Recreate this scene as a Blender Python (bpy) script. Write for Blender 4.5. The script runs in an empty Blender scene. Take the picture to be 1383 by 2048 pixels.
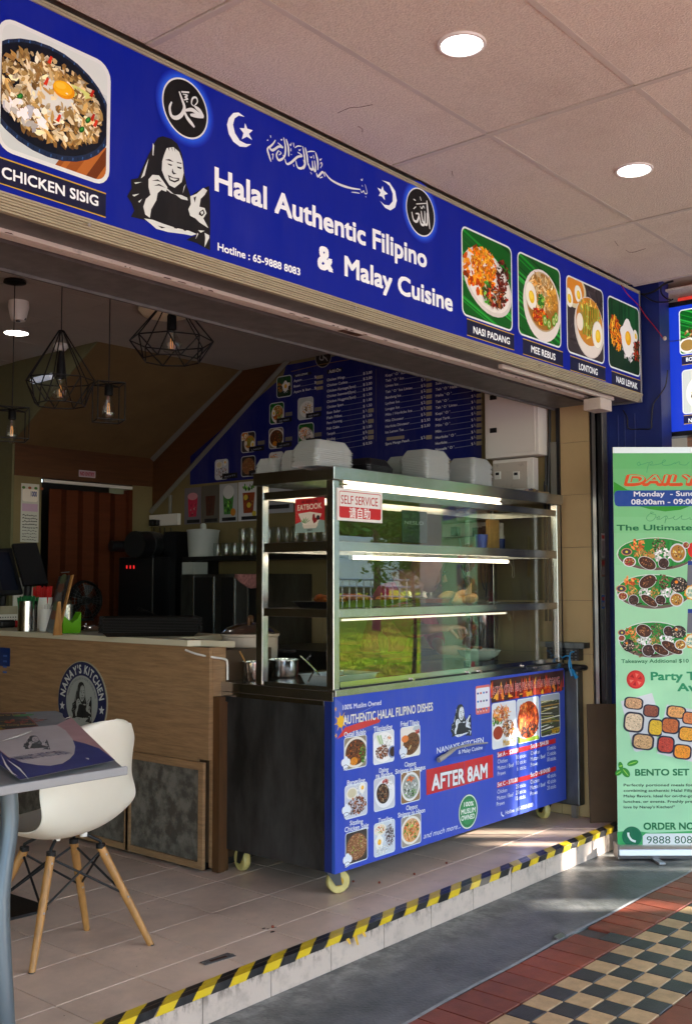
import bpy, math, random
from math import radians as R, sin, cos, pi
from mathutils import Vector as V3, Matrix
scene = bpy.context.scene
C = scene.collection
random.seed(7)

# ------------------------------------------------------------------ camera
YAW, PIT, ROL = R(49.7), R(3.89), R(-0.075)
FPX = 2087.0
FW = V3((sin(YAW)*cos(PIT), cos(YAW)*cos(PIT), sin(PIT)))
_r = V3((cos(YAW), -sin(YAW), 0)); _u = _r.cross(FW)
RT = _r*cos(ROL) + _u*sin(ROL); UP = -_r*sin(ROL) + _u*cos(ROL)
EYE = V3((0, 0, 1.42))
cam = bpy.data.cameras.new('camera'); camo = bpy.data.objects.new('camera', cam); C.objects.link(camo)
camo.matrix_world = Matrix(((RT.x, UP.x, -FW.x, EYE.x), (RT.y, UP.y, -FW.y, EYE.y), (RT.z, UP.z, -FW.z, EYE.z), (0, 0, 0, 1)))
cam.sensor_fit = 'VERTICAL'; cam.sensor_height = 24; cam.lens = FPX/2048*24
cam.clip_start = 0.05; cam.clip_end = 2000
scene.camera = camo

# ------------------------------------------------------------------ sky, sun, exposure
SUN_DIR = V3((0.635, -0.772, math.tan(R(19.5)))).normalized()      # towards the sun
w = bpy.data.worlds.new("World"); scene.world = w; w.use_nodes = True
nt = w.node_tree; nt.nodes.clear()
sky = nt.nodes.new('ShaderNodeTexSky'); sky.sky_type = 'NISHITA'; sky.sun_disc = False
sky.sun_elevation = R(19.5); sky.sun_rotation = math.atan2(SUN_DIR.x, SUN_DIR.y)
sky.air_density = 1.0; sky.dust_density = 0.5; sky.ozone_density = 1.5
bg = nt.nodes.new('ShaderNodeBackground'); bg.inputs[1].default_value = 0.15
wo = nt.nodes.new('ShaderNodeOutputWorld')
nt.links.new(sky.outputs[0], bg.inputs[0]); nt.links.new(bg.outputs[0], wo.inputs[0])
sl = bpy.data.lights.new('sun', 'SUN'); sl.energy = 5.0; sl.angle = R(0.5); sl.color = (1, .93, .84)
so = bpy.data.objects.new('sun', sl); C.objects.link(so); so.location = (20, -20, 20)
so.rotation_euler = SUN_DIR.to_track_quat('Z', 'Y').to_euler()
scene.view_settings.view_transform = 'Standard'; scene.view_settings.look = 'None'
scene.view_settings.exposure = 2.9; scene.view_settings.gamma = 1.0; scene.view_settings.use_curve_mapping = False
scene.render.engine = 'CYCLES'
cy = scene.cycles; cy.use_denoising = True; cy.max_bounces = 10; cy.diffuse_bounces = 5; cy.glossy_bounces = 4
cy.transparent_max_bounces = 24; cy.sample_clamp_indirect = 6; cy.caustics_reflective = False; cy.caustics_refractive = False
try: cy.denoiser = 'OPENIMAGEDENOISE'
except Exception: pass

# ------------------------------------------------------------------ helpers
def ray(u, v): return RT*((u-691.5)/FPX) - UP*((v-1024)/FPX) + FW
def at(u, v, x=None, y=None, z=None):
    d = ray(u, v)
    if x is not None: t = (x-EYE.x)/d.x
    elif y is not None: t = (y-EYE.y)/d.y
    else: t = (z-EYE.z)/d.z
    return EYE + d*t

def lin(c):
    c = c/255.0
    return c/12.92 if c <= .04045 else ((c+.055)/1.055)**2.4
def rgb(h):
    if isinstance(h, tuple): return tuple(lin(x) for x in h)
    h = h.lstrip('#'); return tuple(lin(int(h[i:i+2], 16)) for i in (0, 2, 4))

def mat(name, col, rough=.5, metal=0., noise=0., nscale=20., bump=0., bscale=200., spec=.5, emit=None, es=0., stretch=None, col2=None, alpha=1., trans=0., contrast=(.35, .65), vary=0.):
    m = bpy.data.materials.new(name); m.use_nodes = True
    t = m.node_tree; b = t.nodes['Principled BSDF']
    b.inputs['Base Color'].default_value = (*col, 1); b.inputs['Roughness'].default_value = rough
    b.inputs['Metallic'].default_value = metal; b.inputs['Specular IOR Level'].default_value = spec
    b.inputs['Alpha'].default_value = alpha; b.inputs['Transmission Weight'].default_value = trans
    if emit is not None:
        b.inputs['Emission Color'].default_value = (*emit, 1); b.inputs['Emission Strength'].default_value = es
    if noise or bump:
        tc = t.nodes.new('ShaderNodeNewGeometry'); src = tc.outputs['Position']
        if stretch:
            mp = t.nodes.new('ShaderNodeMapping'); mp.inputs['Scale'].default_value = stretch
            t.links.new(src, mp.inputs[0]); src = mp.outputs[0]
    if noise:
        n = t.nodes.new('ShaderNodeTexNoise'); n.inputs['Scale'].default_value = nscale; n.inputs['Detail'].default_value = 8; n.inputs['Roughness'].default_value = .65
        t.links.new(src, n.inputs['Vector'])
        r = t.nodes.new('ShaderNodeValToRGB'); r.color_ramp.elements[0].position = contrast[0]; r.color_ramp.elements[1].position = contrast[1]
        c2 = col2 or tuple(c*(1-noise) for c in col)
        r.color_ramp.elements[0].color = (*c2, 1); r.color_ramp.elements[1].color = (*col, 1)
        t.links.new(n.outputs['Fac'], r.inputs[0]); last = r.outputs[0]
        if vary:
            oi = t.nodes.new('ShaderNodeObjectInfo'); hs = t.nodes.new('ShaderNodeHueSaturation'); mv = t.nodes.new('ShaderNodeMapRange'); mv.inputs['To Min'].default_value = 1-vary; mv.inputs['To Max'].default_value = 1+vary
            t.links.new(oi.outputs['Random'], mv.inputs[0]); t.links.new(mv.outputs[0], hs.inputs['Value']); t.links.new(last, hs.inputs['Color']); last = hs.outputs[0]
        t.links.new(last, b.inputs['Base Color'])
        if metal > .3 or rough < .5:
            mr = t.nodes.new('ShaderNodeMapRange'); mr.inputs['To Min'].default_value = rough*.7; mr.inputs['To Max'].default_value = min(1, rough*1.5)
            t.links.new(n.outputs['Fac'], mr.inputs[0]); t.links.new(mr.outputs[0], b.inputs['Roughness'])
    if bump:
        n2 = t.nodes.new('ShaderNodeTexNoise'); n2.inputs['Scale'].default_value = bscale; n2.inputs['Detail'].default_value = 4
        t.links.new(src, n2.inputs['Vector'])
        bp = t.nodes.new('ShaderNodeBump'); bp.inputs['Strength'].default_value = bump; bp.inputs['Distance'].default_value = .004
        t.links.new(n2.outputs['Fac'], bp.inputs['Height']); t.links.new(bp.outputs[0], b.inputs['Normal'])
    return m

def print_mat(name, rough=.4, emit=0., spec=.5, dust=.10):
    m = bpy.data.materials.new(name); m.use_nodes = True; t = m.node_tree; b = t.nodes['Principled BSDF']
    a = t.nodes.new('ShaderNodeVertexColor'); a.layer_name = 'ink'
    g_ = t.nodes.new('ShaderNodeNewGeometry'); mp = t.nodes.new('ShaderNodeMapping'); mp.inputs['Scale'].default_value = (3, 3, .8); n = t.nodes.new('ShaderNodeTexNoise'); n.inputs['Scale'].default_value = 3.2; n.inputs['Detail'].default_value = 9; n.inputs['Roughness'].default_value = .7
    t.links.new(g_.outputs['Position'], mp.inputs[0]); t.links.new(mp.outputs[0], n.inputs['Vector'])
    mr = t.nodes.new('ShaderNodeMapRange'); mr.inputs['From Min'].default_value = .42; mr.inputs['From Max'].default_value = .75; mr.inputs['To Max'].default_value = dust; t.links.new(n.outputs['Fac'], mr.inputs[0])
    mx = t.nodes.new('ShaderNodeMix'); mx.data_type = 'RGBA'; mx.inputs[7].default_value = (.36, .33, .30, 1); t.links.new(mr.outputs[0], mx.inputs[0]); t.links.new(a.outputs[0], mx.inputs[6])
    t.links.new(mx.outputs[2], b.inputs['Base Color']); b.inputs['Roughness'].default_value = rough; b.inputs['Specular IOR Level'].default_value = spec
    m2 = t.nodes.new('ShaderNodeMapRange'); m2.inputs['To Min'].default_value = rough*.7; m2.inputs['To Max'].default_value = min(1, rough*1.7); t.links.new(n.outputs['Fac'], m2.inputs[0]); t.links.new(m2.outputs[0], b.inputs['Roughness'])
    n3 = t.nodes.new('ShaderNodeTexNoise'); n3.inputs['Scale'].default_value = 2.5; t.links.new(g_.outputs['Position'], n3.inputs['Vector']); bp = t.nodes.new('ShaderNodeBump'); bp.inputs['Strength'].default_value = .25; bp.inputs['Distance'].default_value = .02; t.links.new(n3.outputs['Fac'], bp.inputs['Height']); t.links.new(bp.outputs[0], b.inputs['Normal'])
    if emit:
        t.links.new(a.outputs[0], b.inputs['Emission Color']); b.inputs['Emission Strength'].default_value = emit
    return m

def glass_mat(name, ior=1.5, tint=(1, 1, 1), rough=0.0, boost=0.):
    m = bpy.data.materials.new(name); m.use_nodes = True; t = m.node_tree; t.nodes.clear()
    o = t.nodes.new('ShaderNodeOutputMaterial'); mx = t.nodes.new('ShaderNodeMixShader')
    f0 = ((ior-1)/(ior+1))**2
    lw_ = t.nodes.new('ShaderNodeLayerWeight'); lw_.inputs[0].default_value = .5
    pw = t.nodes.new('ShaderNodeMath'); pw.operation = 'POWER'; pw.inputs[1].default_value = 5.0; t.links.new(lw_.outputs['Facing'], pw.inputs[0])
    f = t.nodes.new('ShaderNodeMath'); f.operation = 'MULTIPLY_ADD'; f.inputs[1].default_value = 1-f0; f.inputs[2].default_value = f0; t.links.new(pw.outputs[0], f.inputs[0])
    tr = t.nodes.new('ShaderNodeBsdfTransparent'); tr.inputs[0].default_value = (*tint, 1)
    gl = t.nodes.new('ShaderNodeBsdfGlossy'); gl.inputs['Roughness'].default_value = rough
    ma = t.nodes.new('ShaderNodeMath'); ma.operation = 'ADD'; ma.inputs[1].default_value = boost; ma.use_clamp = True
    t.links.new(f.outputs[0], ma.inputs[0]); t.links.new(ma.outputs[0], mx.inputs[0]); t.links.new(tr.outputs[0], mx.inputs[1]); t.links.new(gl.outputs[0], mx.inputs[2]); t.links.new(mx.outputs[0], o.inputs[0])
    return m

def tag(o, label=None, cat=None, group=None, kind=None):
    if label: o['label'] = label
    if cat: o['category'] = cat
    if group: o['group'] = group
    if kind: o['kind'] = kind
    return o
def thing(name, label, cat, loc=(0, 0, 0), group=None, kind=None):
    o = bpy.data.objects.new(name, None); C.objects.link(o); o.location = loc; o.empty_display_size = .1
    return tag(o, label, cat, group, kind)
def root_loc(o):
    l = V3(o.location)
    while o.parent: o = o.parent; l += V3(o.location)
    return l

ORD = ['topmost', 'second', 'third', 'fourth', 'fifth', 'sixth', 'seventh', 'eighth', 'ninth', 'tenth', 'eleventh', 'twelfth', 'thirteenth', 'fourteenth', 'fifteenth', 'sixteenth', 'seventeenth', 'eighteenth', 'nineteenth', 'twentieth']
def nth(k): return ORD[k] if k == 0 else ORD[k]+' from the top'
class MB:
    """collects world-space geometry"""
    def __init__(s): s.v = []; s.f = []; s.smooth = False
    def add(s, vs, fs):
        n = len(s.v); s.v += [V3(p) for p in vs]; s.f += [tuple(i+n for i in f) for f in fs]; return s
    def box(s, x0, x1, y0, y1, z0, z1):
        vs = [(x, y, z) for z in (z0, z1) for y in (y0, y1) for x in (x0, x1)]
        return s.add(vs, [(0, 2, 3, 1), (4, 5, 7, 6), (0, 1, 5, 4), (2, 6, 7, 3), (0, 4, 6, 2), (1, 3, 7, 5)])
    def obox(s, c, ax, ay, az):
        c, ax, ay, az = map(V3, (c, ax, ay, az))
        vs = [c+ax*i+ay*j+az*k for k in (-1, 1) for j in (-1, 1) for i in (-1, 1)]
        return s.add(vs, [(0, 2, 3, 1), (4, 5, 7, 6), (0, 1, 5, 4), (2, 6, 7, 3), (0, 4, 6, 2), (1, 3, 7, 5)])
    def tube(s, pts, r, n=8, cap=True):
        pts = [V3(p) for p in pts]; rs = r if isinstance(r, (list, tuple)) else [r]*len(pts)
        rings = []; prev = None
        for i, p in enumerate(pts):
            d = (pts[min(i+1, len(pts)-1)]-pts[max(i-1, 0)]).normalized()
            a = prev if prev is not None else (V3((0, 0, 1)) if abs(d.z) < .9 else V3((1, 0, 0)))
            x = (a - d*a.dot(d)).normalized(); y = d.cross(x); prev = x
            rings.append([p + x*cos(2*pi*k/n)*rs[i] + y*sin(2*pi*k/n)*rs[i] for k in range(n)])
        vs = [q for g in rings for q in g]; fs = []
        for i in range(len(pts)-1):
            for k in range(n):
                a, b = i*n+k, i*n+(k+1) % n; fs.append((a, b, b+n, a+n))
        if cap: fs.append(tuple(range(n-1, -1, -1))); fs.append(tuple(range((len(pts)-1)*n, len(pts)*n)))
        return s.add(vs, fs)
    def lathe(s, prof, c, n=24, axis='Z', sx=1., sy=1., cap=True):
        c = V3(c); vs = []
        for r, h in prof:
            for k in range(n):
                a = 2*pi*k/n; p = V3((r*cos(a)*sx, r*sin(a)*sy, h))
                if axis == 'Y': p = V3((p.x, p.z, p.y))
                if axis == 'X': p = V3((p.z, p.x, p.y))
                vs.append(c+p)
        fs = []
        for i in range(len(prof)-1):
            for k in range(n):
                a, b = i*n+k, i*n+(k+1) % n; fs.append((a, b, b+n, a+n))
        if cap:
            if prof[0][0] > 1e-5: fs.append(tuple(range(n-1, -1, -1)))
            if prof[-1][0] > 1e-5: fs.append(tuple(range((len(prof)-1)*n, len(prof)*n)))
        return s.add(vs, fs)
    def rod(s, a, b, r, n=6): return s.tube([a, b], r, n)
    def build(s, name, m, parent=None, smooth=None, bevel=0):
        if parent is None:
            xs = [p.x for p in s.v]; ys = [p.y for p in s.v]; zs = [p.z for p in s.v]
            org = V3(((min(xs)+max(xs))/2, (min(ys)+max(ys))/2, min(zs)))
        else: org = root_loc(parent)
        me = bpy.data.meshes.new(name); me.from_pydata([tuple(p-org) for p in s.v], [], s.f)
        me.materials.append(m)
        if smooth is None: smooth = s.smooth
        if smooth: me.polygons.foreach_set('use_smooth', [True]*len(me.polygons))
        me.update()
        o = bpy.data.objects.new(name, me); C.objects.link(o)
        if parent is None: o.location = org
        else: o.parent = parent
        if smooth:
            try: me.set_sharp_from_angle(angle=R(40))
            except Exception: pass
        if bevel:
            b = o.modifiers.new('bevel', 'BEVEL'); b.width = bevel; b.segments = 2; b.limit_method = 'ANGLE'
        return o
def box(name, x0, x1, y0, y1, z0, z1, m, parent=None, bevel=0): return MB().box(x0, x1, y0, y1, z0, z1).build(name, m, parent, bevel=bevel)
def tube(name, pts, r, m, parent=None, n=8): return MB().tube(pts, r, n).build(name, m, parent, smooth=True)
def lathe(name, prof, c, m, parent=None, n=24, **k): return MB().lathe(prof, c, n, **k).build(name, m, parent, smooth=True)
def curve_pts(pts, n=6):
    """Catmull-Rom through points"""
    pts = [V3(p) for p in pts]; out = []
    for i in range(len(pts)-1):
        p0 = pts[max(i-1, 0)]; p1 = pts[i]; p2 = pts[i+1]; p3 = pts[min(i+2, len(pts)-1)]
        for k in range(n):
            t = k/n; out.append(.5*((2*p1)+(p2-p0)*t+(2*p0-5*p1+4*p2-p3)*t*t+(3*p1-p0-3*p2+p3)*t**3))
    out.append(pts[-1]); return out
def copy_tree(o, dl=(0, 0, 0), label=None, group=None, parent=None):
    c = o.copy(); C.objects.link(c)
    if parent is not None: c.parent = parent
    else: c.location = V3(o.location)+V3(dl)
    if label: c['label'] = label
    if group: c['group'] = group
    for ch in list(o.children): copy_tree(ch, parent=c)
    return c

# --- printing on a plane -------------------------------------------------
_tc = {}
def glyphs(body, bold=0., italic=0.):
    k = (body, bold, italic)
    if k in _tc: return _tc[k]
    cu = bpy.data.curves.new('t', 'FONT'); cu.body = body; cu.dimensions = '2D'; cu.fill_mode = 'BOTH' if False else 'FRONT'
    cu.resolution_u = 3; cu.offset = bold; cu.shear = italic; cu.size = 1
    ob = bpy.data.objects.new('t', cu); C.objects.link(ob)
    bpy.context.view_layer.update()
    dg = bpy.context.evaluated_depsgraph_get()
    me = bpy.data.meshes.new_from_object(ob.evaluated_get(dg))
    vs = [(v.co.x, v.co.y) for v in me.vertices]; fs = [tuple(p.vertices) for p in me.polygons]
    bpy.data.meshes.remove(me); bpy.data.objects.remove(ob); bpy.data.curves.remove(cu)
    _tc[k] = (vs, fs); return _tc[k]
_caph = {}
def cap(bold):
    if bold not in _caph:
        vs, _ = glyphs('H', bold); _caph[bold] = max(v[1] for v in vs)
    return _caph[bold]

class Plane:
    def __init__(s, O, U, V): s.O, s.U, s.V = V3(O), V3(U).normalized(), V3(V).normalized(); s.N = s.U.cross(s.V)
    def px(s, u, v):
        d = ray(u, v); t = (s.O-EYE).dot(s.N)/d.dot(s.N); p = EYE+d*t-s.O
        return (p.dot(s.U), p.dot(s.V))
    def w(s, a, b, h=0): return s.O+s.U*a+s.V*b+s.N*h
def clip(poly, win):
    """Sutherland-Hodgman: poly clipped by convex ccw window"""
    out = poly
    for i in range(len(win)):
        ax, ay = win[i]; bx, by = win[(i+1) % len(win)]; inp, out = out, []
        if not inp: return []
        def ins(p): return (bx-ax)*(p[1]-ay)-(by-ay)*(p[0]-ax) >= 0
        for j in range(len(inp)):
            p, q = inp[j-1], inp[j]; ip, iq = ins(p), ins(q)
            if ip != iq:
                dx, dy = q[0]-p[0], q[1]-p[1]; den = (bx-ax)*dy-(by-ay)*dx
                t = -((bx-ax)*(p[1]-ay)-(by-ay)*(p[0]-ax))/den if abs(den) > 1e-12 else 0
                out.append((p[0]+dx*t, p[1]+dy*t))
            if iq: out.append(q)
    return out
def rrect(x0, y0, x1, y1, r, n=5):
    out = []
    for cx, cy, a in ((x1-r, y0+r, -90), (x1-r, y1-r, 0), (x0+r, y1-r, 90), (x0+r, y0+r, 180)):
        for k in range(n+1): t = R(a+90*k/n); out.append((cx+r*cos(t), cy+r*sin(t)))
    return out
def ell(cx, cy, rx, ry, rot=0, n=28): return [(cx+rx*cos(2*pi*k/n)*cos(rot)-ry*sin(2*pi*k/n)*sin(rot), cy+rx*cos(2*pi*k/n)*sin(rot)+ry*sin(2*pi*k/n)*cos(rot)) for k in range(n)]

class Print:
    STEP = 9e-6
    def __init__(s, plane, base=.0006): s.p = plane; s.v = []; s.f = []; s.c = []; s.h = base; s.win = None; s.fr = None; s.un = []; s.cu = 0; s.nu = 0
    def up(s): s.h += s.STEP
    def raw(s, vs2, fs, col):
        s.up(); n = len(s.v); s.v += [s.p.w(a, b, s.h) for a, b in vs2]
        for f in fs: s.f.append(tuple(i+n for i in f)); s.c.append(col); s.un.append(s.cu)
    def poly(s, pts, col):
        """pts in plane coordinates (or picture coordinates when a frame is set)"""
        if s.fr: pts = [s.fr(a, b) for a, b in pts]
        ar = sum(pts[i-1][0]*pts[i][1]-pts[i][0]*pts[i-1][1] for i in range(len(pts)))
        if ar < 0: pts = pts[::-1]
        if s.win:
            pts = clip(pts, s.win)
        if len(pts) < 3: return
        if isinstance(col, (str, tuple)) : col = rgb(col)
        s.raw(pts, [tuple(range(len(pts)))], col)
    def pxpoly(s, pts, col): s.poly([s.p.px(*q) for q in pts], col)
    def tri(s, pts, col):
        """concave polygon in plane coords, tessellated"""
        from mathutils.geometry import tessellate_polygon
        if s.fr: pts = [s.fr(a, b) for a, b in pts]
        fs = tessellate_polygon([[V3((a, b, 0)) for a, b in pts]])
        s.raw(pts, [tuple(f) for f in fs], rgb(col))
    def rect(s, x0, y0, x1, y1, col, r=0):
        s.poly(rrect(x0, y0, x1, y1, r) if r else [(x0, y0), (x1, y0), (x1, y1), (x0, y1)], col)
    def stroke(s, pts, wd, col, px=False, smooth=True, taper=True):
        if px: pts = [s.p.px(*q) for q in pts]
        P = [V3((a, b, 0)) for a, b in pts]
        if smooth and len(P) > 2: P = curve_pts(P, 4)
        L = []; Rr = []; n = len(P)
        for i in range(n):
            d = (P[min(i+1, n-1)]-P[max(i-1, 0)]); d = d.normalized() if d.length else V3((1, 0, 0)); q = V3((-d.y, d.x, 0))
            k = wd*(.5 if not taper else .5*(.35+.65*sin(pi*(i+.5)/n)))
            L.append(P[i]+q*k); Rr.append(P[i]-q*k)
        s.up(); b = len(s.v); vs = [(p.x, p.y) for p in L+Rr]; s.v += [s.p.w(a, c, s.h) for a, c in vs]
        for i in range(n-1): s.f.append((b+n+i, b+n+i+1, b+i+1, b+i)); s.c.append(rgb(col)); s.un.append(s.cu)
    def text(s, body, p0, p1, h, col, bold=0.012, italic=0., px=True, fit=True, wmax=None, outline=None):
        """baseline from p0 to p1; h = cap height (pixels of the photograph when px)"""
        if px:
            a = s.p.px(*p0); b = s.p.px(*p1); c = s.p.px(p0[0], p0[1]-h); d = s.p.px(p1[0], p1[1]-h)
            H = (math.dist(a, c)+math.dist(b, d))/2
        else: a, b, H = p0, p1, h
        s.nu += 1; s.cu = s.nu
        L = math.dist(a, b); ex = V3(((b[0]-a[0])/L, (b[1]-a[1])/L)); ey = V3((-ex.y, ex.x))
        if outline:
            for k in range(8): s._txt(body, a, ex, ey, L, H, outline[0], italic, (bold+outline[1])*1.1*cos(pi*k/4), (bold+outline[1])*1.1*sin(pi*k/4))
        bold *= 1.3
        if bold > .004:
            for k in range(4): s._txt(body, a, ex, ey, L, H, col, italic, bold*cos(pi*k/2+pi/4), bold*sin(pi*k/2+pi/4))
        else: s._txt(body, a, ex, ey, L, H, col, italic, 0, 0)
        s.cu = 0
    def _txt(s, body, a, ex, ey, L, H, col, italic, ox, oy):
        vs, fs = glyphs(body, 0., italic)
        if not vs: return
        x0 = min(v[0] for v in vs); x1 = max(v[0] for v in vs); sy = H/cap(0.0); sx = L/(x1-x0)
        s.raw([(a[0]+ex.x*(v[0]-x0+ox)*sx+ey.x*(v[1]+oy)*sy, a[1]+ex.y*(v[0]-x0+ox)*sx+ey.y*(v[1]+oy)*sy) for v in vs], fs, rgb(col))
    def build(s, name, m, parent, split=False):
        ids = sorted(set(s.un))
        if split and len(ids) > 1:
            o = None
            for u in ids:
                q = Print(s.p); mp = {}
                for f, c, un in zip(s.f, s.c, s.un):
                    if un != u: continue
                    g = []
                    for i in f:
                        if i not in mp: mp[i] = len(q.v); q.v.append(s.v[i])
                        g.append(mp[i])
                    q.f.append(tuple(g)); q.c.append(c); q.un.append(0)
                o = q.build(name if u else name.replace('lettering', 'print').replace('captions', 'caption_bars'), m, parent)
            return o
        mb = MB(); mb.v = s.v; mb.f = s.f; o = mb.build(name, m, parent)
        at_ = o.data.color_attributes.new('ink', 'FLOAT_COLOR', 'CORNER'); buf = []
        for p, c in zip(o.data.polygons, s.c): buf += [c[0], c[1], c[2], 1.0]*p.loop_total
        at_.data.foreach_set('color', buf); return o

# --- food pictures ---------------------------------------------------------
SZ = 1.0
def chunks(P, n, cx, cy, rx, ry, size, cols, rnd, el=1.6, rot=0, jag=.35):
    size *= SZ
    for _ in range(n):
        a = rnd.random()*2*pi; q = math.sqrt(rnd.random()); x = q*cos(a)*rx; y = q*sin(a)*ry
        X = cx+x*cos(rot)-y*sin(rot); Y = cy+x*sin(rot)+y*cos(rot)
        k = rnd.randint(4, 6); t0 = rnd.random()*6.28; e = rnd.uniform(1, el); sz = size*rnd.uniform(.55, 1.25); th = rnd.random()*pi; pts = []
        for j in range(k):
            t = t0+2*pi*j/k; rr = sz*rnd.uniform(1-jag, 1); px_, py_ = rr*cos(t)*e, rr*sin(t)/e
            pts.append((X+px_*cos(th)-py_*sin(th), Y+px_*sin(th)+py_*cos(th)))
        c = rnd.choice(cols); c = tuple(int(c[i:i+2], 16) for i in (1, 3, 5)); g = rnd.uniform(.72, 1.18)
        P.poly(pts, tuple(min(255, v*g) for v in c))
def leafbg(P, rnd, n=26, c=('#0d6b1e', '#1a8f2b', '#064012', '#2aa63c'), ang=.35):
    P.poly([(0, 0), (1, 0), (1, 1), (0, 1)], '#0b5a1b')
    for i in range(n):
        y = rnd.uniform(-.4, 1.3); h = rnd.uniform(.008, .04); a = ang
        P.poly([(-.1, y), (1.1, y-a), (1.1, y-a+h), (-.1, y+h)], rnd.choice(c))
def halfegg(P, x, y, r, k=1.3, rot=.3):
    P.poly(ell(x, y, r, r*k, rot), '#d9dcc8'); P.poly(ell(x, y, r*.93, r*k*.94, rot), '#f3f3e4'); P.poly(ell(x+r*.1, y-r*.1, r*.5, r*.62, rot), '#eec61e'); P.poly(ell(x, y, r*.3, r*.36, rot), '#f7da4b')
def friedegg(P, x, y, r):
    P.poly([(x+r*(1+.12*sin(5*t)+.06*cos(9*t))*cos(t), y+r*1.15*(1+.1*cos(4*t))*sin(t)) for t in [2*pi*k/26 for k in range(26)]], '#f0f1ea')
    P.poly(ell(x+.05*r, y, r*.42, r*.46), '#f2b20f'); P.poly(ell(x-.05*r, y+.08*r, r*.26, r*.26), '#fbc93a')
OR = ('#e8760c', '#f49a1a', '#c9520a', '#f7b53a', '#a33a06'); BR = ('#5b2e14', '#7d4420', '#3b1c0c', '#94592c', '#2a130a'); NO = ('#e9c98a', '#f3dca6', '#d0a35c', '#c48a3a')
GR = ('#2c7a1f', '#4fa034', '#1c5414', '#7fbf4a'); RD = ('#b5200f', '#d8381c', '#8e1408'); RI = ('#eef0ea', '#dfe2dc', '#fbfbf6', '#cfd4d0')
TAN = ('#d9bf85', '#c6a561', '#e8d9ae', '#a98446', '#f0e6c4', '#8b6a3a')
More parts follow.
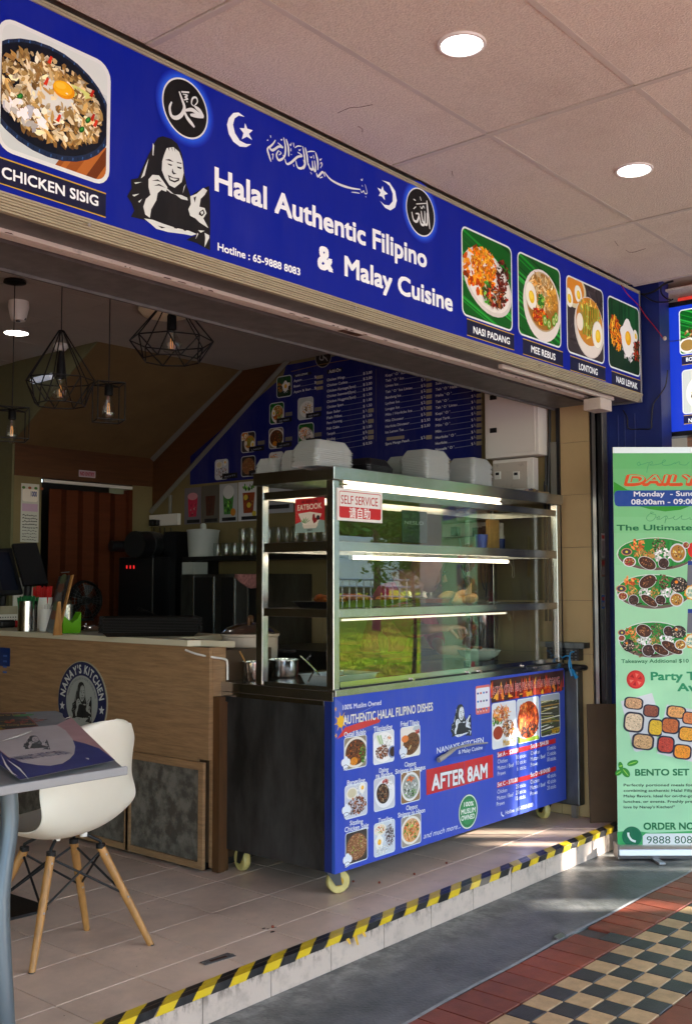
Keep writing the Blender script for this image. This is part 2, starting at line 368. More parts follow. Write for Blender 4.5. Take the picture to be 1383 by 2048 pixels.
def food(P, kind, seed, D=1.0):
    r = random.Random(seed); n = lambda k: max(3, int(k*D))
    full = [(0, 0), (1, 0), (1, 1), (0, 1)]
    if kind == 'sisig':
        P.poly(full, '#c8d6d4'); P.poly([(0, .8), (1, .75), (1, 1), (0, 1)], '#d5e0db')
        for i in range(14): x = .5+i*.05; P.poly([(x, 0), (x+.05, 0), (x+.25, .3), (x+.2, .3)], r.choice(('#6b3413', '#94501f', '#b3692c')))
        P.poly(ell(.43, .5, .62, .46), '#1b2c4a'); P.poly(ell(.43, .51, .585, .425), '#0b1220')
        for i in range(70):
            t = 2*pi*i/70; x, y = .43+.6*cos(t), .5+.44*sin(t); P.poly([(x-.006, y-.01), (x+.006, y-.01), (x+.008, y+.015), (x-.002, y+.015)], '#355a8c' if i % 2 else '#16243c')
        chunks(P, n(120), .44, .5, .52, .34, .036, ('#8b6a3a', '#a98446', '#6d4f2a'), r)
        chunks(P, n(420), .44, .52, .5, .33, .036, TAN, r, el=2)
        P.poly([(.45+.2*cos(t)*(1+.2*sin(3*t)), .5+.16*sin(t)*(1+.2*cos(4*t))) for t in [2*pi*k/30 for k in range(30)]], '#dfe5dd')
        P.poly([(.66+.16*cos(t)*(1+.2*sin(3*t)), .66+.05*sin(t)) for t in [2*pi*k/20 for k in range(20)]], '#d5dd80')
        chunks(P, n(150), .42, .45, .46, .28, .032, TAN, r, el=2.2)
        P.poly(ell(.55, .63, .105, .072, .1), '#e89a0c'); P.poly(ell(.54, .64, .09, .058, .1), '#f6b81a'); P.poly(ell(.52, .655, .05, .028, .2), '#fccb3c'); P.poly(ell(.58, .61, .012, .006), '#fff6d8')
        for x, y in ((.41, .83), (.38, .64), (.82, .7), (.83, .5), (.86, .46), (.5, .38)): P.poly([(x-.02, y-.03), (x+.01, y-.035), (x+.03, y+.03), (x+.01, y+.035)], r.choice(RD[:2]))
        for x, y in ((.15, .43), (.79, .46), (.73, .36)): P.poly(ell(x, y, .035, .02, .9), '#14601c'); P.poly(ell(x, y+.004, .02, .009, .9), '#3d9a3a')
        chunks(P, n(20), .2, .3, .2, .1, .04, ('#eef0e6', '#dfe6ee'), r)
    elif kind == 'padang':
        leafbg(P, r); P.poly(ell(.5, .47, .52, .36, -.35), '#d5d3cb'); P.poly(ell(.5, .48, .48, .32, -.35), '#e9e7df')
        chunks(P, n(70), .33, .58, .3, .27, .06, OR, r); chunks(P, n(140), .42, .66, .26, .2, .035, ('#f49a1a', '#f7b53a', '#e8760c'), r)
        chunks(P, n(60), .8, .62, .12, .2, .035, ('#5a1f16', '#7c3020', '#3a120c'), r); chunks(P, n(20), .5, .34, .12, .14, .045, GR+('#3a4a20',), r); chunks(P, n(70), .66, .34, .22, .14, .04, BR+RD+('#d88a3a',), r, el=2.4)
    elif kind == 'rebus':
        leafbg(P, r); P.poly(ell(.56, .45, .46, .46, .2), '#e3e0d8'); P.poly(ell(.57, .5, .4, .38, .2), '#b9a27a'); P.poly(ell(.57, .5, .38, .36, .2), '#a1702c')
        chunks(P, n(120), .55, .62, .3, .22, .05, NO, r, el=3); halfegg(P, .28, .52, .13, 1.35); chunks(P, n(30), .52, .5, .09, .08, .035, GR, r); chunks(P, n(60), .48, .3, .18, .1, .035, RD+OR, r)
        chunks(P, n(30), .78, .58, .12, .14, .06, ('#e8b04a', '#c98a2a'), r)
        for x, y in ((.6, .27), (.7, .24), (.82, .3), (.88, .36)): P.poly(ell(x, y, .05, .07), '#5f9a2a'); P.poly(ell(x, y, .03, .045), '#c9d98a'); P.poly(ell(x, y, .012, .02), '#5f7a1a')
    elif kind == 'lontong':
        P.poly(full, '#3a3436'); chunks(P, n(60), .5, .5, .7, .7, .06, ('#443c3e', '#2c2728', '#504648'), r, el=3)
        P.poly(ell(.18, .85, .34, .24), '#d8cfa8'); P.poly(ell(.16, .87, .3, .2), '#d88a2a'); halfegg(P, .3, .82, .1, 1.2); halfegg(P, .05, .72, .1, 1.3)
        P.poly(ell(.6, .42, .42, .42, .3), '#d6d2c8'); P.poly(ell(.6, .3, .34, .28), '#e4e0d6'); P.poly(ell(.6, .5, .37, .33, .2), '#c9882c')
        chunks(P, n(60), .6, .52, .32, .28, .05, ('#e0a83a', '#c8d060', '#e8c860', '#d8742a'), r, el=2.4)
        for i in range(9): x = .4+.05*i; P.poly([(x, .3), (x+.03, .3), (x+.08, .72), (x+.05, .72)], r.choice(('#7f9a2a', '#a7b84a', '#5f7a1c')))
        halfegg(P, .82, .36, .15, 1.3, -.2); P.poly(ell(.33, .45, .09, .12), '#f0ead8')
    elif kind == 'lemak':
        P.poly(full, '#10301a'); 
        for i in range(26): x = i/26; P.poly([(x, .55), (x+.02, .55), (x+.025, 1), (x+.005, 1)], r.choice(('#17552a', '#1f6b35', '#124020')))
        chunks(P, n(90), .22, .5, .17, .25, .045, OR, r, el=2.4, rot=.3); chunks(P, n(70), .62, .35, .22, .2, .03, RI, r); friedegg(P, .6, .5, .23)
        chunks(P, n(50), .9, .38, .12, .2, .03, RD+BR, r); halfegg(P, .86, .58, .07, 1.3)
    elif kind == 'rice_meat':
        P.poly(full, '#dfe3e6'); P.poly(ell(.5, .5, .56, .48), '#f2f3f2'); chunks(P, n(60), .65, .66, .26, .2, .035, RI, r)
        chunks(P, n(90), .4, .36, .32, .22, .05, BR+('#a0521e', '#b86a2a'), r); chunks(P, n(14), .75, .78, .1, .06, .03, OR, r); P.poly(ell(.9, .3, .2, .2), '#7d8fb8'); P.poly(ell(.92, .3, .15, .16), '#2c1710')
        for i in range(4): P.poly([(.08+.07*i, .9), (.13+.07*i, .92), (.3+.05*i, .62), (.26+.05*i, .6)], r.choice(('#9cc08a', '#dfe8c8')))
    elif kind == 'fish':
        P.poly(full, '#e8e4da'); P.poly(ell(.55, .42, .46, .36, .4), '#6d4a2c'); chunks(P, n(110), .55, .42, .4, .28, .035, BR, r, rot=.4); P.poly(ell(.2, .62, .18, .12), '#e0803a'); P.poly([(.6, .9), (1, .7), (1, 1), (.7, 1)], '#b8c4cc'); chunks(P, n(12), .85, .8, .1, .08, .05, RD, r); P.poly(ell(.45, .3, .1, .03, .8), '#d8c08a')
    elif kind == 'stew':
        P.poly(full, '#8a8270'); P.poly(ell(.52, .5, .56, .5), '#e0dcd0'); P.poly(ell(.52, .5, .48, .42), '#5c3418')
        chunks(P, n(110), .5, .55, .42, .33, .055, BR+('#8f4a1c', '#b8662a'), r, el=1.3); P.poly(ell(.42, .22, .17, .13), '#d98a1c'); chunks(P, n(30), .42, .22, .15, .1, .025, ('#e8a63a', '#c8741a'), r); chunks(P, n(26), .82, .4, .14, .28, .05, GR, r, el=2)
    elif kind == 'egg_meat':
        P.poly(full, '#c9d0dc'); chunks(P, n(50), .6, .72, .3, .2, .035, RI, r); P.poly(ell(.3, .75, .26, .19), '#e9e7dc'); P.poly(ell(.3, .76, .2, .14), '#cfc8a8'); friedegg(P, .78, .86, .15)
        chunks(P, n(110), .5, .34, .46, .28, .05, BR+('#a0421a', '#c06a2a'), r)
    elif kind == 'grilled':
        P.poly(full, '#c9cdd6'); P.poly(ell(.52, .5, .5, .46), '#e8ebee'); chunks(P, n(30), .75, .68, .2, .2, .035, RI, r); P.poly(ell(.42, .5, .3, .34, .7), '#2a1a14'); chunks(P, n(70), .42, .5, .26, .28, .04, BR+('#8a6a4a', '#c8b08a'), r, el=2.4); chunks(P, n(16), .55, .86, .16, .08, .05, RD, r)
    elif kind == 'soup':
        P.poly(full, '#8c6a44'); P.poly(ell(.5, .5, .5, .48), '#e4e6e4'); P.poly(ell(.5, .5, .42, .4), '#9aa39a'); chunks(P, n(50), .5, .5, .34, .32, .07, ('#d8dcdc', '#a8b0b0', '#4a5658', '#e8ecec'), r, el=1.8); chunks(P, n(22), .5, .28, .34, .14, .05, GR, r, el=2); chunks(P, n(10), .5, .78, .2, .08, .07, ('#e0702a', '#c8501a'), r)
    elif kind == 'mince':
        P.poly(full, '#2a2422'); P.poly(ell(.5, .48, .56, .5), '#3a322e'); P.poly(ell(.5, .5, .47, .43), '#8a5a38'); chunks(P, n(240), .5, .5, .45, .42, .03, ('#b07a50', '#c8966a', '#8f5c38', '#dab48c'), r, el=1.2); chunks(P, n(12), .5, .55, .36, .34, .035, ('#8fbf3a', '#a8d050'), r)
    elif kind == 'tapa':
        P.poly(full, '#ccd6e0'); P.poly(ell(.28, .8, .3, .18), '#e8e4d4'); chunks(P, n(26), .28, .8, .22, .12, .04, ('#e0a040', '#d8602a', '#7fae4a'), r); chunks(P, n(90), .75, .55, .22, .34, .04, ('#3a1a18', '#55282a', '#6e3a34', '#281010'), r); friedegg(P, .22, .42, .2); chunks(P, n(60), .4, .17, .34, .13, .035, RI, r)
    elif kind == 'prawn':
        P.poly(full, '#9c9488'); P.poly(ell(.5, .5, .54, .48), '#e6e2d8'); P.poly(ell(.5, .5, .44, .4), '#d8a468'); chunks(P, n(60), .5, .52, .4, .34, .075, ('#e8743a', '#f09a5c', '#d8501e', '#f4c8a0'), r, el=2.2); chunks(P, n(26), .5, .5, .38, .34, .06, GR, r, el=3)
    elif kind == 'satay':
        P.poly(full, '#dfe4e8'); chunks(P, n(26), .2, .62, .2, .12, .06, GR, r); chunks(P, n(80), .38, .76, .34, .17, .06, ('#d8702a', '#f09a4a', '#a84a14', '#f4b878'), r, el=2.6); P.poly(ell(.22, .34, .24, .19), '#f0f0ec'); P.poly(ell(.22, .34, .2, .15), '#9a3418'); chunks(P, n(70), .66, .4, .24, .2, .05, ('#8a4a1c', '#c07a38', '#5c2c10', '#e0a860'), r, el=2)
    elif kind == 'chicken':
        P.poly(full, '#cdd6dc'); P.poly(ell(.5, .5, .5, .44), '#a83a10'); chunks(P, n(100), .3, .56, .22, .36, .08, ('#e8702a', '#d8501a', '#b8380c', '#f08a3c'), r); chunks(P, n(120), .68, .5, .24, .36, .07, ('#b8400c', '#8c2c08', '#d8641c'), r); chunks(P, n(30), .5, .25, .42, .14, .06, ('#3a140a', '#2a0e06'), r); P.poly([(0, 0), (1, 0), (.9, .1), (.3, .07), (0, .16)], '#8fae3a')
    elif kind == 'otah':
        P.poly(full, '#4a4a3a')
        for i in range(46): y = r.uniform(-.02, .9); x = r.uniform(-.2, .5); a = r.uniform(-.08, .08); h = r.uniform(.01, .03); P.poly([(x, y), (x+.7, y+a), (x+.7, y+a+h), (x, y+h*.6)], r.choice(('#7f9430', '#c8bf78', '#3c5018', '#e8e0b0', '#20240c', '#b08a3a', '#f0f0e0')))
        P.poly([(0, .88), (1, .84), (1, 1), (0, 1)], '#aab4bc')
    elif kind == 'noodle':
        P.poly(full, '#c9d2cc'); P.poly(ell(.6, .45, .5, .4), '#eceee8'); chunks(P, n(140), .65, .48, .36, .28, .05, ('#e8b02a', '#f0c84a', '#c8841a', '#4a3a1c'), r, el=3)
    elif kind == 'platter':
        leafbg(P, r, 40); chunks(P, n(40), .75, .75, .3, .14, .05, OR, r); chunks(P, n(90), .45, .4, .3, .22, .035, NO+BR, r); P.poly(ell(.25, .18, .3, .18), '#e8e8e0'); P.poly(ell(.25, .18, .24, .13), '#a08040'); halfegg(P, .7, .45, .08, 1)
def picture(P, x0, y0, x1, y1, kind, seed, border='#dfe8e6', bw=.008, rad=.03, D=1.0):
    """rounded framed picture in plane coordinates"""
    P.poly(rrect(x0, y0, x1, y1, rad), border)
    P.win = rrect(x0+bw, y0+bw, x1-bw, y1-bw, max(rad-bw, .002)); a0, b0, a1, b1 = x0+bw, y0+bw, x1-bw, y1-bw
    P.fr = lambda a, b: (a0+a*(a1-a0), b0+b*(b1-b0))
    food(P, kind, seed, D); P.win = None; P.fr = None

# ------------------------------------------------------------------ materials
M = {}
M['ceil'] = mat('ceiling_board', rgb('#d9d3c4'), .95, noise=.17, nscale=105, bump=1., bscale=150, contrast=(.36, .58), vary=.03)
M['tbar'] = mat('ceiling_bar', rgb('#c4bfb4'), .6, noise=.1, nscale=8)
M['floor'] = mat('floor_tile', rgb('#dfc4ae'), .32, vary=.05, noise=.22, nscale=4, bump=.15, bscale=120)
M['riser'] = mat('riser_tile', rgb('#c8b6a8'), .55, noise=.25, nscale=14, bump=.15, bscale=150, contrast=(.3, .5), vary=.04)
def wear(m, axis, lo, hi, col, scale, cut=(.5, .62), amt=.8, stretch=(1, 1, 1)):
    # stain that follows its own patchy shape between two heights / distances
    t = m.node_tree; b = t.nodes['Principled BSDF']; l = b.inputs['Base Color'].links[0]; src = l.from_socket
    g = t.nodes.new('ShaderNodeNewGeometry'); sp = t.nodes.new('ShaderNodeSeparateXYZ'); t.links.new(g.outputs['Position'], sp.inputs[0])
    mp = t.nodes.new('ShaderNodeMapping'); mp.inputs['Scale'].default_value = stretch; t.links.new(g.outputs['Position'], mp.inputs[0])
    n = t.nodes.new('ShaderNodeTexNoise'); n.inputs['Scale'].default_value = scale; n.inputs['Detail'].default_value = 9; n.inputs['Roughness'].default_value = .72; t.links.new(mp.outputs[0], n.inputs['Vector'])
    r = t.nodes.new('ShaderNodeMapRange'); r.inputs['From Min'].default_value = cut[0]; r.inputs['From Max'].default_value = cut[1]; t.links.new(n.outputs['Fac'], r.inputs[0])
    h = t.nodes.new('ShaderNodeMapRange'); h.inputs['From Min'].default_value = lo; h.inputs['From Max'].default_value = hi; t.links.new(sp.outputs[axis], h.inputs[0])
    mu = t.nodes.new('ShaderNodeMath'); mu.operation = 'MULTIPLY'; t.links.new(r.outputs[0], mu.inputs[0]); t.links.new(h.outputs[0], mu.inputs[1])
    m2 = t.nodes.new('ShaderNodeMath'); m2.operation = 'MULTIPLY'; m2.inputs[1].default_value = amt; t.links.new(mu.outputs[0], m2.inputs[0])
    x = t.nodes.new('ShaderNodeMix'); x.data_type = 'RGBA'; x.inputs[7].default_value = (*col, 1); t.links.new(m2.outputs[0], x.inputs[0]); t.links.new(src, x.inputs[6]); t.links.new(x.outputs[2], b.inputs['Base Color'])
M['grout'] = mat('grout', rgb('#5a514a'), .9)
M['wgrout'] = mat('white_grout', rgb('#9a9c9c'), .9, noise=.3, nscale=30)
M['conc'] = mat('apron_concrete', rgb('#6f706f'), .45, noise=.6, nscale=5, bump=.5, bscale=70, col2=rgb('#474b4a'), contrast=(.36, .62))
wear(M['conc'], 1, 2.30, 2.58, rgb('#a9aaa4'), 9, (.45, .66), .75)
wear(M['conc'], 0, -9, -8, rgb('#8c8e88'), 3, (.55, .75), .5)
wear(M['conc'], 0, -9, -8, rgb('#2b2d2c'), 28, (.60, .70), .6)
wear(M['ceil'], 0, -10, -9, rgb('#9c8878'), 1.1, (.54, .8), .4)
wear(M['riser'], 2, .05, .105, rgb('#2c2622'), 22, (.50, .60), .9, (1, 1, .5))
wear(M['floor'], 0, -10, -9, rgb('#6b5a4e'), 1.7, (.52, .75), .35)
wear(M['floor'], 0, -10, -9, rgb('#3a302a'), 60, (.70, .74), .8)
M['redt'] = mat('red_tile', rgb('#9c4a34'), .5, noise=.34, nscale=14, bump=.35, bscale=200, vary=.10)
M['redt2'] = mat('brown_red_tile', rgb('#86422f'), .5, noise=.3, nscale=14, bump=.35, bscale=200, vary=.10)
M['cream'] = mat('cream_tile', rgb('#cda87a'), .5, noise=.28, nscale=16, bump=.35, bscale=200, vary=.08)
M['dark'] = mat('dark_tile', rgb('#3b3a3d'), .5, noise=.4, nscale=16, bump=.35, bscale=200, vary=.10)
M['navy'] = mat('blue_wall_paint', rgb('#11266f'), .45, noise=.15, nscale=3, bump=.15, bscale=60)
M['beige'] = mat('beige_wall_tile', rgb('#bfa77c'), .4, noise=.1, nscale=3)
M['bwall'] = mat('beige_plaster', rgb('#82754f'), .8, noise=.15, nscale=3)
M['iceil'] = mat('shop_ceiling_board', rgb('#b4aea6'), .9, noise=.1, nscale=3, bump=.4, bscale=200)
M['brownp'] = mat('brown_laminate', rgb('#5e3c20'), .5, noise=.3, nscale=4, stretch=(1, 1, 12))
M['trimg'] = mat('grey_trim', rgb('#74746c'), .5)
M['greenw'] = mat('grey_green_plaster', rgb('#70704f'), .8, noise=.1)
M['white'] = mat('white_plastic', rgb('#e4e2dc'), .4)
M['offw'] = mat('aged_white_paint', rgb('#c2b9ae'), .5, noise=.35, nscale=25, contrast=(.28, .42), bump=.1)
M['creamal'] = mat('cream_aluminium', rgb('#aaa48a'), .4, noise=.15, nscale=10)
M['greyal'] = mat('grey_shutter_metal', rgb('#716e6c'), .5, metal=.3, noise=.35, nscale=12)
M['grooves'] = mat('dark_recess', rgb('#23201c'), .8)
M['steel'] = mat('brushed_steel', rgb('#c4c5c3'), .19, metal=1., noise=.14, nscale=6, bump=.04, bscale=40)
M['steeld'] = mat('dark_steel_sheet', rgb('#777b7e'), .42, metal=1., noise=.55, nscale=5, bump=.25, bscale=9, stretch=(1, 1, .35))
M['steels'] = mat('shiny_steel', rgb('#c9c9c6'), .14, metal=1.)
M['alu'] = mat('satin_aluminium', rgb('#a9a9ab'), .35, metal=.9)
M['black'] = mat('black_plastic', rgb('#15161a'), .4)
M['blackm'] = mat('matt_black_metal', rgb('#111113'), .5, metal=.4)
M['wood'] = mat('oak_laminate', rgb('#ac8862'), .5, noise=.45, nscale=6, stretch=(1, 1, 14), bump=.1, bscale=30, contrast=(.3, .7))
M['woodd'] = mat('dark_wood_edge', rgb('#5c3d20'), .5, noise=.35, nscale=5, stretch=(8, 8, 1))
M['ply'] = mat('brown_board', rgb('#54402c'), .7, noise=.25, nscale=4)
M['stone'] = mat('grey_patterned_laminate', rgb('#77736a'), .6, noise=.6, nscale=13, col2=rgb('#4e4a43'), bump=.3, bscale=20, contrast=(.42, .6))
M['legw'] = mat('beech_leg', rgb('#b8864a'), .4, noise=.35, nscale=8, stretch=(6, 6, 1))
M['shell'] = mat('white_chair_shell', rgb('#e2dfd0'), .35, noise=.05, nscale=4)
M['quartz'] = mat('speckled_counter_top', rgb('#cfc8ae'), .3, noise=.45, nscale=120, contrast=(.28, .36))
M['tableg'] = mat('grey_table_top', rgb('#84888a'), .4, noise=.06)
M['tableleg'] = mat('grey_table_leg', rgb('#5d6870'), .35, metal=.3)
M['brownfold'] = mat('brown_folding_door', rgb('#5a2c16'), .8, spec=.15, noise=.2, nscale=3, stretch=(1, 1, 10))
M['yellowp'] = mat('yellowed_wheel', rgb('#cfc07a'), .4, noise=.25, nscale=20)
M['yellow'] = mat('yellow_plastic', rgb('#d8a818'), .4)
M['red'] = mat('red_plastic', rgb('#c01c1c'), .35)
M['redl'] = mat('red_cable', rgb('#b01414'), .5)
M['blue'] = mat('blue_plastic', rgb('#2f57b8'), .4)
M['cyan'] = mat('blue_plastic_string', rgb('#1b7fb8'), .4)
M['green'] = mat('lime_plastic', rgb('#6fbf1e'), .4)
M['dgreen'] = mat('green_plastic', rgb('#0f6a34'), .5)
M['pot'] = mat('cream_enamel', rgb('#cbbcaa'), .4)
M['clearp'] = mat('clear_takeout_plastic', rgb('#bcc2c0'), .18, spec=.8, alpha=.55)
M['soffit'] = mat('olive_brown_board', rgb('#7a6440'), .6, noise=.2, nscale=4)
M['clearp2'] = mat('frosted_bucket_plastic', rgb('#c9d2d0'), .35, alpha=.7)
M['skin'] = mat('skin', rgb('#b98564'), .5, noise=.08, nscale=12)
M['pink'] = mat('pink_cloth', rgb('#c83a66'), .8, noise=.15, nscale=20)
M['scarf'] = mat('dusty_pink_scarf', rgb('#b88a80'), .85, noise=.12, nscale=20)
M['apron'] = mat('brown_apron_cloth', rgb('#3c2a1e'), .85)
M['fried'] = mat('fried_food', rgb('#b25c20'), .5, noise=.5, nscale=40, bump=.6, bscale=60)
M['fried2'] = mat('golden_pastry', rgb('#d8a860'), .5, noise=.3, nscale=30, bump=.3, bscale=60)
M['curry'] = mat('red_curry', rgb('#b0461a'), .2, noise=.5, nscale=30)
M['rice'] = mat('cooked_rice', rgb('#e8e2d4'), .6, bump=.8, bscale=120)
M['leaf'] = mat('leaf_lining', rgb('#7a8f2a'), .5)
M['paper'] = mat('paper', rgb('#dcdad0'), .7)
M['cloth'] = mat('red_white_dishcloth', rgb('#c88a88'), .9, noise=.5, nscale=60)
M['pinkbrick'] = mat('pink_wall_tile', rgb('#c48f74'), .6, noise=.15, nscale=10)
M['lamp'] = mat('lit_diffuser', rgb('#ffffff'), .5, emit=(1, .98, .93), es=2.2)
M['tubew'] = mat('lit_warm_tube', rgb('#ffffff'), .5, emit=(1, .78, .52), es=1.1)
M['tubew2'] = mat('lit_tube', rgb('#ffffff'), .5, emit=(1, .82, .60), es=1.9)
M['tubew3'] = mat('lit_thin_tube', rgb('#ffffff'), .5, emit=(1, .84, .64), es=.22)
M['fil'] = mat('glowing_filament', rgb('#ffb060'), .5, emit=(1, .45, .1), es=.05)
M['ledr'] = mat('red_led_digits', rgb('#ff2020'), .5, emit=(1, .03, .03), es=.12)
M['screen'] = mat('dark_screen', rgb('#1d2230'), .15)
M['print'] = print_mat('printed_vinyl', .35, spec=.35)
M['printm'] = print_mat('printed_matt', .6, spec=.3)
M['lightbox'] = print_mat('backlit_print', .3, emit=.12)
M['signp'] = print_mat('sign_face_print', .45, emit=.02, spec=.15, dust=.035)
M['glass'] = glass_mat('case_glass', 2.05, tint=(.93, .96, .93))
M['glassb'] = glass_mat('clear_glass', 1.45, tint=(.95, .97, .96), rough=.03)
M['bulbg'] = glass_mat('bulb_glass', 2.0, tint=(.9, .93, .92), rough=.02)
M['drum'] = mat('cream_shade', rgb('#f2e8cc'), .5)
M['film'] = glass_mat('clear_film', 1.5, tint=(.97, .97, .97), rough=.08)
M['bark'] = mat('tree_bark', rgb('#5b4a38'), .9, noise=.4, nscale=12)
M['foli'] = mat('tree_leaf', rgb('#5a8a22'), .6, spec=.2, noise=.4, nscale=2)
M['grass'] = mat('grass', rgb('#86a428'), .9, spec=0., noise=.7, nscale=1.1, col2=rgb('#9a8436'), bump=1., bscale=40, contrast=(.36, .6))
M['asphalt'] = mat('asphalt', rgb('#4a4b4d'), .9, noise=.2)
M['blocker'] = mat('translucent_blocker', rgb('#c9cbcc'), .6)  # translucent sheet of the added sun screen, glows softly when backlit
_t = M['blocker'].node_tree; _b = _t.nodes['Principled BSDF']; _m = _t.nodes.new('ShaderNodeMixShader'); _m.inputs[0].default_value = .35; _l = _t.nodes.new('ShaderNodeBsdfTranslucent'); _l.inputs[0].default_value = (.75, .76, .78, 1)
_t.links.new(_b.outputs[0], _m.inputs[1]); _t.links.new(_l.outputs[0], _m.inputs[2]); _t.links.new(_m.outputs[0], _t.nodes['Material Output'].inputs[0])
M['slab'] = mat('painted_concrete', rgb('#b8b2a4'), .8, noise=.12, nscale=2)

# ------------------------------------------------------------------ setting: walkway
ZC = 3.04          # walkway ceiling
FZ = .12           # shop floor above the walkway
walk = MB().box(-40, 60, -2.4, 6, -.14, -.012).build('walkway_slab', M['grout']); tag(walk, kind='structure')
ap = MB()
ap.box(-3, 5.45, 2.112, 2.60, -.012, 0.0)
apron = ap.build('apron', M['conc']); tag(apron, kind='structure')
gl = MB(); gp = [(-3+.2*i, 2.105+.004*math.sin(i*1.7)+.003*math.sin(i*.6)) for i in range(44)]
for (a, b), (c_, d) in zip(gp, gp[1:]): gl.add([(a, b-.006, .002), (c_, d-.006, .002), (c_, d+.008, .003), (a, b+.008, .003)], [(0, 1, 2, 3)])
o = gl.build('white_grout_line', M['wgrout']); o.parent = apron; o.location = V3(o.location)-V3(apron.location)
pave = thing('paving', None, None, (3.3, 1.8, 0), kind='structure')
def tile_mesh(nm, dx, dy, dz, m, b=.0018):
    v = MB().box(b, dx-b, b, dy-b, -dz, 0); top = [4, 5, 7, 6]
    me = bpy.data.meshes.new(nm); 
    x0, x1, y0, y1 = 0, dx, 0, dy
    vs = [(0, 0, -dz), (dx, 0, -dz), (dx, dy, -dz), (0, dy, -dz), (0, 0, -b), (dx, 0, -b), (dx, dy, -b), (0, dy, -b), (b, b, 0), (dx-b, b, 0), (dx-b, dy-b, 0), (b, dy-b, 0)]
    fs = [(0, 3, 2, 1)] + [(i, (i+1) % 4, 4+(i+1) % 4, 4+i) for i in range(4)] + [(4+i, 4+(i+1) % 4, 8+(i+1) % 4, 8+i) for i in range(4)] + [(8, 9, 10, 11)]
    me.from_pydata(vs, [], fs); me.materials.append(m); return me
PX, PY = .108, .0985
tc = tile_mesh('cream_tile', PX-.004, PY-.004, .012, M['cream']); td = tile_mesh('dark_tile', PX-.004, PY-.004, .012, M['dark'])
tr1 = tile_mesh('red_tile', PX-.004, .194, .012, M['redt']); tr2 = tile_mesh('red_tile', PX-.004, .194, .012, M['redt2']); trb = tile_mesh('red_tile', .212, .194, .012, M['redt2'])
rnd = random.Random(3)
def put(me, x, y, z, parent, nm='tile', jit=.0008, rot=0):
    o = bpy.data.objects.new(nm, me); C.objects.link(o); o.parent = parent
    o.location = V3((x, y, z+rnd.uniform(-jit, jit)))-V3(parent.location); o.rotation_euler = (rnd.uniform(-.0015, .0015), rnd.uniform(-.0015, .0015), rot); return o
far = MB(); fard = MB(); farr = MB()
def farbox(mb, x, y, dx, dy): mb.box(x, x+dx, y, y+dy, -.012, 0)
npt = 0
for i in range(-4, 64):
    x = 3.157+PX*(i)-PX*8
    vis = 2.7 < x+.1 and x < 5.7
    if x > 7: continue
    d = rnd.random() < .06
    m_ = td if i == 15 else (tr1 if rnd.random() < .6 else tr2)
    if vis: put(m_, x, 1.906, 0, pave); npt += 1
    else: farbox(farr, x, 1.906, PX-.004, .194)
    for r in range(4):
        y = 1.902-PY*(r+1); cr = (i+r) % 2 == 0
        if vis and not (r >= 2 and x > 5.3): put(tc if cr else td, x, y, 0, pave); npt += 1
        else: farbox(far if cr else fard, x, y, PX-.004, PY-.004)
for i in range(-4, 32):
    x = 3.157+PX*2*i-PX*7
    if 3.1 < x < 4.9: put(trb, x, 1.308, 0, pave); npt += 1
    else: farbox(farr, x, 1.308, .212, .194)
for i in range(-4, 60):
    x = 3.157+PX*i-PX*8
    for r in range(4):
        y = 1.302-PY*(r+1); farbox(far if (i+r) % 2 == 0 else fard, x, y, PX-.004, PY-.004)
    farbox(farr, x, .70, PX-.004, .194)
for j in range(14):
    for i in range(-20, 40): farbox(farr, -1+.212*i*1.0, .70-.2*(j+1), .208, .196)
for mb, m_, nm in ((far, M['cream'], 'far_cream_tiles'), (fard, M['dark'], 'far_dark_tiles'), (farr, M['redt'], 'far_red_tiles')):
    o = mb.build(nm, m_, pave); o['kind'] = 'stuff'

# shop floor with its tiles and the step
sf = thing('shop_floor', None, None, (3.5, 3.5, 0), kind='structure')
box('screed', -3, 5.6, 2.586, 10, -.01, .108, M['grout'], sf)
T = .31; tf = tile_mesh('floor_tile', T-.0035, T-.0035, .012, M['floor'], .001); tfe = tile_mesh('floor_tile', T-.0035, .205, .012, M['floor'], .001); tile_edge = 1
for i in range(-7, 7):
    x = 3.499+T*i
    if x > 5.35: continue
    if x > 1.3: put(tfe, x, 2.617, FZ, sf, jit=.0004)
    for j in range(0, 12):
        y = 2.826+T*j
        if (x > .9+.4*j*.31 or j > 5): put(tf, x, y, FZ, sf, jit=.0004)
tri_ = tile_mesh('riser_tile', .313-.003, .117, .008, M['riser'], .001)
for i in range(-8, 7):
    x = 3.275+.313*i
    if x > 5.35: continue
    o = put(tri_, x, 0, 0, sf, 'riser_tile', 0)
    o.location = V3((x, 2.584, .001))-V3(sf.location); o.rotation_euler = (R(90), 0, 0)

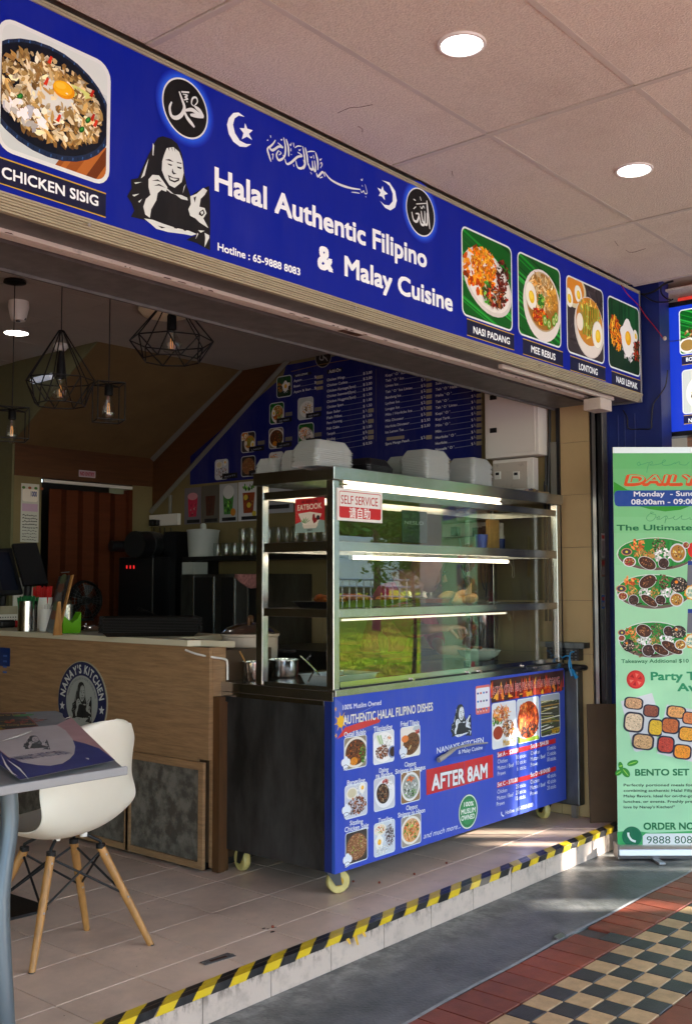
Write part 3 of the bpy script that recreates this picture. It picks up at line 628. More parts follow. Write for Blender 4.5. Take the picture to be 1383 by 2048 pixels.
# warning tape along the step edge
tp = Print(Plane((0, 0, FZ+.0015), (1, 0, 0), (0, 1, 0)), 0); tv = Print(Plane((0, 2.5745, 0), (1, 0, 0), (0, 0, 1)), 0)
tape = thing('hazard_tape', 'black and yellow striped warning tape stuck along the step edge', 'tape', (3.5, 2.6, FZ))
rt = random.Random(5)
pit = .0785; x = 1.2; i = 0
pl2 = Plane((0, 2.5745, 0), (1, 0, 0), (0, 0, 1))
while x < 5.42:
    col = '#17181a' if i % 2 == 0 else '#d9b81c'
    # two strips of tape side by side on the top, the outer one folded over the edge
    s = -.075/.045
    def X(y): return x+(2.625-y)*-1.5 if x < 4.2 else x+(2.625-y)*-.9
    tp.poly([(X(2.601), 2.601), (X(2.601)+pit, 2.601), (X(2.625)+pit, 2.625), (X(2.625), 2.625)], col)
    j = rt.uniform(-.004, .004)
    tp.poly([(X(2.576)+j, 2.5745), (X(2.576)+pit+j, 2.5745), (X(2.5995)+pit+j, 2.5995), (X(2.5995)+j, 2.5995)], col)
    e = FZ-.022-rt.uniform(0, .004)
    tv.poly([(X(2.576)+j-.02, e), (X(2.576)+pit+j-.02, e+rt.uniform(-.002, .002)), (X(2.576)+pit+j, FZ+.0015), (X(2.576)+j, FZ+.0015)], col)
    x += pit; i += 1
M['tape'] = print_mat('tape_film', .28)
tp.build('top_strip', M['tape'], tape); tv.build('folded_strip', M['tape'], tape)
tag_ = MB()
for x, l in ((3.03, .02), (3.075, .035), (3.12, .016)): tag_.add([(x, 2.572, .1), (x+.018, 2.572, .1), (x+.02, 2.565, .1-l), (x+.008, 2.562, .1-l)], [(0, 1, 2, 3)])
tag_.build('torn_flap', M['yellow'], tape)

# ------------------------------------------------------------------ walkway ceiling
ce = thing('ceiling', None, None, (3, 1, ZC), kind='structure')
box('slab', -6, 14, -1.35, 2.655, ZC+.05, ZC+.35, M['slab'], ce)
box('edge_beam', -6, 14, -1.5, -1.352, 2.87, ZC+.35, M['slab'], ce)
XS = [1.93+1.2*i for i in range(-6, 3)]+[5.30]; YS = [2.43, 1.985, 1.42]+[1.42-.565*k for k in range(1, 6)]
bars = MB(); darkj = MB()
for i in range(len(XS)-1):
    for j in range(len(YS)-1):
        x0, x1, y1, y0 = XS[i], XS[i+1], YS[j], YS[j+1]
        if j < 4 and x1 > .6: 
            o = MB().box(x0+.003, x1-.003, y0+.003, y1-.003, ZC, ZC+.012).build('panel', M['ceil'], ce)
            o.location = (0, 0, rnd.uniform(-.001, .0015)); o.rotation_euler = (rnd.uniform(-.0006, .0006), 0, 0)
        else: bars.box(x0+.003, x1-.003, y0+.003, y1-.003, ZC, ZC+.012)
o = bars.build('far_panels', M['ceil'], ce); o['kind'] = 'stuff'
tb = MB()
for y in YS[1:5]:
    for x0, x1 in zip(XS, XS[1:]): tb.box(x0+.012, x1-.012, y-.010, y+.010, ZC-.0018, ZC-.0005)
tb.build('ceiling_bar', M['tbar'], ce)
tb = MB()
for x in XS[1:-1]: tb.box(x+.004, x+.026, -1.3, 2.42, ZC-.0025, ZC-.0003)
tb.build('ceiling_bar', M['tbar'], ce)
box('joint_shadow_board', -6, 5.29, -1.3, 2.42, ZC+.0135, ZC+.02, M['grooves'], ce)
box('edge_trim', 5.285, 5.305, 1.2, 2.43, ZC-.004, ZC+.02, M['tbar'], ce)
for nx, (a, b), lab in ((0, (2.546, 1.70), 'round lit downlight in the walkway ceiling, larger and nearer one'), (1, (3.784, 1.724), 'round lit downlight in the walkway ceiling, farther one above the food pictures')):
    d = thing('downlight', lab, 'ceiling light', (a, b, ZC-.01), 'recessed downlights in the walkway ceiling')
    lathe('rim', [(.060, -.002), (.064, -.007), (.072, -.006), (.0745, 0.008)], (a, b, ZC), M['white'], d, 40, cap=False)
    lathe('diffuser', [(.061, -.003), (.0001, -.0035)], (a, b, ZC), M['lamp'], d, 40)
# more of the walkway beyond the party wall
farc = MB().box(5.52, 14, -1.35, 6, ZC, ZC+.012).build('far_ceiling', M['ceil'], ce)

# ------------------------------------------------------------------ lintel, shutter slot and jamb
YS_ = 2.44   # sign face
lin_ = thing('lintel', 'weathered metal lintel with the shutter slot under the big blue sign', 'lintel', (3, 2.7, 2.41))
box('fascia', -2, 5.43, 2.66, 2.93, 2.475, 3.2, M['greyal'], lin_)
box('soffit', -2, 5.34, 2.735, 2.955, 2.425, 2.474, M['greyal'], lin_)
box('front_angle', -2, 5.34, 2.595, 2.612, 2.405, 2.452, M['offw'], lin_, bevel=.003)
box('angle_foot', -2, 5.34, 2.6125, 2.640, 2.405, 2.410, M['offw'], lin_)
box('shutter_slot', -2, 5.34, 2.641, 2.705, 2.45, 2.474, M['grooves'], lin_)
box('slot_lip', -2, 5.34, 2.706, 2.716, 2.418, 2.474, M['greyal'], lin_)
box('inner_lip', -2, 5.34, 2.945, 2.957, 2.414, 2.424, M['greyal'], lin_)
box('slat', -2, 5.34, 2.655, 2.69, 2.425, 2.449, M['greyal'], lin_)
box('lintel_back', -2, 5.34, 2.957, 2.97, 2.43, 3.2, M['bwall'], lin_)
rs = random.Random(9); rb = MB()
for i in range(70):
    x = rs.uniform(1.2, 5.2); l = rs.uniform(.005, .05); z = rs.choice((2.4063, 2.449)); 
    rb.add([(x, 2.5943, z), (x+l, 2.5943, z+rs.uniform(-.001, .001)), (x+l*.8, 2.5943, z+.004), (x+.2*l, 2.5943, z+.003)], [(0, 1, 2, 3)])
for x0 in (3.05, 3.10): rb.box(x0, x0+.07, 2.596, 2.63, 2.4035, 2.4048)
M['rust'] = mat('rust', rgb('#4a2a18'), .9); rb.build('rust_patches', M['rust'], lin_)
# conduit with junction box under the right part of the sign
tr = thing('cable_trunking', 'cream plastic trunking with square junction box under the sign end', 'trunking', (5, 2.5, 2.41))
p0 = at(940, 695, z=2.415); 
box('trunking_rail', 4.05, 5.18, 2.50, 2.522, 2.398, 2.418, M['offw'], tr, bevel=.002)
box('junction_box', 5.02, 5.15, 2.50, 2.60, 2.335, 2.397, M['offw'], tr, bevel=.003)
# shutter guide rail (right jamb)
jb = thing('shutter_guide', 'grey metal shutter guide rail standing between beige tiles and blue wall', 'guide rail', (5.4, 2.7, FZ))
box('inner_flange', 5.345, 5.350, 2.700, 2.72, FZ, 2.43, M['alu'], jb)
box('channel_back', 5.352, 5.357, 2.665, 2.735, FZ, 2.43, M['black'], jb)
box('outer_flange', 5.365, 5.425, 2.665, 2.70, FZ, 2.43, M['greyal'], jb, bevel=.003)
box('channel_side', 5.352, 5.364, 2.69, 2.70, FZ, 2.43, M['black'], jb)

# side wall with glazed beige tiles near the opening
XW = 5.358
sw = thing('side_wall', 'beige interior side wall carrying the long blue price board', 'wall', (XW, 4.5, 0))
box('plaster', XW+.01, XW+.13, 2.95, 7.2, 0, 3.2, M['bwall'], sw)
zt = [FZ, .42, .72, 1.02, 1.32, 1.62, 1.92, 2.22, 2.43]
for a, b in zip(zt, zt[1:]): box('tile', XW, XW+.009, 2.742, 2.948, a+.001, b-.001, M['beige'], sw)
box('pillar_core', XW+.0095, XW+.13, 2.742, 2.948, 0, 3.2, M['grout'], sw)
for j in range(7):
    for k in range(4):
        y0 = 2.952+.3*j; z0 = FZ+.30*k
        if y0 < 4.9: box('tile', XW+.002, XW+.0095, y0, y0+.298, z0, z0+.298, M['beige'], sw)
# party wall, painted blue, that closes the walkway side
bw = thing('party_wall', 'blue painted party wall beside the shop opening, behind the standing banner', 'wall', (5.43, 2.5, 0))
box('render_coat', 5.43, 5.56, 2.345, 2.66, 0, 3.3, M['navy'], bw)
box('render_coat', 5.426, 5.56, 2.661, 2.80, 0, 3.3, M['navy'], bw)
for y in (2.60, 2.56, 2.50): tube('paint_ridge', [(5.4295, y, .6), (5.4295, y, 2.36)], .0025, M['navy'], bw, 6)

# ------------------------------------------------------------------ back of the shop
YB = 6.59
bk = thing('back_wall', 'dark rear wall with a boarded band above the folding door', 'wall', (4.7, YB, 0))
box('plaster_left', 4.12, 4.345, YB, YB+.12, 0, 2.19, M['bwall'], bk)
box('plaster_right', 5.17, 5.367, YB, YB+.12, 0, 2.19, M['bwall'], bk)
box('boarded_band', 4.12, 5.367, YB-.004, YB+.12, 2.191, 2.46, M['brownp'], bk)
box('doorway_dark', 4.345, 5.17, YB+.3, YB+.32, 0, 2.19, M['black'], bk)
fd = thing('folding_door', 'brown pleated folding door, nearly closed, in the rear wall', 'door', (4.8, YB, FZ))
n = 9; xs = [4.46+(5.13-4.46)*i/n for i in range(n+1)]
for i in range(n):
    ya, yb_ = (YB+.03, YB+.07) if i % 2 else (YB+.07, YB+.03)
    MB().add([(xs[i], ya, .14), (xs[i+1], yb_, .14), (xs[i+1], yb_, 2.12), (xs[i], ya, 2.12), (xs[i], ya+.008, .14), (xs[i+1], yb_+.008, .14), (xs[i+1], yb_+.008, 2.12), (xs[i], ya+.008, 2.12)],
             [(0, 1, 2, 3), (4, 7, 6, 5), (0, 4, 5, 1), (3, 2, 6, 7), (0, 3, 7, 4), (1, 5, 6, 2)]).build('door_panel', M['brownfold'], fd)
box('door_track', 4.345, 5.15, YB-.025, YB-.006, 2.155, 2.178, M['white'], fd)
box('door_post', 5.13, 5.165, YB-.01, YB+.06, .12, 2.15, M['brownfold'], fd)
ne = thing('no_entry_sign', 'small white sign with red words above the folding door', 'sign', (4.75, YB-.01, 2.22))
pl = Plane((0, YB-.007, 0), (1, 0, 0), (0, 0, 1)); P = Print(pl)
a = pl.px(158, 953); b = pl.px(191, 943); P.rect(a[0], a[1], b[0], b[1], '#d8cfd8'); P.rect(a[0]+.004, a[1]+.004, b[0]-.004, b[1]-.004, '#b89aa8')
P.text('NO ENTRY', (a[0]+.012, a[1]+.012), (b[0]-.012, a[1]+.012), (b[1]-a[1])*.5, '#a8203a', .03, px=False); P.build('sign_face', M['printm'], ne)
# poster left of the door
po = thing('prayer_poster', 'tall narrow white poster of lines of script on the rear wall', 'poster', (4.25, YB-.01, 1.7))
P = Print(pl); x0, z1 = pl.px(43, 966); x1, z0 = pl.px(77, 1085); P.rect(x0, z0, x1, z1, '#cfcfc4')
P.rect(x0+.01, z1-.13, x1-.01, z1-.04, '#efe9dd', .02); P.text('1000', (x0+.08, z1-.09), (x1-.02, z1-.09), .035, '#26408a', .03, px=False)
P.rect(x0+.01, z1-.2, x1-.01, z1-.145, '#c9a9c4')
for k in range(4): P.poly(ell(x0+.02+.05*k, z1-.03, .014, .01), ('#4a7a3a', '#a05a3a')[k % 2])
rp = random.Random(2)
for k in range(16):
    z = z1-.23-.022*k
    if z < z0+.01: break
    x = x0+.015
    while x < x1-.02:
        l = rp.uniform(.006, .018); P.stroke([(x, z), (x+l*.5, z+rp.uniform(-.004, .006)), (x+l, z)], .004 if k > 4 else .006, '#3a3a3a', taper=False); x += l+.004
P.build('poster_sheet', M['printm'], po)
# the stair soffit that cuts through the rear corner
ZI = 3.0
st = thing('stair_soffit', 'sloping brown boarded underside of a staircase with grey edge trims', 'staircase', (4.7, 6, 2.4))
def slab(name, P4, th, m, parent):
    P4 = [V3(p) for p in P4]; nn = (P4[1]-P4[0]).cross(P4[3]-P4[0]).normalized()*th
    return MB().add(P4+[p+nn for p in P4], [(3, 2, 1, 0), (4, 5, 6, 7), (0, 1, 5, 4), (1, 2, 6, 5), (2, 3, 7, 6), (3, 0, 4, 7)]).build(name, m, parent)
slab('sloping_board', [(4.10, 5.60, ZI), (XW+.01, 5.56, ZI), (XW+.01, YB-.005, 2.42), (4.10, YB-.005, 2.42)], .04, M['soffit'], st)
# fascia band on the side wall between the two trims
slab('side_fascia', [(XW+.008, 5.06, ZI), (XW+.008, 5.56, ZI), (XW+.008, YB-.006, 2.42), (XW+.008, YB-.006, 2.02)], -.02, M['brownp'], st)
tube('upper_trim', [(XW-.005, 5.55, ZI+.02), (XW-.005, YB-.02, 2.415)], .026, M['trimg'], st, 4)
tube('lower_trim', [(XW-.012, 5.04, ZI+.03), (XW-.012, YB-.012, 1.99)], .022, M['trimg'], st, 4)
slab('side_triangle', [(4.09, 5.60, ZI), (4.09, YB, 2.42), (4.09, YB, ZI), (4.09, 6.2, ZI)], .012, M['greenw'], st)
lw = thing('passage_wall', 'grey green wall of the rear passage left of the folding door', 'wall', (4.1, 7.6, 0))
box('plaster', 4.10, 4.119, YB, 9.6, 0, 3.1, M['greenw'], lw)
box('plaster_end', 3.0, 4.10, 9.5, 9.6, 0, 3.1, M['greenw'], lw)
ow = thing('far_side_wall', 'dim left side wall of the shop, out beyond the table', 'wall', (-1, 6, 0))
box('plaster', -1.2, -1.1, 2.66, 9.6, 0, 3.2, M['bwall'], ow); box('plaster', -1.2, 3.0, 9.5, 9.6, 0, 3.2, M['bwall'], ow)

# interior ceiling, panel by panel
ic = thing('shop_ceiling', None, None, (3, 5, ZI), kind='structure')
mbf = MB()
for i in range(-2, 7):
    for j in range(6):
        x0 = 2.96+.6*(i-2)*1.0; y0 = 2.98+1.2*j*.5*1.0
        if x0+.6 > XW: x1 = XW+.005
        else: x1 = x0+.597
        if x0 > XW-.05: continue
        if 1.4 < x0: MB().box(x0, x1, y0, y0+.597, ZI, ZI+.01).build('panel', M['iceil'], ic)
        else: mbf.box(x0, x1, y0, y0+.597, ZI, ZI+.01)
mbf.box(-1.1, 1.2, 2.98, 9.5, ZI+.011, ZI+.02); mbf.box(1.2, XW, 6.59, 9.5, ZI, ZI+.01)
o = mbf.build('far_panels', M['iceil'], ic); o['kind'] = 'stuff'
box('shadow_board', -1.1, XW+.12, 2.97, 9.6, ZI+.022, ZI+.2, M['grooves'], ic)

# ------------------------------------------------------------------ the big shop sign
sg = thing('shop_sign', 'long blue fascia sign with big white lettering and food pictures over the shop opening', 'shop sign', (3.4, YS_, 2.4))
SP = Plane((0, YS_, 0), (1, 0, 0), (0, 0, 1)); sx1 = 5.385; zt_, zb_ = 3.014, 2.452
box('sign_panel', .5, sx1-.008, YS_+.0005, YS_+.17, zb_, zt_, M['navy'], sg)
gm = MB()
for k, (z0, z1, d) in enumerate(((3.012, 3.017, .006), (3.0175, 3.0215, .004), (3.022, 3.026, .006), (3.0265, 3.030, .004))): gm.box(.5, sx1, YS_-d, YS_+.02, z0, z1)
gm.build('top_rail', M['creamal'], sg)
gm = MB()
for k in range(7): z1 = 2.453-.0063*k; gm.box(.5, sx1, YS_-.012+.0042*k-(.0015 if k % 2 else 0), YS_+.03, z1-.0055, z1)
gm.build('bottom_rail', M['creamal'], sg)
box('underside', .5, sx1-.01, YS_+.0305, YS_+.16, 2.418, 2.4515, M['greyal'], sg)
box('end_rail', sx1-.008, sx1+.006, YS_-.007, YS_+.17, 2.409, 3.032, M['alu'], sg, bevel=.003)
sc_ = MB()
for x in (1.74, 2.92, 3.9, 4.27, 4.93): sc_.lathe([(.0055, 0), (.005, .002), (.0001, .0025)], (x, YS_-.0135, 2.434), 10, axis='Y')
sc_.build('screw_heads', M['alu'], sg)

P = Print(SP)
P.rect(.5, zb_, sx1-.008, zt_, '#021b92')
# faint lattice in the print
rl = random.Random(4)
def seg(p, q, wdt, col): P.stroke([p, q], wdt, col, smooth=False, taper=False)
g = .30
for i in range(0, 18):
    for j in range(-1, 3):
        cx_, cy_ = .9+g*i, 2.46+g*.86*j+(g*.43 if i % 2 else 0)
        pts = [(cx_+g*.5*cos(R(60*k+30)), cy_+g*.5*sin(R(60*k+30))) for k in range(6)]
        pt2 = [(cx_+g*.5*cos(R(60*k)), cy_+g*.5*sin(R(60*k))) for k in range(6)]
        P.win = None
        for k in range(6):
            for (a, b) in ((pts[k], pts[(k+2) % 6]), (pt2[k], pt2[(k+2) % 6]), (pts[k], pts[(k+3) % 6])):
                q = [a, b]; wd = .0015
                d = V3((b[0]-a[0], b[1]-a[1])).normalized(); nx, ny = -d.y*wd, d.x*wd
                for off in (-.004, .004):
                    poly = [(a[0]+nx+off*-d.y, a[1]+ny+off*d.x), (b[0]+nx+off*-d.y, b[1]+ny+off*d.x), (b[0]-nx+off*-d.y, b[1]-ny+off*d.x), (a[0]-nx+off*-d.y, a[1]-ny+off*d.x)]
                    P.win = [(.5, zb_), (sx1-.01, zb_), (sx1-.01, zt_), (.5, zt_)]
                    P.poly(poly, (26+rl.uniform(0, 10), 52+rl.uniform(0, 14), 215))
                    P.h -= P.STEP
        P.h += P.STEP
P.win = None
for xs_ in (2.02, 3.24, 4.46): P.rect(xs_, zb_, xs_+.0016, zt_, '#04106e')
P.build('sign_print', M['signp'], sg)
W_ = '#eef6f8'
T_ = Print(SP, .0016)
def Z(ox, oy, s): return lambda a, b: (ox+a/s, oy+b/s)
T_.text('Halal Authentic Filipino', (430, 380), (851.5, 535.5), 39.5, W_, .028)
T_.text('&', (636, 535.5), (664, 543), 44, W_, .036)
T_.text('Malay Cuisine', (689, 550.5), (903, 622.5), 35.5, W_, .028)
T_.text('Hotline : 65-9888 8083', (435, 500.5), (599, 551), 14.2, W_, .022)
T_.build('lettering', M['signp'], sg, split=True)

# emblems ---------------------------------------------------------------
def glow_ring(P, c, r, n=9):
    for k in range(n): P.poly(ell(c[0], c[1], r*(1.28-.028*k), r*(1.28-.028*k), 0, 40), (12+k*3, 34+k*7, 160+k*8))
def circle_at(l, rr, t, b):
    L = SP.px(*l); Q = SP.px(*rr); T = SP.px(*t); B = SP.px(*b); return ((L[0]+Q[0])/2, (T[1]+B[1])/2), ((Q[0]-L[0])+(T[1]-B[1]))/4
E1 = Print(SP, .0022)
c1, r1 = circle_at((320, 195), (418, 234), (358, 157), (384, 278)); glow_ring(E1, c1, r1)
E1.poly(ell(*c1, r1, r1, 0, 48), '#d9dfdc'); E1.poly(ell(*c1, r1*.945, r1*.945, 0, 48), '#141314')
z7 = Z(200, 130, 3.8417)
def st_(P, L, wd, z, col='#d9dfdc', taper=True):
    for q in L: P.stroke([P.p.px(*z(*a)) for a in q], wd, col, taper=taper)
st_(E1, [[(548, 285), (532, 330), (545, 390), (580, 408), (622, 385), (645, 330), (628, 270), (605, 205)], [(640, 345), (665, 405), (700, 450), (722, 480)],
         [(648, 352), (700, 345), (745, 372), (792, 400)], [(792, 400), (760, 350), (725, 322)], [(690, 385), (740, 392), (792, 402)]], .013, z7)
st_(E1, [[(725, 322), (700, 300), (708, 258), (735, 252), (745, 285), (722, 315)], [(622, 208), (682, 212)], [(634, 225), (668, 235), (650, 250), (672, 262), (640, 270)], [(662, 278), (668, 288)]], .006, z7)
E1.build('round_emblem', M['signp'], sg)
E2 = Print(SP, .0022)
c2, r2 = circle_at((809.5, 410), (868.8, 440), (834, 376), (847, 474)); glow_ring(E2, c2, r2)
E2.poly(ell(*c2, r2, r2, 0, 48), '#d9dfdc'); E2.poly(ell(*c2, r2*.945, r2*.945, 0, 48), '#141314')
z8 = Z(420, 200, 2.881)
st_(E2, [[(1158, 645), (1168, 690), (1188, 700), (1200, 660), (1180, 655)], [(1200, 662), (1212, 715), (1232, 712), (1232, 640)], [(1212, 640), (1222, 700), (1246, 718), (1244, 650)], [(1244, 580), (1250, 640), (1262, 745)]], .0105, z8)
st_(E2, [[(1205, 558), (1212, 580)], [(1168, 572), (1180, 580)], [(1168, 628), (1182, 615)], [(1184, 600), (1240, 596)], [(1205, 612), (1215, 626), (1224, 612), (1232, 626)]], .005, z8)
E2.build('round_emblem', M['signp'], sg)
for z, cres, star in ((z7, [(1108, 400), (1060, 366), (1020, 370), (985, 410), (972, 460), (985, 530), (1020, 590), (1070, 628), (1120, 632), (1158, 610), (1120, 608), (1070, 582), (1033, 525), (1018, 460), (1030, 412), (1062, 390)],
                       [(1110, 448), (1128, 490), (1170, 503), (1140, 530), (1165, 578), (1125, 552), (1085, 572), (1098, 525), (1068, 485), (1105, 488)]),
                      (z8, [(985, 463), (1030, 476), (1062, 525), (1072, 580), (1062, 620), (1035, 637), (1005, 622), (975, 582), (1000, 604), (1028, 608), (1048, 585), (1048, 540), (1030, 495), (1005, 474)],
                       [(990, 495), (997, 520), (1020, 542), (1000, 548), (1003, 578), (985, 556), (967, 553), (978, 535), (960, 505), (982, 517)])):
    for nm_, sh_ in (('crescent', cres), ('star', star)): E3 = Print(SP, .0022); E3.tri([SP.px(*z(*a)) for a in sh_], W_); E3.build(nm_, M['signp'], sg)
E4 = Print(SP, .0022); zb5 = Z(500, 190, 5.319)
st_(E4, [[(785, 820), (850, 900), (960, 960), (1080, 995), (1165, 1005)], [(205, 545), (180, 580), (195, 640), (218, 712)], [(265, 480), (240, 520), (205, 560), (235, 590), (300, 550), (345, 560), (290, 510)],
         [(300, 590), (275, 640), (300, 695), (350, 670), (345, 640)], [(352, 455), (372, 560), (365, 640), (345, 680)], [(378, 470), (402, 560), (405, 655)],
         [(365, 680), (385, 735), (430, 720), (500, 660), (550, 650), (500, 610)], [(480, 700), (500, 770), (545, 780), (575, 740), (560, 690)],
         [(555, 548), (570, 640), (580, 740), (560, 790)], [(580, 560), (600, 650), (610, 750)], [(615, 730), (630, 780), (660, 790), (655, 700)], [(655, 740), (680, 810), (690, 790), (680, 700)],
         [(690, 612), (712, 700), (715, 800)], [(700, 830), (715, 870), (765, 820), (790, 870)]], .0085, zb5)
st_(E4, [[(470, 565), (500, 545), (545, 548)], [(600, 610), (640, 600), (685, 605)], [(700, 835), (720, 860), (760, 815)], [(1165, 1005), (1180, 1040), (1200, 1020), (1215, 1050), (1238, 1040), (1215, 950)], [(1070, 1035), (1120, 1040), (1160, 1048)],
         [(320, 470), (328, 482), (338, 470)], [(415, 520), (425, 540), (435, 510)], [(455, 510), (462, 555)], [(510, 580), (520, 592), (532, 578)], [(632, 655), (642, 668), (655, 655)], [(668, 640), (675, 680)], [(730, 680), (740, 695), (755, 675)],
         [(740, 740), (750, 720), (760, 740), (742, 780)], [(1170, 895), (1182, 910), (1190, 890)], [(1182, 960), (1190, 975)], [(1220, 1080), (1228, 1088)], [(175, 485), (188, 480)], [(210, 430), (215, 455)], [(225, 640), (240, 630), (232, 690)],
         [(305, 600), (325, 620), (300, 640)], [(455, 740), (460, 765)], [(635, 820), (650, 845)], [(735, 885), (765, 872)], [(238, 570), (252, 590)], [(430, 570), (428, 600)], [(430, 632), (436, 640)]], .0042, zb5)
E4.build('script_line', M['signp'], sg)

# portrait logo, defined once in sign coordinates and reused ----------------
BLK = [(415, 600), (440, 560), (480, 548), (545, 568), (590, 605), (625, 680), (640, 760), (650, 860), (665, 930), (695, 1015), (715, 990), (770, 955), (835, 930), (843, 1050), (843, 1425), (790, 1400), (740, 1370), (660, 1345), (700, 1320), (735, 1310), (560, 1270), (420, 1225), (330, 1190), (235, 1168), (260, 1120), (240, 1065), (205, 1010), (240, 950), (235, 880), (290, 870), (330, 780), (370, 690), (395, 640)]
WHT = [[(510, 640), (560, 632), (605, 670), (630, 740), (640, 830), (625, 900), (570, 945), (530, 925), (495, 870), (472, 810), (475, 740), (490, 690)],
       [(370, 880), (400, 845), (450, 850), (480, 890), (515, 940), (505, 975), (470, 960), (440, 985), (430, 1040), (390, 1110), (380, 1175), (345, 1150), (330, 1090), (350, 1030), (385, 1000), (370, 940)],
       [(575, 995), (620, 1000), (665, 1020), (672, 1042), (620, 1030)], [(500, 940), (560, 990), (600, 1005), (540, 985), (505, 955)],
       [(690, 1010), (740, 990), (790, 945), (820, 965), (800, 1000), (770, 1030), (760, 1090), (800, 1100), (815, 1140), (790, 1180), (830, 1255), (760, 1210), (730, 1180), (690, 1160), (675, 1110), (695, 1070)],
       [(335, 1180), (400, 1190), (480, 1220), (570, 1250), (680, 1275), (740, 1300), (700, 1312), (640, 1300), (520, 1285), (430, 1260), (390, 1225)],
       [(403, 600), (413, 620), (407, 700), (400, 690)], [(370, 720), (340, 850), (312, 872), (345, 780)], [(640, 940), (655, 915), (632, 990)], [(245, 1000), (300, 990), (260, 1012)], [(260, 905), (320, 900), (270, 915)], [(290, 1050), (320, 1030), (300, 1060)],
       [(800, 1290), (835, 1310), (835, 1330), (800, 1400), (805, 1330)], [(750, 1270), (800, 1275), (770, 1290)], [(730, 1340), (745, 1290), (752, 1300)]]
BL2 = [[(495, 730), (530, 724), (565, 748), (530, 738)], [(515, 757), (552, 768), (545, 778), (522, 768)], [(588, 780), (626, 790), (618, 802), (592, 792)], [(585, 745), (625, 755), (622, 762), (590, 755)], [(553, 795), (562, 825), (585, 838), (560, 842), (548, 825)],
       [(518, 845), (560, 866), (606, 870), (605, 890), (570, 905), (530, 888)], [(395, 890), (440, 880), (470, 900), (435, 892)], [(410, 930), (450, 915), (500, 945), (450, 928)], [(520, 640), (528, 638), (530, 665)], [(545, 637), (552, 636), (555, 668)], [(565, 640), (572, 645), (575, 672)],
       [(760, 1130), (790, 1110), (802, 1140), (780, 1165), (755, 1150)], [(715, 1020), (735, 1010), (725, 1060)], [(560, 1230), (600, 1235), (590, 1260), (565, 1255)], [(620, 1255), (680, 1262), (650, 1278)], [(440, 1235), (500, 1250), (470, 1256)]]
WH3 = [[(530, 862), (560, 872), (597, 878), (570, 892), (538, 880)], [(768, 1132), (785, 1122), (792, 1140), (778, 1152)]]
def lg(pts): return [SP.px(*z7(*a)) for a in pts]
LOGO = [('k', lg(BLK))]+[('w', lg(a)) for a in WHT]+[('k', lg(a)) for a in BL2]+[('w', lg(a)) for a in WH3]
_xs = [p[0] for p in LOGO[0][1]]; _ys = [p[1] for p in LOGO[0][1]]; LX, LY, LW, LH = min(_xs), min(_ys), max(_xs)-min(_xs), max(_ys)-min(_ys)
def logo(P, x0, y0, wd, ht, k='#17171b', wcol='#d3ddd9', f=None):
    for c, pts in LOGO:
        q = [(x0+(a-LX)/LW*wd, y0+(b-LY)/LH*ht) for a, b in pts]
        if f: q = [f(*a) for a in q]
        P.tri(q, k if c == 'k' else wcol)
E5 = Print(SP, .0022); logo(E5, LX, LY, LW, LH); E5.build('portrait', M['signp'], sg)

def pic_on(root, plane, L, Rr, T, B, kind, seed, m=None, bw=.008, rad=.035, D=1., name='food_picture', base=.0012, x0=None, border='#dde6e3'):
    a = plane.px(*L)[0] if x0 is None else x0; b = plane.px(*Rr)[0]; t = plane.px(*T)[1]; q = plane.px(*B)[1]
    P = Print(plane, base); picture(P, a, q, b, t, kind, seed, border=border, bw=bw, rad=rad, D=D)
    P.build(name, m or M['signp'], root); return a, q, b, t
def label_on(root, plane, tl, trr, bl, br, body, p0, p1, h, name='caption'):
    P = Print(plane, .0012); a = plane.px(*tl); b = plane.px(*trr); c = plane.px(*bl); d = plane.px(*br)
    zt = (a[1]+b[1])/2; zb = (c[1]+d[1])/2; x0 = (a[0]+c[0])/2; x1 = (b[0]+d[0])/2
    P.rect(x0, zb, x1, zt, '#171a38'); P.rect(x0, zt-.0035, x1, zt, '#c9a61a'); P.rect(x0, zb, x1, zb+.003, '#c9a61a')
    P.text(body, p0, p1, h, W_, .022); P.build(name, M['signp'], root)
pic_on(sg, SP, (0, 200), (220, 240), (110, 79), (110, 338), 'sisig', 11, rad=.05, bw=.012, D=1.5, x0=SP.px(220, 240)[0]-(SP.px(220, 240)[0]-SP.px(122, 175)[0])/.46)
label_on(sg, SP, (-40, 302.5), (212, 384), (-40, 357), (211, 434), 'CHICKEN SISIG', (4, 354.5), (196, 412.5), 20.5)
SZ = .8
pic_on(sg, SP, (922, 560), (1023, 590), (968, 471), (976, 648), 'padang', 12, D=1.6)
label_on(sg, SP, (931, 635.5), (1026.7, 669.5), (934, 670), (1027, 702), 'NASI PADANG', (945.7, 666), (1018, 689), 13)
pic_on(sg, SP, (1034, 580), (1120, 620), (1071, 518), (1081, 684), 'rebus', 13, D=1.6)
label_on(sg, SP, (1043.7, 675.5), (1124, 704), (1044.6, 707.6), (1125, 735), 'MEE REBUS', (1061, 704), (1109, 720.8), 12.6)
pic_on(sg, SP, (1131.5, 625), (1206, 655), (1163, 562.8), (1173, 718), 'lontong', 14, D=1.6)
label_on(sg, SP, (1138.6, 710), (1209, 735.4), (1139, 740), (1209.7, 763.6), 'LONTONG', (1156.5, 738.5), (1193.4, 750.4), 12)
pic_on(sg, SP, (1214.5, 665), (1277.8, 690), (1242, 602), (1249, 745), 'lemak', 15, D=1.6)
label_on(sg, SP, (1221, 740), (1281.5, 762.5), (1222.3, 768.7), (1281.8, 788.5), 'NASI LEMAK', (1231.3, 764), (1273, 778.5), 11.6)

SZ = 1.0
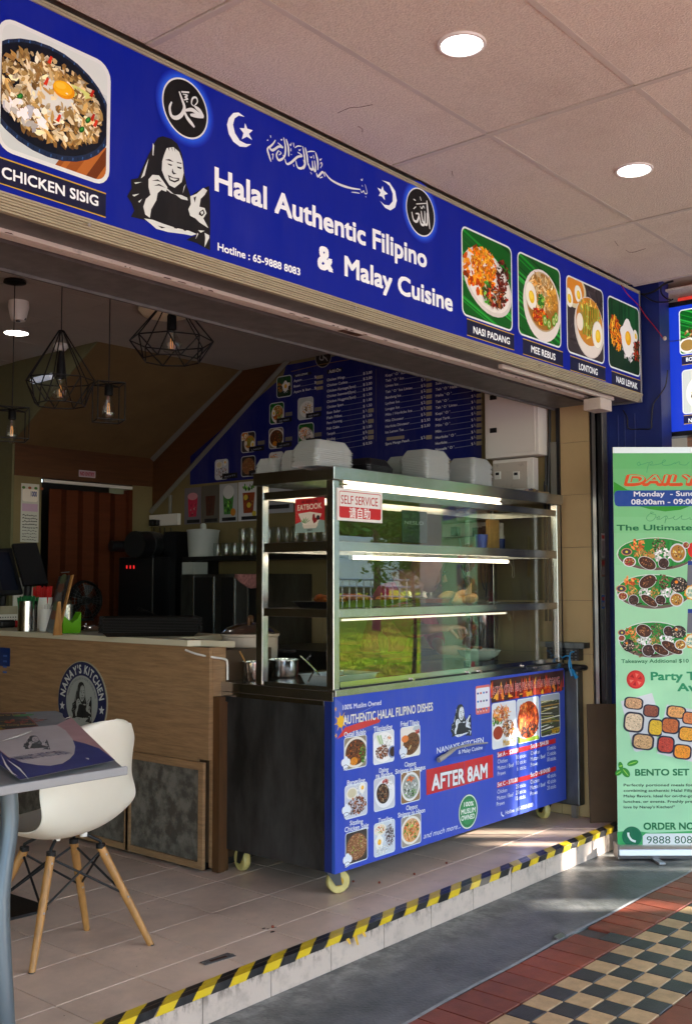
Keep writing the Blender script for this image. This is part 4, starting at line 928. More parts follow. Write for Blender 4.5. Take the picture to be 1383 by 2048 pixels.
# ------------------------------------------------------------------ lightbox menu on the far right
XB = 5.62
lb = thing('lightbox_menu', 'black framed backlit blue menu board on the right, cut by the photo edge', 'menu board', (XB, 2.2, 2.2))
LP = Plane((XB, 0, 0), (0, -1, 0), (0, 0, 1))
a = LP.px(1321, 609); b = LP.px(1334, 872); yl = max(-a[0], -b[0]); ztop = LP.px(1321, 609)[1]+.0; zbt = LP.px(1336, 874)[1]
y1 = -(a[0]+b[0])/2; y0 = y1-.46
box('frame_side', XB, XB+.09, y1-.022, y1, zbt, ztop, M['black'], lb, bevel=.002); box('frame_side', XB, XB+.09, y0, y0+.022, zbt, ztop, M['black'], lb)
box('frame_top', XB, XB+.09, y0+.0222, y1-.0222, ztop-.026, ztop, M['black'], lb); box('frame_bottom', XB, XB+.09, y0+.0222, y1-.0222, zbt, zbt+.026, M['black'], lb)
box('lightbox_body', XB+.012, XB+.088, y0+.0222, y1-.0222, zbt+.0262, ztop-.0262, M['navy'], lb)
LQ = Plane((XB+.011, 0, 0), (0, -1, 0), (0, 0, 1)); P = Print(LQ); P.rect(-y1+.022, zbt+.026, -y0-.022, ztop-.026, '#1438c0')
P.build('menu_face', M['lightbox'], lb)
pic_on(lb, LQ, (1357, 660), (1420, 660), (1383, 616), (1375, 708), 'platter', 31, M['lightbox'], .006, .02, name='menu_picture')
pic_on(lb, LQ, (1363, 780), (1425, 780), (1383, 738), (1383, 827), 'noodle', 32, M['lightbox'], .006, .02, name='menu_picture')
P = Print(LQ, .0012)
for q, body, p0, p1, h in (((1362, 713, 731), 'BORTSILOG', (1371, 723), (1425, 716), 7.5), ((1366, 831, 849), 'NASI GORENG', (1376, 845), (1440, 838), 8)):
    x = LQ.px(q[0], q[1]); y = LQ.px(q[0], q[2]); P.rect(x[0], y[1], x[0]+.3, x[1], '#171a48'); P.rect(x[0], y[1], x[0]+.3, y[1]+.003, '#c9a61a'); P.rect(x[0], x[1]-.003, x[0]+.3, x[1], '#c9a61a')
    P.text(body, p0, p1, h, W_, .02)
P.build('lettering', M['lightbox'], lb, split=True)
# wall with pink tiles behind it
pk = thing('tiled_column', 'column faced with pinkish square tiles behind the framed menu board', 'column', (5.8, 1.9, 0))
box('column_core', 5.745, 6.0, 1.92, 2.33, 0, 3.04, M['wgrout'], pk)
for j in range(2):
    for k in range(13):
        yy = 2.33-.205*(j+1); zz = .02+.2*k
        if zz > 1.4: box('tile', 5.735, 5.744, yy+.002, yy+.203, zz+.002, zz+.198, M['pinkbrick'], pk)
ns = thing('neighbour_sign', 'bright orange and red sign edge glimpsed above the menu board', 'sign', (5.9, 2.0, 2.85))
P = Print(Plane((5.70, 0, 0), (0, -1, 0), (0, 0, 1)), 0)
a = P.p.px(1354, 600); b = P.p.px(1395, 556); P.rect(a[0], a[1]-.05, b[0]+.3, b[1]+.02, '#c8372c'); 
P.fr = lambda u, v: (a[0]+u*.3, a[1]-.02+v*.14); chunks(P, 90, .45, .75, .5, .4, .07, ('#e8a24a', '#f2c06a', '#c8742a'), random.Random(8)); P.fr = None
P.build('sign_face', M['lightbox'], ns); box('sign_case', 5.7005, 5.733, 1.75, 2.2, 2.72, 2.98, M['black'], ns)

# cables on the blue wall
def cab(name, pts, r, m, label, cat='cable', **k): 
    o = tube(name, curve_pts(pts, 6), r, m); tag(o, label, cat, **k); return o
def A(L, x): return [at(u, v, x=x) for u, v in L]
cab('cable', A([(1245, 820), (1253, 835), (1254, 850), (1258, 858), (1280, 858), (1300, 857), (1302, 840), (1305, 810), (1318, 790), (1330, 770), (1334, 740)], 5.424), .0035, M['black'], 'black cable looping down the blue wall from the sign box')
cab('cable', [at(1241, 570, y=2.43), at(1255, 590, y=2.40), at(1275, 610, y=2.41)]+A([(1290, 632), (1305, 650), (1318, 667), (1325, 677)], 5.42), .0022, M['redl'], 'thin red wire slanting across the blue wall to a taped joint')
cab('cable', A([(1272, 588), (1290, 588), (1308, 582), (1322, 572), (1332, 566), (1345, 562)], 5.41), .006, M['black'], 'thick black cable sagging under the ceiling edge')
cab('cable', A([(1285, 590), (1300, 600), (1315, 604), (1335, 603), (1345, 598)], 5.41), .004, M['black'], 'thin black cable looping above the menu board corner')
cab('cable', A([(1321, 570), (1321, 585), (1330, 596), (1340, 600)], 5.40), .004, M['black'], 'short black cable curling at the menu board top')
cab('cable', A([(1333, 682), (1345, 682), (1358, 680), (1383, 672), (1400, 665)], 5.60), .0022, M['greyal'], 'grey wire crossing the menu board face')
jt = lathe('wire_joint', [(.0001, -.012), (.009, -.008), (.011, .004), (.005, .012), (.0001, .013)], at(1328, 677, x=5.41), M['offw'], n=10); tag(jt, 'taped white wire joint on the menu board frame', 'wire joint')
for k, (u0, u1) in enumerate(((1200, 1208), )): pass
stk = thing('frame_sticker', 'narrow strip of stickers on the shutter guide rail', 'sticker', (5.36, 2.66, 1.5))
P = Print(Plane((0, 2.6645, 0), (1, 0, 0), (0, 0, 1)))
for v0, v1, c in ((1067, 1115, '#b9b4b0'), (1119, 1153, '#8a5a3c'), (1190, 1217, '#3a5f9a')):
    a = P.p.px(1202, v1); b = P.p.px(1208, v0); P.rect(a[0], a[1], b[0], b[1], c)
    P.rect(a[0]+.004, a[1]+.01, b[0]-.004, b[1]-.04, '#8a8280'); P.rect(a[0]+.004, b[1]-.03, b[0]-.004, b[1]-.01, '#a8281e')
P.build('sticker_print', M['print'], stk)
# leaning board, bin, ledge
lbd = thing('leaning_board', 'square brown board leaning by the shutter guide, behind the banner', 'board', (5.3, 2.8, FZ))
slab('board_sheet', [(5.245, 2.715, FZ), (5.385, 2.585, FZ), (5.40, 2.602, .755), (5.26, 2.732, .755)], -.012, M['ply'], lbd)

# ------------------------------------------------------------------ the serving cart
CX0, CX1, CY0, CY1, CYB = 3.32, 5.272, 2.88, 3.345, 3.64
ct = thing('serving_cart', 'stainless steel food serving cart on castors with glass display case and blue menu panel', 'food cart', (4.3, 3.2, FZ))
# body
box('side_panel', CX0, CX0+.012, CY0+.055, CYB-.02, .222, .922, M['steeld'], ct); box('side_panel', CX1-.012, CX1, CY0+.02, CYB-.02, .222, .922, M['steeld'], ct)
box('back_panel', CX0+.013, CX1-.013, CYB-.034, CYB-.021, .222, .922, M['steeld'], ct)
box('bottom_plate', CX0+.013, CX1-.013, CY0+.02, CYB-.035, .222, .24, M['steeld'], ct)
box('corner_strip', CX0, CX0+.02, CY0+.0125, CY0+.0545, .222, .93, M['navy'], ct)
box('work_top', CX0-.004, CX1+.004, CY0+.004, CYB, .924, .968, M['steel'], ct, bevel=.003)
box('seam_strip', CX0-.002, CX0+.002, CY0+.06, CYB-.03, .905, .923, M['steels'], ct)
box('front_strip', CX0-.004, CX1+.004, CY0-.010, CY0+.0035, .945, .974, M['steel'], ct, bevel=.002)
box('track', CX0+.045, CX1-.045, CY0+.006, CY0+.030, .9685, .984, M['steels'], ct)
box('track', CX0+.045, CX1-.045, CY0+.0, CY0+.004, .9745, .980, M['black'], ct)
box('bottom_rail', CX0+.045, CX1-.045, CY0+.008, CY0+.020, .9845, 1.003, M['steels'], ct)
for x in (3.86, 4.32, 4.42, 4.84): box('track_stop', x, x+.018, CY0-.004, CY0+.005, .9745, .986, M['steels'], ct)
# posts
for x, y in ((CX0, CY0+.005), (CX1-.04, CY0+.005), (CX0, CY1-.04), (CX1-.04, CY1-.04)): box('post', x, x+.04, y, y+.04, .9685, 1.857, M['steel'], ct, bevel=.003)
for x0 in (CX0,): pass
box('roof_tray', CX0-.006, CX1+.016, CY0-.004, CY1+.015, 1.858, 1.914, M['steel'], ct, bevel=.002)
def rails(z0, z1, nm='rail', front=True):
    if front: box(nm, CX0+.0405, CX1-.0405, CY0+.008, CY0+.034, z0, z1, M['steel'], ct, bevel=.0015)
    box(nm, CX0+.006, CX0+.034, CY0+.0455, CY1-.0405, z0, z1, M['steel'], ct, bevel=.0015)
    box(nm, CX1-.034, CX1-.006, CY0+.0455, CY1-.0405, z0, z1, M['steel'], ct)
    box(nm, CX0+.0405, CX1-.0405, CY1-.034, CY1-.010, z0, z1, M['steel'], ct)
rails(1.793, 1.826); 
for z0, z1 in ((1.556, 1.598), (1.273, 1.309)):
    rails(z0, z1); box('shelf_plate', CX0+.036, CX1-.036, CY0+.036, CY1-.036, z1-.010, z1-.003, M['steel'], ct)
box('side_sill', CX0+.006, CX0+.03, CY0+.0455, CY1-.0405, .9685, .985, M['steel'], ct)
# glass
GY = CY0+.012
box('glass_pane', CX0+.042, 4.36, GY-.001, GY+.003, 1.0035, 1.792, M['glass'], ct); box('glass_pane', 4.33, CX1-.042, GY+.0055, GY+.0085, 1.0035, 1.792, M['glass'], ct)
o = box('side_glass', CX0+.016, CX0+.019, CY0+.046, CY1-.041, .986, 1.792, M['film'], ct)
# lamps
def lamp_tube(a, b, m, nm='lamp_tube', r=.0085):
    t = tube(nm, [a, b], r, m, ct, 14); ends = MB().tube([a, V3(a)+V3((-.012, 0, 0))], r+.0015, 12).tube([b, V3(b)+V3((.012, 0, 0))], r+.0015, 12).build('lamp_socket', M['white'], t, smooth=True); return t
ly = 2.985
def lx(u, v, y): return at(u, v, y=y)
a = at(640, 970, y=3.13); b = at(985, 1000, y=3.13)
lamp_tube((3.50, 2.99, 1.842), (4.80, 2.99, 1.842), M['tubew']); lamp_tube((3.68, 3.12, 1.842), (5.0, 3.12, 1.842), M['tubew'])
lamp_tube((3.60, 3.02, 1.535), (4.92, 3.02, 1.535), M['tubew2']); lamp_tube((3.5, 3.0, 1.257), (4.86, 3.0, 1.257), M['tubew3'], r=.005)
tube('lamp_wire', curve_pts([(4.94, 3.02, 1.535), (4.99, 3.03, 1.50), (4.97, 3.02, 1.455), (5.01, 3.03, 1.46), (5.03, 3.05, 1.55)]), .0018, M['creamal'], ct, 5)
tube('lamp_wire', curve_pts([(4.82, 2.99, 1.84), (4.9, 3.0, 1.81), (4.96, 3.0, 1.805), (5.02, 3.05, 1.84)]), .0018, M['creamal'], ct, 5)
tube('lamp_wire', curve_pts([(4.88, 3.0, 1.257), (4.89, 3.0, 1.23), (4.91, 3.0, 1.22), (4.93, 3.02, 1.27)]), .0015, M['creamal'], ct, 5)
# castors
def castor(x, y, yaw, label=None):
    root = ct
    c = V3((x, y, FZ)); ax = V3((cos(yaw), sin(yaw), 0)); wd = V3((-sin(yaw), cos(yaw), 0))
    f = MB(); f.box(x-.035, x+.035, y-.035, y+.035, .216, .2215)
    for s_ in (-1, 1): f.add([c+wd*.02*s_+ax*(-.03)+V3((0, 0, .096)), c+wd*.02*s_+ax*.03+V3((0, 0, .096)), c+wd*.02*s_+ax*.040+V3((0, 0, .036)), c+wd*.02*s_+ax*.012+V3((0, 0, .036)),
                           c+wd*.023*s_+ax*(-.03)+V3((0, 0, .096)), c+wd*.023*s_+ax*.03+V3((0, 0, .096)), c+wd*.023*s_+ax*.040+V3((0, 0, .036)), c+wd*.023*s_+ax*.012+V3((0, 0, .036))], [(0, 1, 2, 3), (7, 6, 5, 4), (0, 4, 5, 1), (1, 5, 6, 2), (2, 6, 7, 3), (3, 7, 4, 0)])
    k = f.build('castor', M['steeld'], root)
    wc = c+ax*.028+V3((0, 0, .050)); n = 28; prof = [(.020, -.016), (.046, -.0165), (.050, -.011), (.050, .011), (.046, .0165), (.020, .016)]; vs = []; fs = []
    for r_, h in prof:
        for q in range(n): t = 2*pi*q/n; vs.append(wc+ax*r_*cos(t)+V3((0, 0, r_*sin(t)))+wd*h)
    for i in range(len(prof)-1):
        for q in range(n): a_, b_ = i*n+q, i*n+(q+1) % n; fs.append((a_, b_, b_+n, a_+n))
    MB().add(vs, fs).build('wheel', M['yellowp'], k, smooth=True)
    vs = []; prof = [(.0001, -.0175), (.012, -.0175), (.0205, -.013), (.0205, .013), (.012, .0175), (.0001, .0175)]; fs = []
    for r_, h in prof:
        for q in range(n): t = 2*pi*q/n; vs.append(wc+ax*r_*cos(t)+V3((0, 0, r_*sin(t)))+wd*h)
    for i in range(len(prof)-1):
        for q in range(n): a_, b_ = i*n+q, i*n+(q+1) % n; fs.append((a_, b_, b_+n, a_+n))
    MB().add(vs, fs).build('hub', M['yellow'], k, smooth=True)
castor(3.375, 2.945, R(150)+pi); castor(5.17, 2.945, R(64)); castor(3.375, 3.46, R(76)); castor(5.17, 3.57, R(80)); 
# front panel and its print
box('front_panel', CX0-.002, CX1+.001, CY0-.004, CY0+.012, .222, .9445, M['blue'], ct)
CP = Plane((0, CY0-.0042, 0), (1, 0, 0), (0, 0, 1))
P = Print(CP, .0003)
P.rect(CX0-.002, .222, CX1+.001, .9445, '#2b48b8')
a2 = Z(640, 1330, 3.8417); a3 = Z(820, 1330, 3.8417)
def q2(L): return [CP.px(*a2(*p)) for p in L]
def q3(L): return [CP.px(*a3(*p)) for p in L]
P.tri(q2([(110, 250), (160, 290), (250, 420), (130, 470), (112, 460)]), '#4a60bc'); P.tri(q2([(170, 345), (330, 330), (460, 300), (250, 370), (165, 420)]), '#34459c'); P.tri(q2([(300, 370), (460, 290), (350, 350)]), '#7f8cc8')
P.tri(q2([(128, 570), (190, 480), (430, 400), (462, 425), (450, 450), (380, 470), (250, 510)]), '#c43a38'); P.tri(q2([(250, 515), (455, 440), (460, 480), (330, 520), (150, 580)]), '#4258b4')
c = CP.px(*a2(158, 435)); r = .024
for k in range(8):
    t = 2*pi*k/8+.2; P.tri([(c[0]+r*1.0*cos(t-.16), c[1]+r*sin(t-.16)), (c[0]+r*1.9*cos(t), c[1]+r*1.9*sin(t)), (c[0]+r*cos(t+.16), c[1]+r*sin(t+.16))], '#d8a62a')
P.poly(ell(c[0], c[1], r, r), '#e0b022')
for u, v in ((118, 340), (121, 543)):
    c = CP.px(*a2(u, v)); P.tri([(c[0]+.008*(1 if k % 2 else .45)*cos(R(36*k)), c[1]+.012*(1 if k % 2 else .45)*sin(R(36*k))) for k in range(10)], '#d8a62a')
o = P.build('panel_print', M['print'], ct)
WC = '#dfe6f0'
P = Print(CP, .0010)
P.text('100% Muslim Owned', a2(172, 345), a2(466, 305), 9.4, WC, .01)
P.text('AUTHENTIC HALAL FILIPINO DISHES', a2(176, 458), a2(862, 348), 16.5, '#dfe0d8', .02, outline=('#3a3f4a', .012))
for body, p0, p1, h in (('Oxtail Bulalo', (183, 555), (348, 528), 10.5), ('Tilapiasilog', (408, 513), (551, 489), 10.5), ('Fried Tilapia', (615, 473), (757, 456), 10.5),
                        ('Bangsilog', (205, 925), (341, 900), 10.5), ('Daing', (451, 828), (521, 816), 9.5), ('na Bangus', (426, 868), (553, 848), 9.5), ('Claypot', (645, 782), (733, 770), 9.5), ('Sinigang na Bangus', (574, 838), (803, 800), 10),
                        ('Sizzling', (225, 1232), (325, 1214), 9.5), ('Chicken Sisig', (186, 1286), (368, 1246), 10.5), ('Tapsilog', (443, 1216), (547, 1194), 10.5), ('Claypot', (657, 1116), (744, 1100), 9.5), ('Sinigang na Hipon', (594, 1173), (801, 1130), 10)):
    P.text(body, a2(*p0), a2(*p1), h*.92, '#e2eaf0', .016)
P.text('and much more...', a2(790, 1335), a2(1073, 1252), 10.5, WC, .0, italic=.35)
P.build('lettering', M['print'], ct, split=True)
SZ = .72
for L, Rr, T, B, kd, sd in (((181, 680), (355, 660), (268, 545), (268, 795), 'stew', 1), ((405, 640), (566, 620), (485, 505), (485, 755), 'rice_meat', 2), ((614, 590), (766, 570), (690, 468), (690, 706), 'fish', 3),
                            ((186, 1040), (360, 1020), (272, 912), (272, 1170), 'egg_meat', 4), ((410, 990), (571, 970), (490, 858), (490, 1112), 'grilled', 5), ((616, 940), (766, 920), (690, 812), (690, 1056), 'soup', 6),
                            ((191, 1410), (363, 1390), (277, 1270), (277, 1518), 'mince', 7), ((410, 1330), (572, 1310), (490, 1200), (490, 1458), 'tapa', 8), ((620, 1270), (772, 1250), (696, 1150), (696, 1388), 'prawn', 9)):
    pic_on(ct, CP, a2(*L), a2(*Rr), a2(*T), a2(*B), kd, sd, M['print'], bw=.0035, rad=.014, D=1.7, name='food_picture', border='#dde8ee')
SZ = 1.0
P = Print(CP, .0045)
def hat(u, v, s_=1):
    c = CP.px(*a2(u, v)); 
    for dx, dy, r_ in ((-.016, .004, .013), (.0, .012, .015), (.017, .003, .013)): P.poly(ell(c[0]+dx*s_, c[1]+dy*s_, r_*s_, r_*s_*1.15), '#dfe9f2')
    P.poly([(c[0]-.014*s_, c[1]-.028*s_), (c[0]+.013*s_, c[1]-.022*s_), (c[0]+.016*s_, c[1]+.004), (c[0]-.018*s_, c[1])], '#dfe9f2'); P.stroke([(c[0]-.017, c[1]-.010), (c[0], c[1]-.006), (c[0]+.016, c[1]-.012)], .002, '#1f2d58', taper=False); P.stroke([(c[0]-.016, c[1]-.024), (c[0]+.014, c[1]-.018)], .002, '#1f2d58', taper=False, smooth=False)
for u, v in ((190, 755), (195, 1120), (203, 1500), (630, 670)): hat(u, v)
c = CP.px(*a3(815, 518))
P.poly(ell(c[0], c[1]+.005, .018, .016), '#e8ebee'); P.poly(ell(c[0]+.008, c[1]-.01, .013, .013), '#e8ebee')
P.build('chef_hat_mark', M['print'], ct)
# portrait, name, after 8am, seal
P = Print(CP, .0010)
a = CP.px(*a3(307, 560)); b = CP.px(*a3(465, 300)); bb = CP.px(*a3(465, 560)); aa = CP.px(*a3(385, 300))
logo(P, a[0], (a[1]+bb[1])/2, b[0]-a[0], aa[1]-(a[1]+bb[1])/2, k='#1c2430', wcol='#d8e2ea'); P.build('portrait', M['print'], ct)
P = Print(CP, .0010)
P.text("NANAY'S KITCHEN", a3(203, 680), a3(560, 595), 11, WC, .012)
P.tri(q3([(175, 735), (190, 700), (300, 650), (420, 605), (590, 598), (575, 625), (570, 668), (440, 690), (230, 722)]), '#2742a4')
P.text('hentic Filipino', a3(300, 655), a3(468, 620), 7, WC, .008); P.text('& Malay Cuisine', a3(368, 684), a3(552, 646), 7.4, WC, .008)
P.tri(q3([(120, 805), (412, 740), (414, 922), (122, 1000)]), '#c0202a'); P.tri(q3([(414, 738), (632, 686), (634, 862), (416, 920)]), '#c8242c')
P.text('AFTER 8AM', a3(165, 962), a3(588, 862), 28.5, '#e2e6ea', .03, outline=('#2a2430', .018))
P.build('name_print', M['print'], ct, split=True)
cu = MB()
cu.tube(curve_pts([V3(CP.w(*CP.px(*a3(*p)), h)) for p, h in (((195, 728), .016), ((260, 680), .022), ((330, 640), .012), ((440, 612), .010), ((586, 597), .004))], 5), [.013]*4+[.010]*6+[.006]*6+[.004]*5 , 8, cap=True)
M['peel'] = mat('vinyl_backing', rgb('#9a968c'), .4); cu.build('peeled_flap', M['peel'], ct, smooth=True)
P = Print(CP, .0012); L = CP.px(*a3(366, 1150)); Q = CP.px(*a3(517, 1100)); t = CP.px(*a3(447, 994)); q = CP.px(*a3(430, 1262)); c = ((L[0]+Q[0])/2, (t[1]+q[1])/2); rr = ((Q[0]-L[0])+(t[1]-q[1]))/4
P.poly(ell(*c, rr, rr, 0, 44), '#1d5c3a'); P.poly(ell(*c, rr*.97, rr*.97, 0, 44), '#dfe8e2'); P.poly(ell(*c, rr*.9, rr*.9, 0, 44), '#1c8a4e')
for k in range(26): t = 2*pi*k/26; P.poly(ell(c[0]+rr*.78*cos(t), c[1]+rr*.78*sin(t), rr*.05, rr*.09, t), '#136b3a')
P.text('100%', a3(410, 1088), a3(482, 1078), 8.5, '#e8efe9', .02); P.text('MUSLIM', a3(388, 1150), a3(496, 1126), 9.5, '#e8efe9', .02); P.text('OWNED', a3(388, 1198), a3(490, 1176), 9.5, '#e8efe9', .02)
P.build('green_seal', M['print'], ct)
# payment marks sticker
P = Print(CP, .0012); L = CP.px(*a3(500, 270)); Q = CP.px(*a3(609, 260)); t = CP.px(*a3(555, 155)); q = CP.px(*a3(555, 375))
P.rect(L[0], q[1], Q[0], t[1], '#d8706c', .012); P.rect(L[0]+.003, q[1]+.03, Q[0]-.003, t[1]-.012, '#dfe3ec', .008)
for i in range(4):
    for j in range(3): x = L[0]+.012+.026*i; y = t[1]-.042-.04*j; P.rect(x, y, x+.016, y+.009, ('#3a4f9a', '#c8502a', '#2a78c0', '#7a4a8a', '#5a7a8a')[(i+j*2) % 5])
for i in range(4): x = L[0]+.014+.026*i; P.rect(x, q[1]+.01, x+.006, q[1]+.018, '#f0e0e0')
P.build('payment_sticker', M['print'], ct)
# flames header
P = Print(CP, .0010); FLM = q3([(612, 118), (1174, 38), (1173, 192), (620, 292)]); P.tri(FLM, '#3a1510')
x0 = FLM[0][0]; x1 = FLM[1][0]; zb = (FLM[2][1]+FLM[3][1])/2; ztp = (FLM[0][1]+FLM[1][1])/2
P.win = [(x0, zb), (x1, zb), (x1, ztp), (x0, ztp)]; rf = random.Random(6)
for k in range(90):
    x = rf.uniform(x0, x1); h = rf.uniform(.02, .095); wdt = rf.uniform(.008, .022); z = zb+rf.uniform(-.01, .03); cc = rf.choice(('#a8240c', '#d8461a', '#e8821c', '#f0a82a', '#7c1a0c', '#c8380f')); b_ = rf.uniform(-.02, .02)
    P.poly([(x-wdt, z), (x+wdt, z), (x+wdt*.5+b_, z+h*.6), (x+b_*1.5, z+h), (x-wdt*.7+b_*.5, z+h*.45)], cc)
P.win = None
P.text('SATAY  OTAH  BBQ PRAWN  AYAM PANGGANG', a3(628, 228), a3(1142, 142), 14, '#a81018', .012, outline=('#efe6e0', .02)); P.build('flame_header', M['print'], ct)
SZ = .75
for L, Rr, T, B, kd, sd in (((624, 470), (812, 440), (715, 283), (720, 632), 'satay', 21), ((817, 430), (988, 405), (900, 252), (905, 590), 'chicken', 22), ((997, 390), (1146, 365), (1070, 222), (1072, 540), 'otah', 23)):
    pic_on(ct, CP, a3(*L), a3(*Rr), a3(*T), a3(*B), kd, sd, M['print'], bw=.004, rad=.016, D=1.6, border='#dde8ee')
P = Print(CP, .0045)
P.text('Must Try', a3(708, 620), a3(806, 598), 11.5, '#d8a818', .02); P.text('NEW', a3(1082, 527), a3(1140, 513), 10, '#d8a818', .02)
P.build('tag_lettering', M['print'], ct, split=True)
P = Print(CP, .0010)
for L in ([(666, 670), (905, 618), (905, 655), (668, 715)], [(905, 618), (1113, 563), (1113, 600), (905, 655)], [(666, 903), (905, 845), (905, 882), (664, 945)], [(905, 845), (1115, 778), (1115, 812), (905, 882)]): P.tri(q3(L), '#c01a24')
tx = [('Set A -  $28.00', (668, 708), (829, 667), 8.2, .02), ('Set B - $44.00', (922, 641), (1058, 607), 8.2, .02), ('Set C - $70.00', (668, 936), (822, 893), 8.2, .02), ('Set D - $104.00', (922, 861), (1070, 817), 8.2, .02),
      ('Chicken', (668, 758), (744, 744), 7.8, 0), ('10 sticks', (812, 724), (886, 707), 7.8, 0), ('Mutton / Beef', (668, 806), (791, 780), 7.8, 0), ('10 sticks', (812, 768), (886, 752), 7.8, 0), ('Prawn', (668, 852), (728, 838), 7.8, 0), ('6  sticks', (816, 812), (886, 797), 7.8, 0),
      ('Chicken', (922, 693), (991, 678), 7.8, 0), ('15 sticks', (1049, 657), (1115, 642), 7.8, 0), ('Mutton / Beef', (922, 738), (1033, 712), 7.8, 0), ('15 sticks', (1049, 700), (1115, 685), 7.8, 0), ('Prawn', (922, 782), (976, 768), 7.8, 0), ('10 sticks', (1049, 742), (1115, 727), 7.8, 0),
      ('Chicken', (666, 990), (740, 973), 7.8, 0), ('25 sticks', (808, 950), (884, 933), 7.8, .01), ('Mutton / Beef', (664, 1038), (788, 1008), 7.8, 0), ('25 sticks', (808, 996), (884, 979), 7.8, .01), ('Prawn', (660, 1085), (720, 1070), 7.8, 0), ('15 sticks', (806, 1040), (880, 1022), 7.8, .01),
      ('Chicken', (920, 914), (987, 897), 7.8, 0), ('40 sticks', (1048, 872), (1115, 855), 7.8, 0), ('Mutton / Beef', (920, 958), (1033, 928), 7.8, 0), ('40 sticks', (1048, 917), (1115, 899), 7.8, 0), ('Prawn', (918, 1004), (972, 990), 7.8, 0), ('20 sticks', (1048, 960), (1115, 942), 7.8, 0),
      ('Hotline  : 65-9888 8083', (728, 1148), (938, 1085), 7.4, .012)]
for body, p0, p1, h, bd in tx: P.text(body, a3(*p0), a3(*p1), h, WC, bd)
P.stroke([CP.px(*a3(*p)) for p in ((698, 1128), (697, 1145), (706, 1158), (716, 1158))], .007, WC, taper=False)
P.build('price_lettering', M['print'], ct, split=True)

# --- signs on the cart
ss = thing('self_service_sign', 'white and red sign in two languages hung inside the top corner of the cart glass', 'sign', (3.5, CY0, 1.65))
P = Print(Plane((0, CY0+.0035, 0), (1, 0, 0), (0, 0, 1)), .002); pp = P.p; z_ = Z(600, 850, 8.644)
L = pp.px(*z_(632, 1350)); T = pp.px(*z_(1000, 1120)); B = pp.px(*z_(1000, 1670)); Rg = pp.px(*Z(500, 860, 2.766)(727, 430))
x0, x1, z0, z1 = L[0], Rg[0], B[1], T[1]
box('sign_plate', x0, x1, CY0+.0005, CY0+.005, z0, z1, M['white'], ss)
P.p = Plane((0, CY0+.0004, 0), (1, 0, 0), (0, 0, 1)); P.h = .0001
P.rect(x0, z0, x1, z1, '#e4e4e0'); P.rect(x0+.012, z0+.012, x1-.010, z1-.012, '#c01c22', .01); P.rect(x0+.015, z0+(z1-z0)*.47, x1-.013, z1-.015, '#e4e4e0', .008); P.rect(x0+.015, z0+(z1-z0)*.44, x1-.013, z0+(z1-z0)*.56, '#e4e4e0')
P.text('SELF SERVICE', z_(706, 1355), z_(1338, 1408), 16.5, '#b01c20', .006)
P.text('请自助', z_(848, 1592), z_(1208, 1612), 15.5, '#efece8', .016, px=True)
P.build('sign_print', M['print'], ss)
aw = thing('award_sticker', 'square red and teal sticker with a rooster bowl on the cart side glass', 'sticker', (CX0, 3.0, 1.6))
P = Print(Plane((CX0+.0155, 0, 0), (0, -1, 0), (0, 0, 1)), .0006); pp = P.p; z_ = Z(480, 900, 6.915)
L = pp.px(*z_(764, 900)); Q = pp.px(*z_(1170, 880)); T = pp.px(*z_(960, 665)); B = pp.px(*z_(960, 1140)); x0, x1, z0, z1 = L[0], Q[0], B[1], T[1]
P.rect(x0, z0, x1, z1, '#c02a2e', .006); P.win = rrect(x0, z0, x1, z1, .006); W2, H2 = x1-x0, z1-z0
P.poly([(x0, z0), (x1, z0), (x1, z0+H2*.33), (x0+W2*.5, z0+H2*.42), (x0, z0+H2*.26)], '#8aa39a'); 
for k in range(5): P.poly([(x0+W2*.5, z0+H2*.4), (x0-W2*.1, z0+H2*(.32+.1*k)), (x0-W2*.1, z0+H2*(.36+.1*k))], '#d04a44')
P.win = None
P.poly([(x0+W2*.1, z0+H2*.56), (x0+W2*.5, z0+H2*.6), (x0+W2*.9, z0+H2*.53), (x0+W2*.74, z0+H2*.2), (x0+W2*.28, z0+H2*.2)], '#e3dccb')
P.poly([(x0+W2*.24, z0+H2*.22), (x0+W2*.78, z0+H2*.22), (x0+W2*.7, z0+H2*.12), (x0+W2*.3, z0+H2*.12)], '#d8d0bd')
for k in range(5): t = .4+.55*k; P.tri([(x0+W2*.36, z0+H2*.26), (x0+W2*(.36+.17*cos(t)), z0+H2*(.3+.16*sin(t))), (x0+W2*(.36+.12*cos(t+.3)), z0+H2*(.28+.1*sin(t+.3)))], '#3f8f3a')
P.tri([(x0+W2*.6, z0+H2*.52), (x0+W2*.66, z0+H2*.54), (x0+W2*.68, z0+H2*.42), (x0+W2*.8, z0+H2*.42), (x0+W2*.72, z0+H2*.3), (x0+W2*.64, z0+H2*.25), (x0+W2*.58, z0+H2*.38)], '#8a1c1c'); P.poly(ell(x0+W2*.78, z0+H2*.42, W2*.06, H2*.07), '#20242a')
P.text('AS SEEN ON', z_(850, 738), z_(1072, 718), 5.2, '#201418', .02); P.text('EATBOOK', z_(797, 838), z_(1128, 802), 10.5, '#e8d8c4', .02); P.text('2023', z_(925, 1122), z_(995, 1116), 4, '#20242a', .02)
P.build('sticker_print', M['print'], aw)
nsl = thing('card_sticker', 'dark card with pale capitals stuck inside the cart glass, behind the leaf reflections', 'sticker', (4.4, 2.9, 1.65))
P = Print(Plane((0, CY0+.0325, 0), (1, 0, 0), (0, 0, 1)), .001); a = P.p.px(838, 1086); b = P.p.px(853, 1024)
x1 = P.p.px(853, 1050)[0]; x0 = P.p.px(803, 1050)[0]; P.rect(x0, a[1], x1, b[1], '#2a3d34'); P.text('NESLO', (808, 1048), (846, 1050), 6.5, '#7f8f84', .01); P.build('card_print', M['printm'], nsl)
